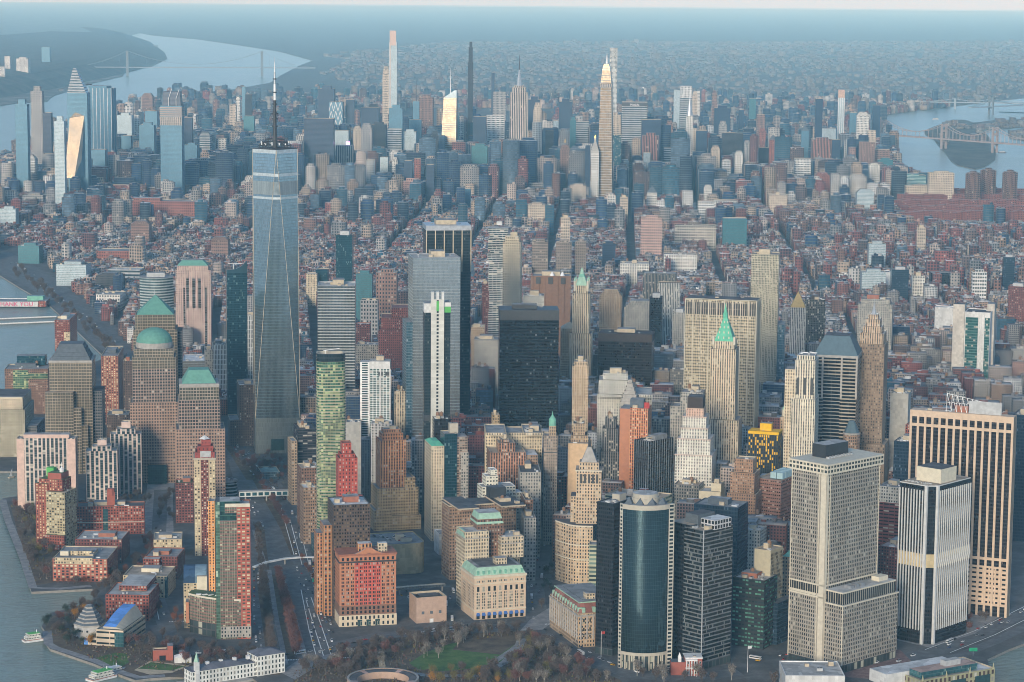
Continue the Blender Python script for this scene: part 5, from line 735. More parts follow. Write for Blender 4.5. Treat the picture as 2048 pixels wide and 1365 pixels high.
s = B('office_building', 'cream stepped blank walled block in front of the dark ribbed block', 1397, 1440, 1440, 988, 'cream_blank', h=76, b=44, W2=28, tiers=[(1397, 1456, 0, 1, 1004), (1397, 1440, .1, 1, 985), (1420, 1440, .2, .8, 968)], pent=1, clutter=3, roof='rf_pale')
s = B('office_tower', 'navy glass slab with rounded roof corners behind the black lined tower', 1388, 1476, 1483, 1016, 'glass_navy', h=118, b=50, W2=34, roof='rf_gray', pm='slate', clutter=5, sh='navy glass slab')
B('office_tower', 'dark block lit green inside right of the black lined tower', 1466, 1526, 1526, 1162, 'green_lit', yb=1300, b=56, W2=30, roof='rf_pale', tank=1, pm='rust'); B('office_building', 'grey white windowed block behind the navy glass slab', 1482, 1520, 1520, 1062, 'stone_pale', h=72, b=48, W2=26, clutter=4, roof='rf_pale')
s = B('office_tower', 'plain beige slab with a ribbed right face and green roof corner', 1509, 1537, 1566, 1102, 'beige_blank', yb=1288, b=60, roof='rf_tan', pent=1, clutter=2, tank=1, sh='plain beige slab'); part(s, 'ribbed_face', BX(s.x1, s.x1+.4, s.y0, s.y1, 24, s.h-3, 'ribbed_tan')); part(s, 'lower_block', BX(s.x1+.5, s.x1+9, s.y0, s.y1+8, 0, 42, 'glass_navy', 'rf_dark'))
s = B('office_building', 'tan block with sea green roofs left of the gridded slab tower', 1565, 1592, 1592, 1116, 'stone_tan', h=68, b=52, W2=30, **BARE); hip(s, 'green_roof', (s.x0, s.x1, s.y0, s.y1), s.h, s.h+5, 'copper', .6)
s = B('office_building', 'brown brick block with pale blue cooling towers on its roof', 1512, 1562, 1592, 962, 'brown_slots', h=92, b=58, roof='rf_tan', pent=0, clutter=2, sh='brown slotted block')
for i in range(4):
    for j in range(2): part(s, 'cooling_tower', BX(s.x0+14+j*8, s.x0+21+j*8, s.y0+8+i*8.5, s.y0+15+i*8.5, s.h, s.h+7, 'paleblue'))
B('office_building', 'dark maroon brick block between the two right hand waterfront towers', 1757, 1795, 1795, 1096, 'brick_maroon', h=62, b=55, W2=40, roof='rf_pink', clutter=2); B('office_building', 'maroon striped block with a pale top floor left of the peach and black slab', 1757, 1802, 1802, 976, 'maroon_stripe', h=88, b=52, W2=36, roof='rf_gray', tiers=[(1757, 1802, 0, 1, 1008), (1757, 1802, 0, 1, 976, 'stone_pale')], clutter=5)
B('office_tower', 'dark navy slab right of the brown deco tower', 1788, 1826, 1826, 885, 'glass_navy', h=120, b=48, W2=30); B('office_tower', 'tall plain grey slab right of the brown deco tower', 1781, 1817, 1817, 788, 'bare_concrete', h=145, b=44, W2=24, roof='rf_gray'); B('office_building', 'red brick stepped edge left of the peach and black slab', 1811, 1824, 1824, 850, 'brick_red', h=112, b=50, W2=24, pent=0)
# low green white building behind the curved tower
s = B('office_building', 'long low building with pale green glass bands behind the curved glass tower', 1210, 1318, 1318, 1000, 'band_green', h=70, b=52, W2=40, roof='rf_tan', clutter=8, pent=0); B('office_building', 'narrow green and white banded block right of the curved stone front', 1178, 1196, 1196, 1090, 'band_green', yb=1190, b=30, W2=20, **BARE)
# --- curved stone tower on the avenue
s = B('office_tower', 'curved buff stone front with a square tower and stepped pyramid lantern', 1109, 1184, 1184, 1052, 'stone_buff', yb=1172, b=30, hide=True, sh='curved buff stone front')
z = s.h; n = 10; arc_ = [(s.x0+s.w1*.72*i/n, s.y0+26*(1-math.sin(i/n*math.pi/2))**1.1) for i in range(n+1)]; po = arc_+[(s.x1, s.y0), (s.x1, s.y1), (s.x0, s.y1)]
part(s, 'wall', PR(po, 0, z, 'stone_buff', 'rf_dark'))
for zc_ in (z*.42, z*.66, z-1.5): part(s, 'cornice', PR([(x+(x-0)*.012, y-.7) for x, y in po], zc_, zc_+1.4, 'stone_rail', 'rf_dark', bottom=True))
X0, X1, Y0, Y1 = s.fx(1150), s.fx(1199), s.y0+9, s.y0+34; zt1 = s.zz(945); part(s, 'tower', PR(rect(X0, X1, Y0, Y1), z, zt1, 'stone_buff', 'rf_tan')); w = X1-X0
for i in range(5): part(s, 'tower_opening', BX(X0+w*(.15+.16*i), X0+w*(.24+.16*i), Y0-.25, Y0-.02, zt1-14, zt1-4, 'dark_metal'))
zt2 = s.zz(930); part(s, 'tower_step', PR(rect(X0+3, X1-3, Y0+3, Y1-3), zt1, zt2, 'stone_buff', 'rf_tan')); zt3 = s.zz(918); cx, cy = (X0+X1)/2, (Y0+Y1)/2; part(s, 'pyramid', PR(rect(X0+5, X1-5, Y0+5, Y1-5), zt2, zt3+9, 'granite', 'granite', rect(cx-2.2, cx+2.2, cy-2.2, cy+2.2))); part(s, 'lantern', CY(cx, cy, 1.8, zt3+9, zt3+20, 'dark_metal', 8, .6)); part(s, 'cornice', PR(rect(X0-.9, X1+.9, Y0-.9, Y1+.9), zt1-1, zt1+.4, 'stone_rail', 'rf_tan', bottom=True))
part(s, 'middle_wing', PR(rect(s.fx(1139), X0-.05, s.y0+16, s.y0+40), z, s.zz(1000), 'stone_buff', 'rf_dark'))
# --- stone blocks of the avenue's left side
B('office_building', 'cream office block with green copper cornice and penthouse', 972, 1086, 1086, 868, 'stone_cream', h=128, b=24, W2=60, tiers=[(972, 1086, .3, 1, 866), (972, 1013, 0, 1, 866), (1047, 1086, 0, 1, 866)], roof='rf_gray', clutter=6, pent=1, tank=1, sh='cream block with copper cornice')
s = BLIST[-1]
s = B('office_building', 'orange brown brick stepped block in front of the cream copper corniced block', 981, 1052, 1073, 905, 'pier_brown', h=112, b=20, W2=40, tiers=[(981, 1052, 0, 1, 905), (998, 1031, .1, .8, 886), (1004, 1020, .2, .7, 880)], roof='rf_tan', clutter=3, sh='orange brown stepped block'); part(s, 'side_block', BX(s.x1+.05, s.x1+14, s.y0+4, s.y1, 0, s.h-4, 'brick_tanbrown', 'rf_white'))
s = B('office_building', 'white stepped terrace block below the orange brown stepped block', 965, 1031, 1031, 970, 'white_band', h=92, b=12, W2=24, tiers=[(965, 1031, 0, 1, 972), (974, 998, .15, 1, 952), (985, 998, .3, 1, 940)], roof='rf_pale', pent=0, clutter=3); part(s, 'side_block', BX(s.x1+.05, s.x1+9, s.y0+6, s.y1, 0, s.h-10, 'white_band', 'rf_white'))
s = B('office_tower', 'narrow stone tower with a green copper cupola along the dark avenue', 1088, 1115, 1115, 872, 'stone_tower', h=128, b=26, W2=22, pent=0, clutter=1, sh='green cupola tower'); part(s, 'turret', BX(-2, 6, s.y0+1, s.y0+9, s.h, s.h+11, 'stone_tan')); part(s, 'cupola', CY(2, s.y0+5, 4.2, s.h+11, s.h+18, 'copper', 10).cyl(2, s.y0+5, 4.4, s.h+18, s.h+23, 'copper', 10, 1).cyl(2, s.y0+5, .8, s.h+23, s.h+28, 'copper', 6, .1)); band(s, s.h-20, s.h-19, 'dark_metal', .6, 'cornice')
B('office_building', 'grey stone avenue block with a long shadowed side', 1040, 1082, 1082, 945, 'stone_grey', h=98, b=24, W2=70, roof='rf_dark', clutter=3); B('office_building', 'narrow grey avenue block at the foot of the stone row', 1048, 1072, 1072, 1036, 'stone_grey', h=70, b=22, W2=50, roof='rf_gray', clutter=3); B('office_building', 'brown side block with dark roof above the narrow avenue block', 1050, 1066, 1066, 1000, 'brick_brown', h=84, b=20, W2=40, roof='rf_dark', clutter=2)
s = B('office_building', 'pale tall slim building with a bright green roof left of the scaffolded glass building', 863, 888, 888, 892, 'stone_cream', h=112, b=14, W2=44, **BARE, sh='green roofed slim block'); hip(s, 'green_roof', (s.x0, s.x1, s.y0, s.y1), s.h, s.h+4, 'bright_copper', .5)
s = B('apartment_tower', 'unfinished dark teal glass tower with a scaffolded concrete side and hoist', 889, 914, 914, 868, 'glass_tealdark', h=126, b=14, W2=26, roof='rf_gray', **BARE, sh='scaffolded teal tower'); part(s, 'scaffold_side', BX(s.x1+.05, s.x1+13, s.y0+2, s.y1, 0, s.h-4, 'scaffold', 'rf_gray')); part(s, 'hoist_core', BX(s.x1-6, s.x1+4, 0, 8, s.h-3.9, s.h+10, 'cream_panel', 'rf_gray')); part(s, 'hoist_mast', BR((s.x1-2, 4, s.h+10), (s.x1-2, 4, s.h+20), .5, 'dark_metal'))
B('office_building', 'black glass block with rust roof tanks behind the green roofed slim block', 869, 902, 902, 838, 'glass_black', h=130, b=18, W2=26, roof='rf_dark', tank=2, pent=0); B('office_building', 'small white building with maroon base below the scaffolded teal tower', 878, 895, 895, 1068, 'bare_white', yb=1110, b=12, W2=26, pent=0, clutter=1); B('office_building', 'low maroon wall building beside the small white building', 888, 914, 914, 1098, 'bare_maroon', yb=1112, b=12, W2=20, pent=0, clutter=1)
B('office_building', 'thin stone building right of the scaffolded teal tower', 922, 937, 937, 905, 'stone_grey', h=104, b=18, W2=40, tank=1)
B('office_building', 'tan stone block between the cream copper corniced block and glass shafts', 985, 999, 999, 830, 'brick_tan', h=122, b=22, W2=20)
# ---------------------------------------------------------------- riverside flats and the four domed / pyramid office blocks on the left
s = B('museum_building', 'grey hexagonal museum with six stepped roof tiers', 147, 209, 209, 1236, 'bare_white', yb=1276, b=20, hide=True, sh='stepped hexagon museum')
cx, cy = 0, 0; r = s.w1/2*1.02; z = s.h*.55; hexa = lambda q: [(q*math.cos(R_(60*i+10)), q*math.sin(R_(60*i+10))) for i in range(6)]
part(s, 'wall', PR(hexa(r), 0, z, 'museum_wall', 'rf_gray'))
for k in range(6): q0 = r*(1.04-.145*k); part(s, 'roof_tier', PR(hexa(q0), z+k*3.3, z+k*3.3+1.5, 'granite', 'rf_gray', bottom=True)); part(s, 'roof_slope', PR(hexa(q0*.97), z+k*3.3+1.5, z+(k+1)*3.3, 'slate', 'rf_gray', hexa(q0-.13*r)))
for i in range(6):
    t = R_(215+i*9.5); part(s, 'window', CY(r*.9*math.cos(t), r*.9*math.sin(t), 1.1, z*.55, z*.72, 'pane_dark', 4))
s = B('museum_building', 'long cream museum wing with a curved bright blue sloping roof', 192, 247, 247, 1262, 'band_museum', yb=1295, b=38, W2=62, **BARE, sh='blue roofed museum wing', roof='rf_gray')
z = s.h; po = rect(s.x0+6, s.x1-2, s.y0+4, s.y1-2); b_ = MB(); n = 8
for i in range(n):
    f0, f1 = i/n, (i+1)/n; y0_, y1_ = po[0][1]+(po[2][1]-po[0][1])*f0, po[0][1]+(po[2][1]-po[0][1])*f1; h0, h1 = z+2+9*math.sin(f0*1.45), z+2+9*math.sin(f1*1.45)
    b_.face([(po[0][0], y0_, h0), (po[1][0]-7, y0_, h0), (po[1][0]-7, y1_, h1), (po[0][0], y1_, h1)], 'rf_skyblue'); b_.face([(po[1][0]-7, y0_, h0), (po[1][0], y0_, z), (po[1][0], y1_, z), (po[1][0]-7, y1_, h1)], 'cream_panel'); b_.face([(po[0][0], y1_, h1), (po[0][0], y1_, z), (po[0][0], y0_, z), (po[0][0], y0_, h0)], 'cream_panel')
h0 = z+2; b_.face([(po[0][0], po[0][1], z), (po[1][0], po[0][1], z), (po[1][0]-7, po[0][1], h0), (po[0][0], po[0][1], h0)], 'cream_panel'); part(s, 'blue_roof', b_)
part(s, 'entrance_block', BX(s.x0-9, s.x0-.05, s.y0+1, s.y0+16, 0, z*.45, 'band_museum', 'rf_pale')); part(s, 'glass_corner', BX(s.x1-9, s.x1+.3, s.y0-.3, s.y0+2, 0, z-2, 'glass_teal')); part(s, 'blue_canopy', BX(s.x0-13, s.x0-9.05, s.y0+1, s.y0+5, 0, 5, 'rf_skyblue'))
def flats(label, xl, xc, xr, yt, yb, mat, b, W2=None, n=None, roof='rf_gray', **k):
    s = B('apartment_building', label, xl, xc, xr, yt, mat, yb=yb, b=b, W2=W2, roof=roof, **k); return s
s = flats('red brick block with a white roof house beside the museum', 211, 298, 324, 1191, 1243, 'brick_red', 30, W2=52, clutter=5, roof='rf_pale', pm='cream_box', sh='red block by the museum', tank=0)
part(s, 'back_wing', BX(s.x0+10, s.x1-6, s.y0+18, s.y1+14, s.h, s.h+5, 'brick_red', 'rf_pale'))
s = flats('pale roofed block with glass corner behind the red museum block', 246, 334, 353, 1153, 1196, 'cream_flat', 30, W2=46, clutter=6, roof='rf_tan', pm='cream_box', tank=0); part(s, 'glass_corner', BX(s.x1-2, s.x1+.3, s.y0-.3, s.y0+5, 0, s.h-1, 'glass_teal'))
s = flats('brown brick block with grey roof third along the narrow street', 289, 355, 382, 1114, 1160, 'brick_maroon', 30, W2=44, clutter=6, roof='rf_gray', pm='rust'); part(s, 'front_wing', BX(s.x0, s.x1-18, s.y0-8, s.y0-.05, 0, s.h-1, 'brick_red', 'rf_pale'))
s = flats('beige flat block with long pale roof at the foot of the crowned brick tower', 307, 364, 372, 1079, 1112, 'cream_flat', 20, W2=40, clutter=5, roof='rf_pale')
s = B('apartment_building', 'cream and red waterside block with terraces and a zigzag roof court', 105, 215, 241, 1119, 'mixed_brick', yb=1164, b=28, W2=62, roof='rf_gray', clutter=5, sh='zigzag roofed waterside block'); part(s, 'cream_top', PR(rect(s.x0+2.5, s.x1-16, s.y0-.3, s.y0+9), s.h-6, s.h+1.2, 'cream_flat', 'rf_gray')); part(s, 'cream_top', BX(s.x0+14, s.x1-20, s.y0+16, s.y0+24, s.h, s.h+5, 'cream_flat', 'rf_gray')); part(s, 'cream_top', BX(s.x0+6, s.x0+15, s.y0+11, s.y0+16, s.h, s.h+5.5, 'cream_box', 'rf_pale'))
s = B('apartment_building', 'long dark red block with a grey roof behind the zigzag roofed block', 150, 244, 272, 1080, 'brick_maroon', yb=1128, b=28, W2=48, roof='rf_pale', clutter=5, pm='rust')
s = B('apartment_building', 'dark red slab with an arched brick gable on its roof and cream bands', 153, 289, 297, 1012, 'brick_red', yb=1068, b=20, W2=26, roof='rf_dark', clutter=8, sh='arched gable slab'); part(s, 'arched_gable', BX(s.fx(214), s.fx(230), s.y0+4, s.y0+8, s.h, s.h+16, 'bare_brickred').cyl(s.fx(222), s.y0+6, 4.4, s.h+12, s.h+20, 'bare_brickred', 10)); band(s, s.h*.42, s.h*.45, 'cream_panel', .3); part(s, 'glass_strip', BX(s.fx(206), s.fx(216), s.y0-.25, s.y0-.02, 4, s.h-3, 'glass_teal'))
s = B('apartment_tower', 'pink and cream slab tower with dark vertical window stripes beside the river', 33, 153, 153, 877, 'flat_pinkslab', yb=1020, b=24, W2=20, roof='rf_pale', clutter=6, pm='pink_box', sh='wide pink slab tower')
for xa, xb in ((33, 48), (136, 153)): part(s, 'pink_wall', BX(s.fx(xa), s.fx(xb), s.y0-.4, s.y0-.02, 0, s.h-1, 'pink_box'))
part(s, 'roof_frame', BX(s.x0+8, s.x1-8, s.y0+3, s.y1-3, s.h-1, s.h+4, 'pink_box', 'rf_pale'))
s = B('apartment_tower', 'shorter pink striped tower with stepped shoulders', 171, 236, 236, 893, 'flat_stripe', yb=1008, b=20, W2=24, tiers=[(171, 236, 0, 1, 902), (184, 224, -.06, .9, 893), (195, 214, .2, .8, 880, 'pink_box2')], roof='rf_pale', clutter=3, pent=0)
s = B('apartment_tower', 'taller pink striped tower with stepped shoulders', 220, 284, 284, 858, 'flat_stripe', yb=988, b=20, W2=24, tiers=[(220, 284, 0, 1, 868), (233, 272, -.06, .9, 858), (243, 262, .2, .8, 844, 'pink_box2')], roof='rf_pale', clutter=3, pent=0)
s = B('apartment_tower', 'red and cream corner tower with terraces and a small white lantern', 92, 131, 153, 986, 'cream_flat2', yb=1100, b=42, roof='rf_tan', pent=0, clutter=1, sh='terraced corner tower')
part(s, 'red_wing', BX(s.x0-15, s.x0-.05, s.y0+4, s.y1, 0, s.h+8, 'brick_redcream', 'rf_green')); part(s, 'red_top', BX(s.x0-12, s.x1-6, s.y0+7, s.y1-1, s.h, s.h+13, 'brick_redcream', 'rf_green')); part(s, 'red_top', BX(s.x0-2, s.x1-8, s.y0+9, s.y1-3, s.h+13, s.h+20, 'bare_brickred', 'rf_green')); part(s, 'lantern', CY(0, 2, 2.6, s.h+13, s.h+23, 'white_metal', 8).cyl(0, 2, 2.8, s.h+23, s.h+26, 'white_metal', 8, .6).cyl(0, 2, .4, s.h+26, s.h+31, 'white_metal', 6)); part(s, 'roof_net', BX(s.x0-10, s.x0-1, s.y1-9, s.y1-1, s.h+13, s.h+23, 'green_net')); part(s, 'red_base', BX(s.x0-.6, s.x1+.6, s.y0-4, s.y0-.05, 0, 17, 'brick_red', 'rf_green'))
s = B('apartment_tower', 'slim cream and brick tower with a stepped dark red crown', 388, 432, 444, 918, 'cream_flat', yb=1112, b=20, W2=28, pent=0, clutter=1, roof='rf_red', tiers=[(388, 432, 0, 1, 918), (390, 431, -.02, 1, 905, 'red_crown'), (395, 428, .1, .9, 893, 'red_crown'), (403, 423, .25, .8, 880, 'red_crown')], sh='red crowned tower'); part(s, 'brick_stripe', BX(s.fx(402), s.fx(418), s.y0-.3, s.y0-.02, 0, s.h-1, 'brick_maroon2')); band(s, s.h-1, s.h+1, 'cream_panel', .8, 'cornice'); part(s, 'crown_vent', CY(0, 0, 6, s.tiers[3][5], s.tiers[3][5]+4, 'white_metal', 4, .5)); part(s, 'crown_drum', BX(s.fx(401), s.fx(423), s.y0-1.2, s.y0-.02, s.h+2, s.h+9, 'hvac'))
B('apartment_tower', 'dark red block with roof garden left of the red crowned tower', 351, 387, 387, 966, 'brick_maroon', yb=1046, b=20, W2=26, roof='rf_green', tank=0, pm='rust', clutter=2)
s = B('apartment_tower', 'orange lit narrow wall behind the green glass and red brick tower', 416, 429, 429, 1003, 'orange_lit', h=98, b=24, W2=20, **BARE)
s = B('office_building', 'small round glass building with a busy white roof at the bridge end', 438, 475, 475, 962, 'band_round', yb=996, b=20, hide=True, sh='round glass building'); r = s.w1/2; po = [(r*math.cos(t*math.pi/14)*(1.0 if math.sin(t*math.pi/14) < 0 else 1.0), r*.8*math.sin(t*math.pi/14)) for t in range(28)]; part(s, 'wall', PR(po, 0, s.h, 'band_round', 'rf_pale')); part(s, 'parapet', PR([(x*1.02, y*1.02) for x, y in po], s.h-2.4, s.h, 'steel', bottom=True))
for k in range(7): dataobj('air_unit', unit_mesh('air_unit'), s.root, (math.cos(k*.9)*r*.55, math.sin(k*.9)*r*.4, s.h), k*.7, (.8, .8, .8))
# green glass and red brick hotel tower with its curved wing
s = B('hotel_tower', 'slim tower half green glass half red brick above a curved wing', 473, 502, 504, 1010, 'mill_brick', yb=1278, b=20, W2=26, pent=0, clutter=5, roof='rf_pale', sh='green glass and red brick tower')
z = s.h; X0 = s.fx(437); part(s, 'beige_front', BX(X0, s.x0-.05, s.y0-.6, s.y1, 0, s.zz(1042), 'mill_glass', 'rf_pale')); XL = s.fx(428); zg = s.zz(1004); part(s, 'green_glass', BX(XL, X0-.05, s.y0+1.5, s.y1, 0, zg, 'mill_green2', 'rf_dark')); part(s, 'green_crown', BX(X0-.04, s.fx(480), s.y0+3, s.y1, s.zz(1042)+.05, zg, 'mill_green', 'rf_pale')); part(s, 'roof_frame', BX(s.fx(448), s.x1, s.y0-.4, s.y0-.02, z-2, z+1.4, 'stone_rail')); part(s, 'step_wall', BX(s.fx(448), s.x0, s.y0-.3, s.y0+2, z-8, z-2, 'mill_glass', 'rf_pale'))
zc = s.zz(1200); n = 12; xL = s.fx(368); cur = []
for i in range(n+1): t = i/n; cur.append((X0+20-(X0+20-xL)*(1-math.cos(t*math.pi/2))*1.0-(X0+20-xL)*0, s.y0-.7-0+ (34*(1-math.cos(t*math.pi/2))))) if False else cur.append((xL+(X0+20-xL)*(1-(1-t)**1.0), s.y0-.65+30*(1-t)**2))
po = cur+[(X0+20, s.y0+12), (xL+3, s.y0+42)]; part(s, 'curved_wing', PR(po, 14, zc, 'mill_glass', 'rf_green')); part(s, 'wing_cornice', PR([(x-.3, y-.5) for x, y in po], zc-.8, zc+1, 'stone_rail', 'rf_green', bottom=True)); part(s, 'wing_base', PR([(x+.5, y+.8) for x, y in po], 0, 13.95, 'arcade', 'rf_gray')); part(s, 'red_end', BX(xL-3, xL-.05, s.y0+27, s.y0+42, 10, zc-8, 'bare_orange', 'rf_gray')); part(s, 'tower_base', BX(X0, s.x1+.3, s.y0-.9, s.y0-.62, 2, 13, 'stone_grey', 'rf_gray')); part(s, 'roof_garden', PR([(x*.97+1, y*.9+3) for x, y in po], zc+1.02, zc+1.4, 'rf_green', 'rf_green'))
for k in range(5): dataobj('skylight', unit_mesh('skylight'), s.root, (xL+10+k*6, s.y0+20-k*2, zc+1.4), .4*k)
s = B('hotel_building', 'small block with a curved blue vaulted roof behind the curved wing', 367, 413, 413, 1166, 'cream_flat', h=46, b=20, W2=26, **BARE); b_ = MB(); n = 6
for i in range(n):
    t0, t1 = i*math.pi/n/1.6, (i+1)*math.pi/n/1.6; y0_, z0_ = s.y0+(s.w2)*(1-math.cos(t0))/1.4, s.h+14*math.sin(t0); y1_, z1_ = s.y0+s.w2*(1-math.cos(t1))/1.4, s.h+14*math.sin(t1); b_.face([(s.x0, y0_, z0_), (0, y0_, z0_), (0, y1_, z1_), (s.x0, y1_, z1_)], 'rf_navy'); b_.face([(0.05, y0_, z0_), (s.x1, y0_, z0_), (s.x1, y1_, z1_), (0.05, y1_, z1_)], 'rf_bluegrey')
    b_.face([(s.x1, y0_, s.h), (s.x1, y1_, s.h), (s.x1, y1_, z1_), (s.x1, y0_, z0_)], 'slate')
part(s, 'vaulted_roof', b_); part(s, 'lift_house', BX(2, 12, s.y0-2, s.y0+6, 0, s.h+7, 'cream_box', 'rf_tan'))
# four office blocks of the winter-garden group
s = B('office_tower', 'granite tower with a dark stepped flat pyramid beside the marina', 98, 187, 211, 722, 'wfc_glass', yb=945, b=22, W2=52, **BARE, sh='dark stepped top tower', roof='rf_dark'); z = s.h
for k in range(4): f0, f1 = .92-.10*k, .86-.10*k; part(s, 'roof_step', PR(rect(s.x0*f0, s.x1*f0, s.y0*f0, s.y1*f0), z+k*5.2, z+(k+1)*5.2-.02, 'slate', 'slate', rect(s.x0*f1, s.x1*f1, s.y0*f1, s.y1*f1)))
for xa, xb, yt, d in ((90, 149, 782, 12), (149, 165, 815, 10), (165, 178, 850, 8), (86, 178, 860, 9)): part(s, 'stepped_wing', BX(s.fx(xa), s.fx(xb), s.y0-d, s.y0-.05-(8.9 if xa == 86 else 0)*0, 0, s.zz(yt), 'wfc_glass' if xa != 86 else 'wfc_glass', 'rf_tan')) if xa != 86 else None
part(s, 'side_wing', BX(s.x1+.05, s.x1+12, s.y0+8, s.y1, 0, z*.72, 'wfc_dark', 'rf_dark')); band(s, z-2.5, z+.4, 'granite', .5, 'cornice')
s = B('office_tower', 'granite and mirror tower with a green copper dome', 264, 354, 368, 700, 'wfc', yb=965, b=20, W2=46, **BARE, tiers=[(258, 357, -.06, 1, 805), (264, 354, 0, 1, 738, 'wfc_mid'), (264, 354, 0, 1, 715, 'wfc_glass'), (268, 350, .05, .95, 698, 'wfc_glass')], sh='green domed tower'); X0, X1, Y0, Y1, z0, z1 = s.tiers[-1]; r = min(X1-X0, (Y1-Y0)*1.4)*.46; part(s, 'dome_drum', CY(0, 0, r*1.02, z1, z1+7, 'granite', 28)); dome(s, 'copper_dome', 0, 0, r, z1+7, s.zz(655, 0, 0)-z1-7, 'green_dome', 28)
s = B('office_tower', 'granite and mirror tower with a green pyramid roof behind the domed tower', 267, 350, 366, 630, 'wfc_glass', h=198, b=20, W2=52, **BARE, tiers=[(266, 354, -.05, 1, 660), (270, 350, 0, 1, 630)], sh='green pyramid tower'); X0, X1, Y0, Y1, z0, z1 = s.tiers[-1]; zt = s.zz(590, 0, 0); part(s, 'side_wing', BX(s.x1+.05, s.x1+9, s.y0+8, s.y1, 0, z1*.88, 'wfc_dark', 'rf_dark')); hip(s, 'copper_pyramid', (X0+2, X1-2, Y0+2, Y1-2), z1, zt, 'green_dome', .97); part(s, 'finial', CY(0, 0, .5, zt-1, zt+6, 'steel', 6, .2))
s = B('office_tower', 'granite tower with a truncated green pyramid nearest the highway', 357, 440, 444, 770, 'wfc', h=150, b=18, W2=48, **BARE, tiers=[(351, 449, -.06, 1, 858), (357, 440, 0, 1, 800, 'wfc_mid'), (359, 438, .03, .97, 768, 'wfc_mid2')], sh='truncated pyramid tower'); X0, X1, Y0, Y1, z0, z1 = s.tiers[-1]; hip(s, 'copper_roof', (X0+3, X1-3, Y0+3, Y1-3), z1, z1+16, 'green_dome', .42); band(s, z1-4, z1+.2, 'granite', .4, 'cornice', (X0, X1, Y0, Y1))
B('winter_garden', 'dark glass vaulted hall at the foot of the domed tower', 296, 333, 333, 930, 'glass_teal2', yb=968, b=20, W2=20, **BARE)
s = B('office_tower', 'pink granite tower with dark slots and a green hipped crown in the middle distance', 351, 421, 424, 541, 'citi', h=148, b=22, W2=36, **BARE, tiers=[(351, 421, 0, 1, 541), (354, 416, .05, .95, 532)], sh='green hipped pink tower'); X0, X1, Y0, Y1, z0, z1 = s.tiers[-1]; hip(s, 'copper_roof', (X0, X1, Y0, Y1), z1, z1+9, 'green_dome', .35, 'rf_gray')
for xa in (372, 384, 396): part(s, 'dark_slot', BX(s.fx(xa), s.fx(xa+6), s.y0-.3, s.y0-.02, s.h*.55, s.h-14, 'stripe_navy'))
for xa in (366, 409): part(s, 'dark_slot', BX(s.fx(xa), s.fx(xa+4), s.y0-.3, s.y0-.02, 0, s.h-30, 'stripe_navy'))
s = B('office_tower', 'curved blue grey glass slab behind the green pyramid tower', 279, 347, 347, 557, 'glass_round', h=222, b=18, hide=True, sh='curved glass slab'); n = 10; cur = [(s.x0+s.w1*i/n, s.y0+14*(2*i/n-1)**2 if i < n/2 else s.y0+26*(2*i/n-1)**2*.6) for i in range(n+1)]; part(s, 'wall', PR(cur+[(s.x1, s.y0+40), (s.x0, s.y0+40)], 0, s.h, 'glass_round', 'rf_gray')); part(s, 'roof_plant', BX(-14, 12, s.y0+18, s.y0+32, s.h, s.h+6, 'hvac', 'rf_gray'))
s = B('apartment_tower', 'dark teal curved glass tower with a swept pointed roofline', 453, 494, 494, 538, 'glass_tealdark', h=226, b=18, W2=32, **BARE, sh='teal tower with swept roof', hide=True); b_ = MB(); n = 8; top = []
b_.prism(rect(s.x0, s.x1, s.y0, s.y1), 0, s.h-6, 'glass_tealdark', 'rf_gray'); part(s, 'wall', b_); b_ = MB()
for i in range(n):
    x0_, x1_ = s.x0+s.w1*i/n, s.x0+s.w1*(i+1)/n; f = lambda t: s.h-5+4+14*max(0, t-.15)**2.6*1.5; h0, h1 = f(i/n), f((i+1)/n)
    b_.face([(x0_, s.y0-.05, s.h-6), (x1_, s.y0-.05, s.h-6), (x1_, s.y0-.05, h1), (x0_, s.y0-.05, h0)], 'glass_tealdark'); b_.face([(x0_, s.y0-.05, h0), (x1_, s.y0-.05, h1), (x1_, s.y0+1.2, h1), (x0_, s.y0+1.2, h0)], 'steel'); b_.face([(x1_, s.y0+1.2, s.h-6), (x0_, s.y0+1.2, s.h-6), (x0_, s.y0+1.2, h0), (x1_, s.y0+1.2, h1)], 'cream_panel')
part(s, 'swept_parapet', b_); part(s, 'roof_crane', BR((-4, 0, s.h-6), (-4, 0, s.h+6), .5, 'white_metal').bar((-12, 0, s.h+6), (8, 0, s.h+6), .4, 'white_metal'))
B('office_building', 'block with a woven white and dark window pattern left of the tallest tower', 426, 453, 453, 690, 'check', h=92, b=18, W2=36, roof='rf_dark', pm='slate'); B('office_building', 'second woven pattern block squeezed against the tallest tower', 491, 510, 510, 632, 'check', h=105, b=18, W2=36, roof='rf_pale')
s = B('office_building', 'dark brown deco telephone block left of the tallest tower base', 460, 516, 516, 835, 'brick_dark2', yb=892, b=16, W2=50, tiers=[(460, 516, 0, 1, 840), (479, 516, 0, 1, 770)], clutter=2, sh='brown deco block'); B('office_building', 'grey slab behind the woven pattern block', 410, 427, 427, 700, 'stone_grey', h=82, b=18, W2=40)
B('office_building', 'low building with white skylight roof between the pyramid towers', 366, 412, 412, 722, 'glass_pale', h=60, b=20, W2=70, roof='rf_white', clutter=8, pent=0)
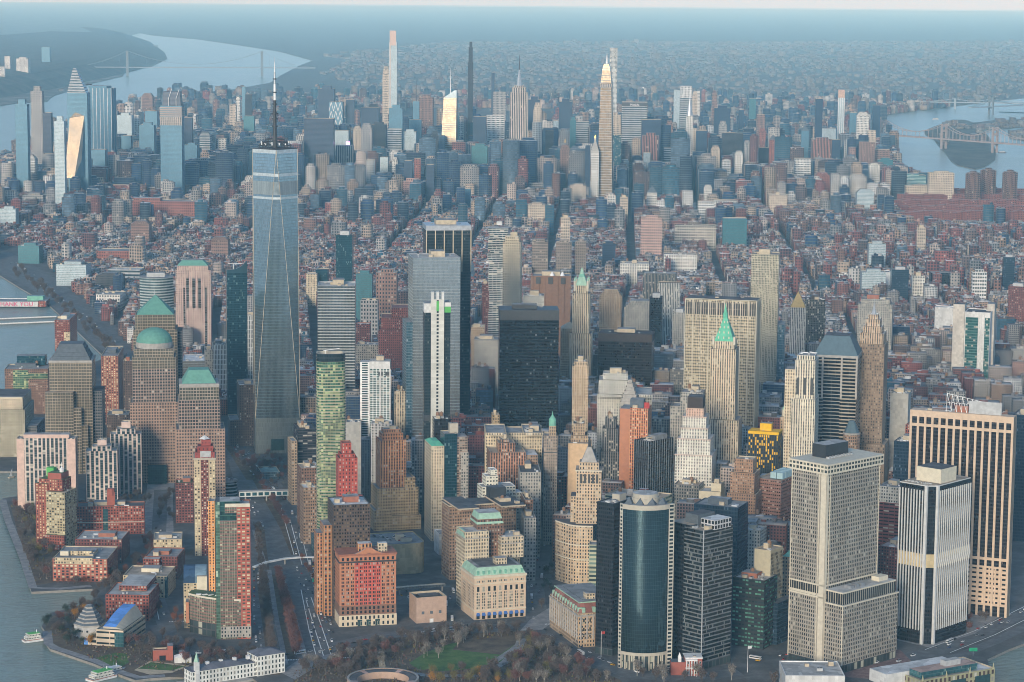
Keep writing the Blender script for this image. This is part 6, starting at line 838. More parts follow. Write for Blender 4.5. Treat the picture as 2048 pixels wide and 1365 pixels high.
s = B('office_building', 'cream walled office block with hollow roof at the far left edge', -25, 51, 68, 820, 'wfc_left', yb=914, b=24, roof='rf_gray', **BARE, sh='cream block at the left edge'); part(s, 'top_block', BX(s.x0+2, s.x1-3, s.y0+3, s.y1-2, s.h, s.h+15, 'stone_cream', 'rf_dark')); part(s, 'roof_rim', BX(s.x0+2, s.x1-3, s.y0+2.5, s.y0+6, s.h+15, s.h+17, 'stone_rail')); part(s, 'side_wing', BX(s.x1+.05, s.x1+14, s.y0+12, s.y1, 0, s.h*.62, 'wfc_dark', 'rf_gray'))
s = B('apartment_building', 'brick and yellow glass apartment block at the left edge with a round roof tank', 9, 96, 96, 738, 'brick_brown', h=68, b=22, W2=50, roof='rf_gray', clutter=4, pm='slate', tank=1, sh='yellow glass apartment block'); part(s, 'yellow_glass', BX(s.fx(26), s.fx(56), s.y0-.5, s.y0-.02, s.h*.3, s.h-2, 'glass_green')); part(s, 'yellow_glass', BX(s.fx(56), s.fx(96), s.y0-.5, s.y0-.02, s.h*.78, s.h-7, 'glass_green')); part(s, 'glass_step', BX(s.x0+14, s.x1-8, s.y1-14, s.y1+10, s.h, s.h+14, 'glass_tealdark', 'rf_gray'))
s = B('apartment_tower', 'red brick riverside tower with a cream glass corner and white roof house', 109, 141, 154, 641, 'brick_red', yb=772, b=24, roof='rf_pale', clutter=1, pm='cream_box', sh='red riverside tower'); part(s, 'cream_corner', BX(s.x1-9, s.x1+.4, s.y0-.4, s.y0+9, 0, s.h*.82, 'cream_flat')); part(s, 'low_wing', BX(s.x0-12, s.x0-.05, s.y0, s.y1, 0, s.h*.34, 'brick_maroon', 'rf_dark'))
B('apartment_tower', 'brick tower with cream windows and dark crown behind the stepped top tower', 202, 238, 247, 712, 'brick_creamwin', yb=850, b=22, roof='rf_gray', tiers=None, pm='slate', clutter=2); B('apartment_tower', 'dark brown tower squeezed left of the green domed tower', 246, 264, 264, 722, 'brick_dark2', h=98, b=22, W2=24, pm='rust'); B('apartment_building', 'low dark building with white roof lines behind the pink striped towers', 213, 258, 262, 830, 'brick_dark2', yb=875, b=22, W2=40, roof='rf_gray', clutter=4)
# footbridges over the highway
def beam(name, label, pts, w, z0, z1, mat, cat='footbridge', posts=(), roof=None):
    r = empty(name, (*at(*pts[0])[:2], 0)); tag(r, label, cat); o = at(*pts[0])[:2]; P = [at(x, y)[:2]-o for x, y in pts]; P = [np.array(p) for p in P]
    for i in range(len(P)-1):
        d = (P[i+1]-P[i])/np.hypot(*(P[i+1]-P[i])); n = np.array([-d[1], d[0]])*w/2; q = [P[i]-n, P[i+1]-n, P[i+1]+n, P[i]+n]; PR([tuple(v) for v in q], z0, z1, mat, roof or mat, bottom=True).build('span' if len(P) < 4 else 'deck', r)
    for t in posts:
        i = min(int(t*(len(P)-1)), len(P)-2); f = t*(len(P)-1)-i; p = P[i]*(1-f)+P[i+1]*f; CY(p[0], p[1], 1.0, 0, z0, 'granite', 8).build('pier', r)
    return r, P
beam('footbridge', 'straight covered footbridge with big square windows over the highway', [(478, 1003), (588, 1000)], 11, 6.5, 13, 'bridge_glass', posts=(.12, .5, .88), roof='rf_pale')
r_, P_ = beam('footbridge', 'thin curved white footbridge over the highway', [(508, 1146), (535, 1136), (570, 1129), (605, 1126), (640, 1126)], 4.2, 5.8, 7.2, 'white_metal', posts=(.1, .5, .9))
r_, P_ = beam('footbridge', 'pale truss footbridge over the tunnel ramps beside the brown cube', [(790, 1190), (835, 1186), (890, 1182)], 6, 5.6, 8.0, 'glass_pale', posts=(.1, .55, .95))
NOBUILD = [px(q) for q in ([(1066, 1250), (1062, 1180), (1070, 1110), (1085, 1040), (1100, 900), (1118, 780), (1132, 780), (1130, 900), (1122, 1000), (1112, 1060), (1096, 1130), (1084, 1180), (1092, 1250)], [(505, 1340), (504, 1180), (480, 1000), (440, 840), (520, 830), (600, 905), (632, 1110), (672, 1335)], [(560, 1340), (690, 1275), (900, 1255), (1100, 1262), (1150, 1500), (500, 1500)], [(0, 490), (60, 500), (130, 560), (265, 690), (300, 800), (240, 800), (120, 640), (-40, 560)], [(0, 640), (200, 700), (500, 1500), (-200, 1500)], [(480, 700), (610, 700), (610, 990), (480, 990)], [(740, 1140), (930, 1140), (920, 1260), (740, 1260)], [(1700, 1160), (2060, 1160), (2060, 1400), (1600, 1400)])]
# ---------------------------------------------------------------- towers of the middle distance and the far skyline
F_('far_white', (.62, .60, .55), ww=.5, wh=.5, bay=5.2, fl=7, blind=.04); F_('far_beige', (.50, .42, .33), ww=.45, wh=.5, bay=5.2, fl=7, blind=.04); F_('far_brown', (.24, .15, .12), ww=.45, wh=.5, bay=5.2, fl=7, blind=.04); F_('far_red', (.28, .11, .085), ww=.42, wh=.5, bay=5.2, fl=7, blind=.04); F_('far_grey', (.34, .33, .32), ww=.5, wh=.55, bay=5.2, fl=7, blind=.04)
F_('far_navy', (.006, .022, .05), ww=.9, wh=.75, bay=2, fl=3.9, glass=(.005, .03, .075), refl=.08, jit=0, blind=0, vary=.35, rough=.35); F_('far_blue', (.10, .17, .22), ww=.9, wh=.72, bay=2, fl=3.8, glass=(.06, .16, .24), refl=.3, rough=.35, jit=0, blind=0, vary=.4); F_('far_teal', (.06, .12, .14), ww=.9, wh=.75, bay=2, fl=3.8, glass=(.025, .13, .16), refl=.25, jit=0, blind=0, vary=.4, rough=.35); F_('far_pale', (.44, .50, .52), ww=.85, wh=.6, bay=2, fl=3.7, glass=(.22, .30, .34), refl=.3, rough=.35, jit=0, blind=0); F_('far_stripe', (.52, .46, .40), span=(.12, .12, .13), ww=.5, wh=.7, bay=6, fl=7, blind=.03); F_('far_grid', (.62, .62, .60), ww=.66, wh=.5, bay=4.8, fl=7.6, blind=.03, glass=(.02, .03, .04)); F_('far_band', (.40, .41, .41), ww=.98, wh=.5, bay=9, fl=7.8, blind=0, glass=(.05, .08, .10)); F_('far_mirror', (.30, .33, .33), ww=.94, wh=.74, bay=6, fl=7.5, glass=(.10, .078, .055), refl=.95, rough=.3, blind=0, jit=.015, vary=.5); F_('far_park432', (.60, .60, .56), ww=.66, wh=.66, bay=4.7, fl=4.7, glass=(.08, .10, .12)); F_('far_dark', (.06, .06, .065), ww=.7, wh=.6, bay=2.5, fl=3.8, glass=(.02, .03, .04), refl=.2, blind=0)  # far_mirror: the low sun's gold glint is tinted into its glass colour
plain('far_copper', (.20, .42, .36)); plain('sign_white', (.8, .8, .8), emit=0); plain('pink_lamp', (.75, .25, .75), emit=4.0); plain('amber_lamp', (1.0, .55, .08), emit=3.0); plain('pink_bridge', (.32, .26, .24)); plain('bridge_steel', (.26, .30, .33)); plain('bridge_tower', (.17, .19, .2))
def T(label, xl, xr, yt, h, mat, name='skyscraper', b=29, W2=None, top=None, sh=None, group=None, clutter=0):
    s = B(name, label, xl, xr, xr, yt, mat, h=h, b=b, W2=W2, pent=0, clutter=clutter, sh=sh, roof=random.choice(['rf_gray', 'rf_pale', 'rf_dark']), group=group)
    if top == 'box': part(s, 'roof_house', BX(s.x0*.55, s.x1*.6, s.y0*.5, s.y1*.6, s.h-1, s.h+max(5, h*.05), mat if mat.startswith('far') or mat.startswith('bare') else 'hvac', 'rf_gray'))
    if top == 'step':
        for k in range(3): f = .88-.13*k; part(s, 'setback', BX(s.x0*f, s.x1*f, s.y0*f, s.y1*f, s.h-1+k*h*.035, s.h+(k+1)*h*.035, mat, 'rf_gray'))
    if top == 'pyr': hip(s, 'pyramid_roof', (s.x0, s.x1, s.y0, s.y1), s.h, s.h+s.w1*.7, 'slate', 1.0)
    if top == 'tank': part(s, 'roof_house', BX(-5, 5, -4, 4, s.h-1, s.h+6, 'tan_box', 'rf_gray')); water_tank(s.root, s.x0*.5, 2, s.h-1, 1.2)
    return s
T('grey slab tower on the far bank ridge', 83, 99, 95, 215, 'far_blue'); T('white block on the far bank ridge, left one', 9, 20, 113, 190, 'far_white'); T('white block on the far bank ridge, right one', 32, 56, 118, 180, 'far_white', top='box'); T('low white block at the left edge of the far bank', 0, 9, 134, 150, 'far_white')
# --- far left cluster on the river
T('dark glass apartment tower with glowing crown at the far left of the skyline', 30, 54, 209, 285, 'far_blue', top='box'); T('slim brown grey stone tower second from the far left', 61, 84, 183, 308, 'far_grey', top='box', sh='slim brown far left tower'); T('narrow navy tower right of the slim brown far tower', 85, 102, 226, 240, 'far_navy')
s = T('bulging pale apartment tower of two merged cylinders', 108, 128, 243, 270, 'far_pale', top='box'); T('white stepped block in front of the far left glass tower', 41, 70, 318, 110, 'far_grid', top='step'); T('grey slab below the bulging pale tower', 84, 115, 309, 120, 'far_grey')
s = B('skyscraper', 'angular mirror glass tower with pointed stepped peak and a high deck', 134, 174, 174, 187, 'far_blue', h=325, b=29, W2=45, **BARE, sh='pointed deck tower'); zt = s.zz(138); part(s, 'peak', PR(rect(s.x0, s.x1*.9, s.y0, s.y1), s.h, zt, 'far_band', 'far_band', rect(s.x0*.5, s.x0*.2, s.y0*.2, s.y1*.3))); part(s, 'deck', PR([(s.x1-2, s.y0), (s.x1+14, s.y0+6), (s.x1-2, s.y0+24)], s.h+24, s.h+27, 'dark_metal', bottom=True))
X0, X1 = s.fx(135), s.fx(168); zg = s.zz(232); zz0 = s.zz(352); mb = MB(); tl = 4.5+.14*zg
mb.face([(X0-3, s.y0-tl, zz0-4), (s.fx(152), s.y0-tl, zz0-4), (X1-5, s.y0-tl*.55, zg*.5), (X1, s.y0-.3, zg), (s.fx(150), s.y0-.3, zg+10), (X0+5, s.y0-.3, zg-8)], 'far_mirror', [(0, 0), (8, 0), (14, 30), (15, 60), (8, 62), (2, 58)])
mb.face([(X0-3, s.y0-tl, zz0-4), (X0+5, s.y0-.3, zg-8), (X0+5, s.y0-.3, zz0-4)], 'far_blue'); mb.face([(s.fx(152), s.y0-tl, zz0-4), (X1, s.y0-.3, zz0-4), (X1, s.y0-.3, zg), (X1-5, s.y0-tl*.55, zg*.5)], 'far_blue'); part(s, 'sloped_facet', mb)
s = B('skyscraper', 'broad blue glass tower with thin white uprights right of the pointed deck tower', 178, 222, 222, 177, 'far_blue', h=300, b=36, W2=50, **BARE, sh='broad blue far tower'); piers(s, 6, 2, s.h*.3, s.h, 'steel', 1.2, .9); part(s, 'roof_step', BX(s.x0, s.x1*.6, s.y0, s.y1, s.h, s.h+7, 'far_blue', 'rf_gray'))
T('low faceted glass tower below the broad blue far tower', 180, 210, 300, 130, 'far_blue'); T('pale white tower behind the broad blue far tower', 263, 278, 231, 165, 'far_white'); T('grey blue twin tower behind the terraced glass roofs', 234, 263, 231, 170, 'far_pale', top='box'); T('teal grey tower with flat top left of the banded unfinished tower', 278, 308, 251, 175, 'far_blue', top='box'); T('short blue glass block left of the teal grey tower', 242, 262, 272, 120, 'far_blue'); T('dark terraced glass block below the short blue block', 225, 275, 322, 80, 'far_dark'); T('white glass roofed hall in the rail yards', 225, 268, 346, 30, 'far_white', name='hall_building'); T('pair of brown towers against the wide river', 283, 305, 193, 130, 'far_brown', top='step'); T('blue tower left of the brown river towers', 290, 314, 223, 150, 'far_blue')
s = T('unfinished tower with pale bare floors, dark crown and two cranes', 320, 363, 212, 290, 'far_blue', W2=44, sh='banded unfinished tower'); zt = s.zz(184); zl = s.zz(246)
for k in range(5): part(s, 'bare_floor', BX(s.x0-1, s.x1+1, s.y0-1, s.y1, s.h-8-k*6, s.h-5-k*6, 'bare_pinkbrown'))
part(s, 'dark_crown', PR(rect(s.x0+6, s.x1-3, s.y0+4, s.y1-4), s.h, zt, 'far_navy', 'rf_dark', rect(s.x0+8, s.x1-6, s.y0+6, s.y1-6))); part(s, 'bare_column_wall', BX(s.x0, s.x1+.5, s.y0-.5, s.y0-.02, zl-8, s.h-34, 'far_stripe'))
for x in (s.x0+s.w1*.4, s.x0+s.w1*.75): part(s, 'crane', BR((x, s.y0, s.h), (x, s.y0, s.h+22), .9, 'white_metal').bar((x, s.y0, s.h+22), (x+10, s.y0, s.h+50), .8, 'white_metal'))
T('navy slab right of the banded unfinished tower', 366, 384, 236, 185, 'far_navy'); T('blue gridded glass block right of the banded unfinished tower', 369, 394, 290, 115, 'far_blue', top='box'); T('tower of stacked terrace slabs right of the blue gridded block', 399, 420, 272, 125, 'far_band', top='step'); T('beige courtyard block below the terraced slab tower', 384, 424, 338, 50, 'far_beige', name='apartment_building'); T('dark brown block left of the tallest tower', 432, 448, 271, 110, 'far_brown'); T('pale cream slab left of the tallest tower', 434, 452, 278, 100, 'far_white'); T('slender cream tower far behind on the left ridge', 459, 472, 210, 150, 'far_beige'); T('pale slender tower next to the slender cream tower', 472, 480, 194, 160, 'far_white'); T('tall thin blue tower left of the mast', 484, 491, 174, 190, 'far_blue'); T('dark tower left of the mast', 490, 503, 189, 170, 'far_dark'); T('teal glass tower just left of the mast', 487, 508, 233, 140, 'far_teal'); T('pale green block by the tallest tower', 500, 512, 296, 90, 'far_pale')
s = T('immense red brown brick freight building filling a whole street', 215, 402, 402, 68, 'brickwide', name='warehouse_building', W2=60, clutter=6, sh='immense brick freight building') if False else B('warehouse_building', 'immense red brown brick freight building filling a whole street', 252, 402, 402, 404, 'far_red', h=66, b=29, W2=60, pent=0, clutter=4, sh='immense brick freight building'); part(s, 'left_wing', BX(s.fx(217), s.x0-.05, s.y0+12, s.y1, 0, s.h*.72, 'far_red', 'rf_gray')); part(s, 'roof_house', BX(s.fx(265), s.fx(318), s.y0+14, s.y1-10, s.h-1, s.h+7, 'far_red', 'rf_pale')); part(s, 'lower_wing', BX(s.fx(290), s.x1+.0, s.y0-22, s.y0-.05, 0, s.h*.42, 'far_red', 'rf_gray'))
T('long brick block behind the freight building', 210, 290, 372, 45, 'far_red', name='apartment_building', W2=40, clutter=3); T('tan square block left of the freight building', 137, 198, 397, 52, 'far_brown', name='apartment_building', top='box'); T('pale blue grey block at the left edge of the village', 44, 86, 391, 52, 'far_grey', name='apartment_building', top='box', clutter=2); T('teal glass block above the riverside highway', 36, 78, 492, 42, 'far_teal', name='apartment_building', top='box', clutter=3); T('pale green twin slabs at the left edge', 0, 31, 418, 60, 'far_pale', name='apartment_building', top='box'); T('brick deco tower block in the left village', 262, 298, 448, 62, 'far_brown', name='apartment_building', top='step'); T('tan ziggurat block in the left village', 422, 456, 480, 58, 'far_brown', name='apartment_building', top='step'); T('green roofed long red brick block in the left village', 193, 262, 503, 36, 'far_red', name='warehouse_building', W2=60); T('round white glass apartment block by the highway', 112, 172, 530, 46, 'far_pale', name='apartment_building', top='box', clutter=3, sh='round white block by the highway'); T('dark stepped office block behind the round white block', 192, 242, 552, 42, 'far_dark', name='office_building', top='step', clutter=3); T('white windowless block along the highway', 192, 240, 590, 32, 'far_white', name='office_building', W2=60, clutter=4); T('long grey office block right of the white windowless block', 215, 280, 540, 40, 'far_band', name='office_building', W2=50, clutter=4)
# --- behind and around the trade towers
T('dark teal glass tower standing alone in the low blocks', 672, 704, 471, 150, 'glass_tealdark', W2=30, top='box', sh='lone dark teal tower'); T('hazy teal apartment block right of the lone dark teal tower', 712, 744, 548, 105, 'far_teal', name='apartment_tower', top='box'); T('brown framed glass apartment tower', 752, 793, 546, 112, 'far_brown', name='apartment_tower', top='box', clutter=2); T('grey gridded block below the hazy teal block', 721, 755, 601, 78, 'far_grey', name='office_building', clutter=4); T('dark glass cube right of the tallest tower', 632, 655, 540, 72, 'glass_tealdark', name='office_building', W2=30); T('cream cube beside the dark glass cube', 612, 634, 548, 66, 'stone_cream', name='office_building', W2=26)
s = B('office_tower', 'massive deep red brick stepped tower left of the silver mirror tower', 757, 824, 824, 628, 'brick_maroon3', h=118, b=24, W2=60, tiers=[(757, 824, 0, 1, 660), (762, 824, .08, 1, 636), (783, 824, .15, 1, 616), (806, 824, .2, 1, 690)], pent=0, clutter=3, roof='rf_red', sh='deep red stepped tower')
T('low pale block between trade towers', 712, 760, 690, 60, 'stone_grey', name='office_building', clutter=4); T('low maroon block between trade towers', 712, 740, 648, 62, 'brick_maroon', name='office_building', clutter=3)
for i, (xl, xr, yt) in enumerate(((1064, 1096, 484), (1112, 1143, 486), (1151, 1172, 484))): T(('left', 'middle', 'right')[i]+' one of three matching grey brown slabs in the low blocks', xl, xr, yt, 92, 'far_brown2', name='apartment_tower', top='box', group='three matching grey brown slabs')
T('tall slender tan tower above the three slabs', 1122, 1140, 436, 112, 'far_beige', name='apartment_tower', top='tank'); T('dark green glass block right of the three slabs', 1205, 1231, 488, 70, 'far_navy', name='office_building', top='box'); T('square white loft block right of centre', 1240, 1298, 528, 46, 'far_white', name='office_building', top='tank', clutter=3); T('long pale arcade block behind the white loft block', 1328, 1394, 510, 52, 'far_white', name='office_building', W2=40, clutter=4); T('wide beige gridded slab with brown roof line', 1282, 1324, 436, 105, 'far_pinkband', name='apartment_tower', top='box', W2=24, sh='pink beige gridded slab'); T('broad cream university block right of the pink beige slab', 1350, 1432, 452, 62, 'far_grid2', name='office_building', W2=44, clutter=3); T('angular dark teal glass block right of the cream university block', 1446, 1494, 438, 85, 'far_teal', name='office_building', W2=40, sh='angular teal block')
T('tan brick deco block behind the gothic tower', 1199, 1243, 592, 100, 'stone_tan', name='office_tower', top='step', b=33); T('grey stepped office block left of the black narrow slab', 1248, 1311, 616, 98, 'stone_grey', name='office_tower', top='step', b=33, clutter=3); T('dark framed tower with pale lattice face behind', 1286, 1352, 548, 135, 'pier_dark', name='office_tower', b=33, W2=30, clutter=3); T('pale lattice faced tower in front of the dark framed tower', 1316, 1360, 567, 122, 'lattice', name='office_tower', b=33, W2=24); T('black narrow slab right of the dark brown glass block', 1299, 1324, 596, 128, 'glass_black', name='office_tower', b=33, W2=30, top='box'); T('grey tower wrapped in scaffold left of the banded bank slab', 1345, 1371, 626, 112, 'stone_grey', name='office_tower', b=36, top='box'); T('blue glass block in the dark canyon left of the banded bank slab', 1304, 1345, 778, 78, 'glass_navy', name='office_building', b=36, clutter=3); T('dark block under the scaffold wrapped tower', 1340, 1372, 740, 95, 'stone_dark', name='office_building', b=36, clutter=3)
T('green roofed white block in the right middle distance', 1724, 1772, 545, 58, 'far_pale', name='office_building', top='box'); T('white school block with stepped wings in the right middle distance', 1732, 1782, 545, 44, 'bare_white', name='office_building', W2=40, clutter=3) ; T('dark glass tower pair in the right middle distance', 1784, 1818, 540, 78, 'glass_navy', name='apartment_tower', top='box'); T('white balcony block right of the dark glass pair', 1825, 1850, 552, 60, 'far_white', name='apartment_tower', top='tank'); T('black roofed brick block beyond the white balcony block', 1862, 1902, 546, 42, 'glass_black', name='office_building', W2=30); T('grey balcony tower among trees', 1946, 1974, 545, 66, 'far_grid', name='apartment_tower', top='box'); T('dark blue glass tower with pale edge at the right edge', 2008, 2030, 515, 75, 'glass_navy', name='apartment_tower', top='box'); T('tan twin tower in the right village', 1835, 1852, 456, 80, 'far_beige', name='apartment_tower', top='tank'); T('grey glass block with green roof in the right village', 1738, 1772, 488, 68, 'far_pale', name='office_building', top='box')
for i, (xl, xr, yt) in enumerate(((1785, 1819, 672), (1832, 1874, 682))): s = T(('left', 'right')[i]+' one of two knobbly grey brown flats beyond the brown deco tower', xl, xr, yt, 72, 'far_brown2', name='apartment_tower', top='tank', b=44, clutter=2, group='two knobbly grey brown flats'); [part(s, 'bay', BX(s.x0+s.w1*(.1+.4*k), s.x0+s.w1*(.3+.4*k), s.y0-3, s.y0-.02, 0, s.h-3, 'far_brown2', 'rf_gray')) for k in range(2)]
T('long brown brick police block beyond the brown deco tower', 1770, 1826, 726, 58, 'brown_slots', name='office_building', b=44, W2=40, clutter=2, sh='brown slotted slab'); T('blank pale blue grey wall block left of the white ribbed tower', 1870, 1911, 616, 66, 'bare_white', name='office_building', b=40, W2=26, clutter=2)
s = T('white ribbed telephone tower with sea green glass upper floors', 1930, 1981, 626, 165, 'bare_white', name='telephone_tower', b=44, W2=44, clutter=3, sh='white ribbed tower'); part(s, 'glass_panel', BX(s.fx(1932), s.fx(1957), s.y0-.5, s.y0-.02, s.h*.36, s.h-8, 'teal_floors')); part(s, 'glass_panel', BX(s.fx(1969), s.x1-.5, s.y0-.5, s.y0-.02, s.h*.36, s.h-8, 'teal_floors')); part(s, 'stone_shaft', BX(s.x0-17, s.x0-.05, s.y0-3, s.y0+12, 0, s.h+11, 'bare_concrete2', 'rf_dark')); part(s, 'stone_shaft', BX(s.x1-8, s.x1+3, s.y0+26, s.y1+4, 0, s.h+10, 'bare_concrete2', 'rf_gray'))
for k in range(10): part(s, 'rib', BX(s.x0+s.w1*k/9.3, s.x0+s.w1*k/9.3+1.4, s.y0-1.4, s.y0-.6, 0, s.h-1 if 4 < k < 8 else s.h*.36, 'fin_white'))
T('tall maroon brick slab at the right edge', 2017, 2052, 574, 82, 'brick_maroon', name='apartment_tower', b=44, top='box'); T('lower maroon brick slab at the right edge', 1985, 2014, 655, 58, 'brick_maroon', name='apartment_tower', b=44, top='box'); T('pale balcony block at the right edge below the maroon slabs', 2000, 2030, 695, 44, 'far_grid2', name='apartment_building', b=44); T('brown red slab left of the white ribbed tower', 1888, 1912, 722, 70, 'far_red', name='apartment_tower', b=44, top='box')
T('low glass roofed market hall right of the white ribbed tower', 2010, 2060, 790, 24, 'glass_dark', name='hall_building', b=46, W2=60, clutter=3); T('grey bridge ramp block at the right edge', 1990, 2060, 762, 20, 'bare_concrete', name='ramp_building', b=46, W2=40); T('dark low office block behind the peach and black slab', 1905, 1960, 775, 62, 'glass_dark', name='office_building', b=48, W2=40, clutter=4); T('brown brick block behind the peach and black slab', 1868, 1905, 800, 58, 'brick_maroon', name='office_building', b=48, clutter=3); T('blue glass block left of the peach and black slab', 1820, 1872, 792, 60, 'glass_navy', name='office_building', b=48, clutter=3)
# --- far skyline, left to right
T('huge dark blue glass slab behind the tallest tower', 608, 667, 238, 229, 'far_navy', W2=34, sh='huge dark blue slab'); T('navy square topped tower above the huge dark blue slab', 636, 668, 178, 225, 'far_navy', top='box'); s = T('glass tower with a bold pale diamond lattice', 658, 685, 205, 182, 'far_blue')
for k in range(4):
    z0 = s.h*(.2*k+.2); n = 3
    for j in range(n): x0_, x1_ = s.x0+s.w1*j/n, s.x0+s.w1*(j+1)/n; part(s, 'diagonal_brace', BR((x0_, s.y0-1, z0), ((x0_+x1_)/2, s.y0-1, z0+s.h*.2), 1.3, 'steel').bar(((x0_+x1_)/2, s.y0-1, z0+s.h*.2), (x1_, s.y0-1, z0), 1.3, 'steel'))
s = T('brown ribbed slab with a round pink lamp on a mast beside it', 671, 705, 292, 130, 'far_stripe'); b_ = MB(); b_.cyl(s.fx(696), s.y0-6, 8, s.h+6, s.h+8, 'pink_lamp', 14); part(s, 'roof_lamp', PR([(s.fx(696)+6*math.cos(t*.524), s.y0-1) for t in range(1)]+[(s.fx(696)-6, s.y0-1), (s.fx(696)+6, s.y0-1), (s.fx(696)+6, s.y0), (s.fx(696)-6, s.y0)], s.h+4, s.h+13, 'pink_lamp', 'pink_lamp'))
T('white and blue striped tower behind the brown ribbed slab', 669, 697, 262, 150, 'far_pale'); T('narrow cream classical tower', 706, 723, 262, 150, 'far_beige', top='step'); T('grey brick deco tower right of the narrow cream tower', 722, 744, 258, 165, 'far_grey', top='step'); T('navy slab above the cream classical tower', 722, 757, 216, 190, 'far_navy'); T('black box tower left of the tallest slender tower', 741, 772, 250, 165, 'far_dark', top='box'); T('dark blue twin slab left of the navy slab', 692, 708, 200, 190, 'far_navy')
s = T('stepped tower with pale upper floors left of the tallest slender tower', 735, 758, 217, 165, 'far_dark', top='step')
s = B('skyscraper', 'thinnest tall tower with pale copper edge rising above the whole skyline', 780, 792, 792, 62, 'far_pale', h=472, b=29, W2=24, **BARE, tiers=[(778, 794, 0, 1, 84), (780, 791, .05, .9, 62)], sh='highest slender tower'); part(s, 'copper_edge', BX(s.x0-1.2, s.x0+2.4, s.y0-1.2, s.y0-.02, 60, s.h-1, 'stone_pinkplain')); part(s, 'pale_crown', BX(s.x0-.5, s.x1+.5, s.y0-.6, s.y0-.02, s.h-60, s.h+.5, 'stone_pinkplain'))
T('beige limestone slab leaning beside the highest slender tower', 765, 779, 148, 290, 'far_beige', top='step'); T('glass tower with angled top at the foot of the highest slender tower', 778, 805, 217, 222, 'far_blue', top='box'); T('grey banded slab below the angled glass tower', 775, 803, 259, 155, 'far_band'); T('grey green gridded slab right of the grey banded slab', 806, 832, 264, 145, 'far_pale', top='box'); T('brown glass tower with red sign', 838, 866, 196, 230, 'far_brown', top='box'); T('teal slab tower behind the grey gridded slab', 818, 842, 240, 170, 'far_blue'); s = T('tower with a needle spire left of the leaning gold glass tower', 826, 838, 203, 229, 'far_blue'); part(s, 'spire', CY(0, 0, 2, s.h, s.h+90, 'dark_metal', 6, .3))
T('dark tower pair with a pale stripe, left one', 808, 824, 322, 120, 'far_navy'); T('dark tower pair with a pale stripe, middle one', 828, 841, 318, 125, 'far_red'); T('dark tower pair with a pale stripe, right one', 853, 868, 330, 122, 'far_navy'); T('white apartment slab standing alone below the skyline', 733, 749, 320, 115, 'far_white', name='apartment_tower', sh='lone white slab'); T('pale tower right of the lone white slab', 760, 776, 315, 110, 'far_pale', name='apartment_tower'); T('small white tower right of the lone white slab', 784, 795, 322, 100, 'far_white', name='apartment_tower', top='step')
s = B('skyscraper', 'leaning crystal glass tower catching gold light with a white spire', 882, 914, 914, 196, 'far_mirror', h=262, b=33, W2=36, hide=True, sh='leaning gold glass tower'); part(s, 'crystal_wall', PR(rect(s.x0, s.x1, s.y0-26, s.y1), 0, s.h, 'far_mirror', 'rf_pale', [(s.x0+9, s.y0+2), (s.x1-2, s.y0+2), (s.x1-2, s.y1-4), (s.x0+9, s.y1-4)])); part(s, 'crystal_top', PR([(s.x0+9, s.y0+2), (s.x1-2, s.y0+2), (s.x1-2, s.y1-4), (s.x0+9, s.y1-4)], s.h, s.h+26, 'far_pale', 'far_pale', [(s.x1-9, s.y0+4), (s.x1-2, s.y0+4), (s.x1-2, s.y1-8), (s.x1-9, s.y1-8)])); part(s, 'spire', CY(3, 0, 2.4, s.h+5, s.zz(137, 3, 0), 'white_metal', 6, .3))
T('bright teal glass tower in front of the leaning gold glass tower', 889, 917, 231, 190, 'far_teal', sh='bright teal tower'); T('slate tower left of the bright teal tower', 862, 876, 272, 150, 'far_dark', top='step'); T('pale brown tower right of the bright teal tower', 890, 908, 268, 130, 'far_brown', top='box')
s = B('skyscraper', 'needle thin bronze glass tower second tallest of the skyline', 937, 945, 945, 110, 'far_dark', h=400, b=29, W2=22, **BARE, tiers=[(936, 946, 0, 1, 125), (937, 945, .2, .9, 95), (938.5, 944, .4, .8, 84)], sh='needle thin bronze tower'); T('thin navy blue tower right of the needle thin tower', 983, 989, 146, 300, 'far_navy', W2=18); T('navy slab under the needle thin tower', 946, 972, 234, 190, 'far_navy'); T('white gridded slab left of the great stepped tower', 973, 1009, 231, 185, 'far_grid', W2=26, sh='white gridded slab'); T('teal grey glass apartment slab below the white gridded slab', 943, 975, 292, 130, 'far_teal', name='apartment_tower', top='box'); T('blue glass slab standing free in the low blocks', 926, 941, 378, 72, 'far_blue', name='apartment_tower', sh='free blue slab'); T('grey tower behind the white gridded slab', 986, 1012, 185, 230, 'far_grey'); T('pale cube left of the white gridded slab', 963, 974, 252, 150, 'far_white')
s = B('skyscraper', 'great stepped limestone tower with silver mast and long antenna', 1020, 1056, 1056, 180, 'far_stripe', h=320, b=29, W2=40, **BARE, tiers=[(1008, 1064, -.3, 1.2, 345), (1014, 1061, -.15, 1.1, 290), (1020, 1056, 0, 1, 186), (1024, 1052, .1, .9, 176), (1028, 1048, .2, .8, 172)], sh='great stepped limestone tower'); X0, X1, Y0, Y1, z0, z1 = s.tiers[-1]; zt = s.zz(140, 0, 0); part(s, 'mast', CY(0, 0, 9, z1, z1+(zt-z1)*.5, 'steel', 8, 6).cyl(0, 0, 5.5, z1+(zt-z1)*.5, zt, 'steel', 8, 2)); part(s, 'antenna', CY(0, 0, 2.2, zt, s.zz(110, 0, 0), 'dark_metal', 6, .4))
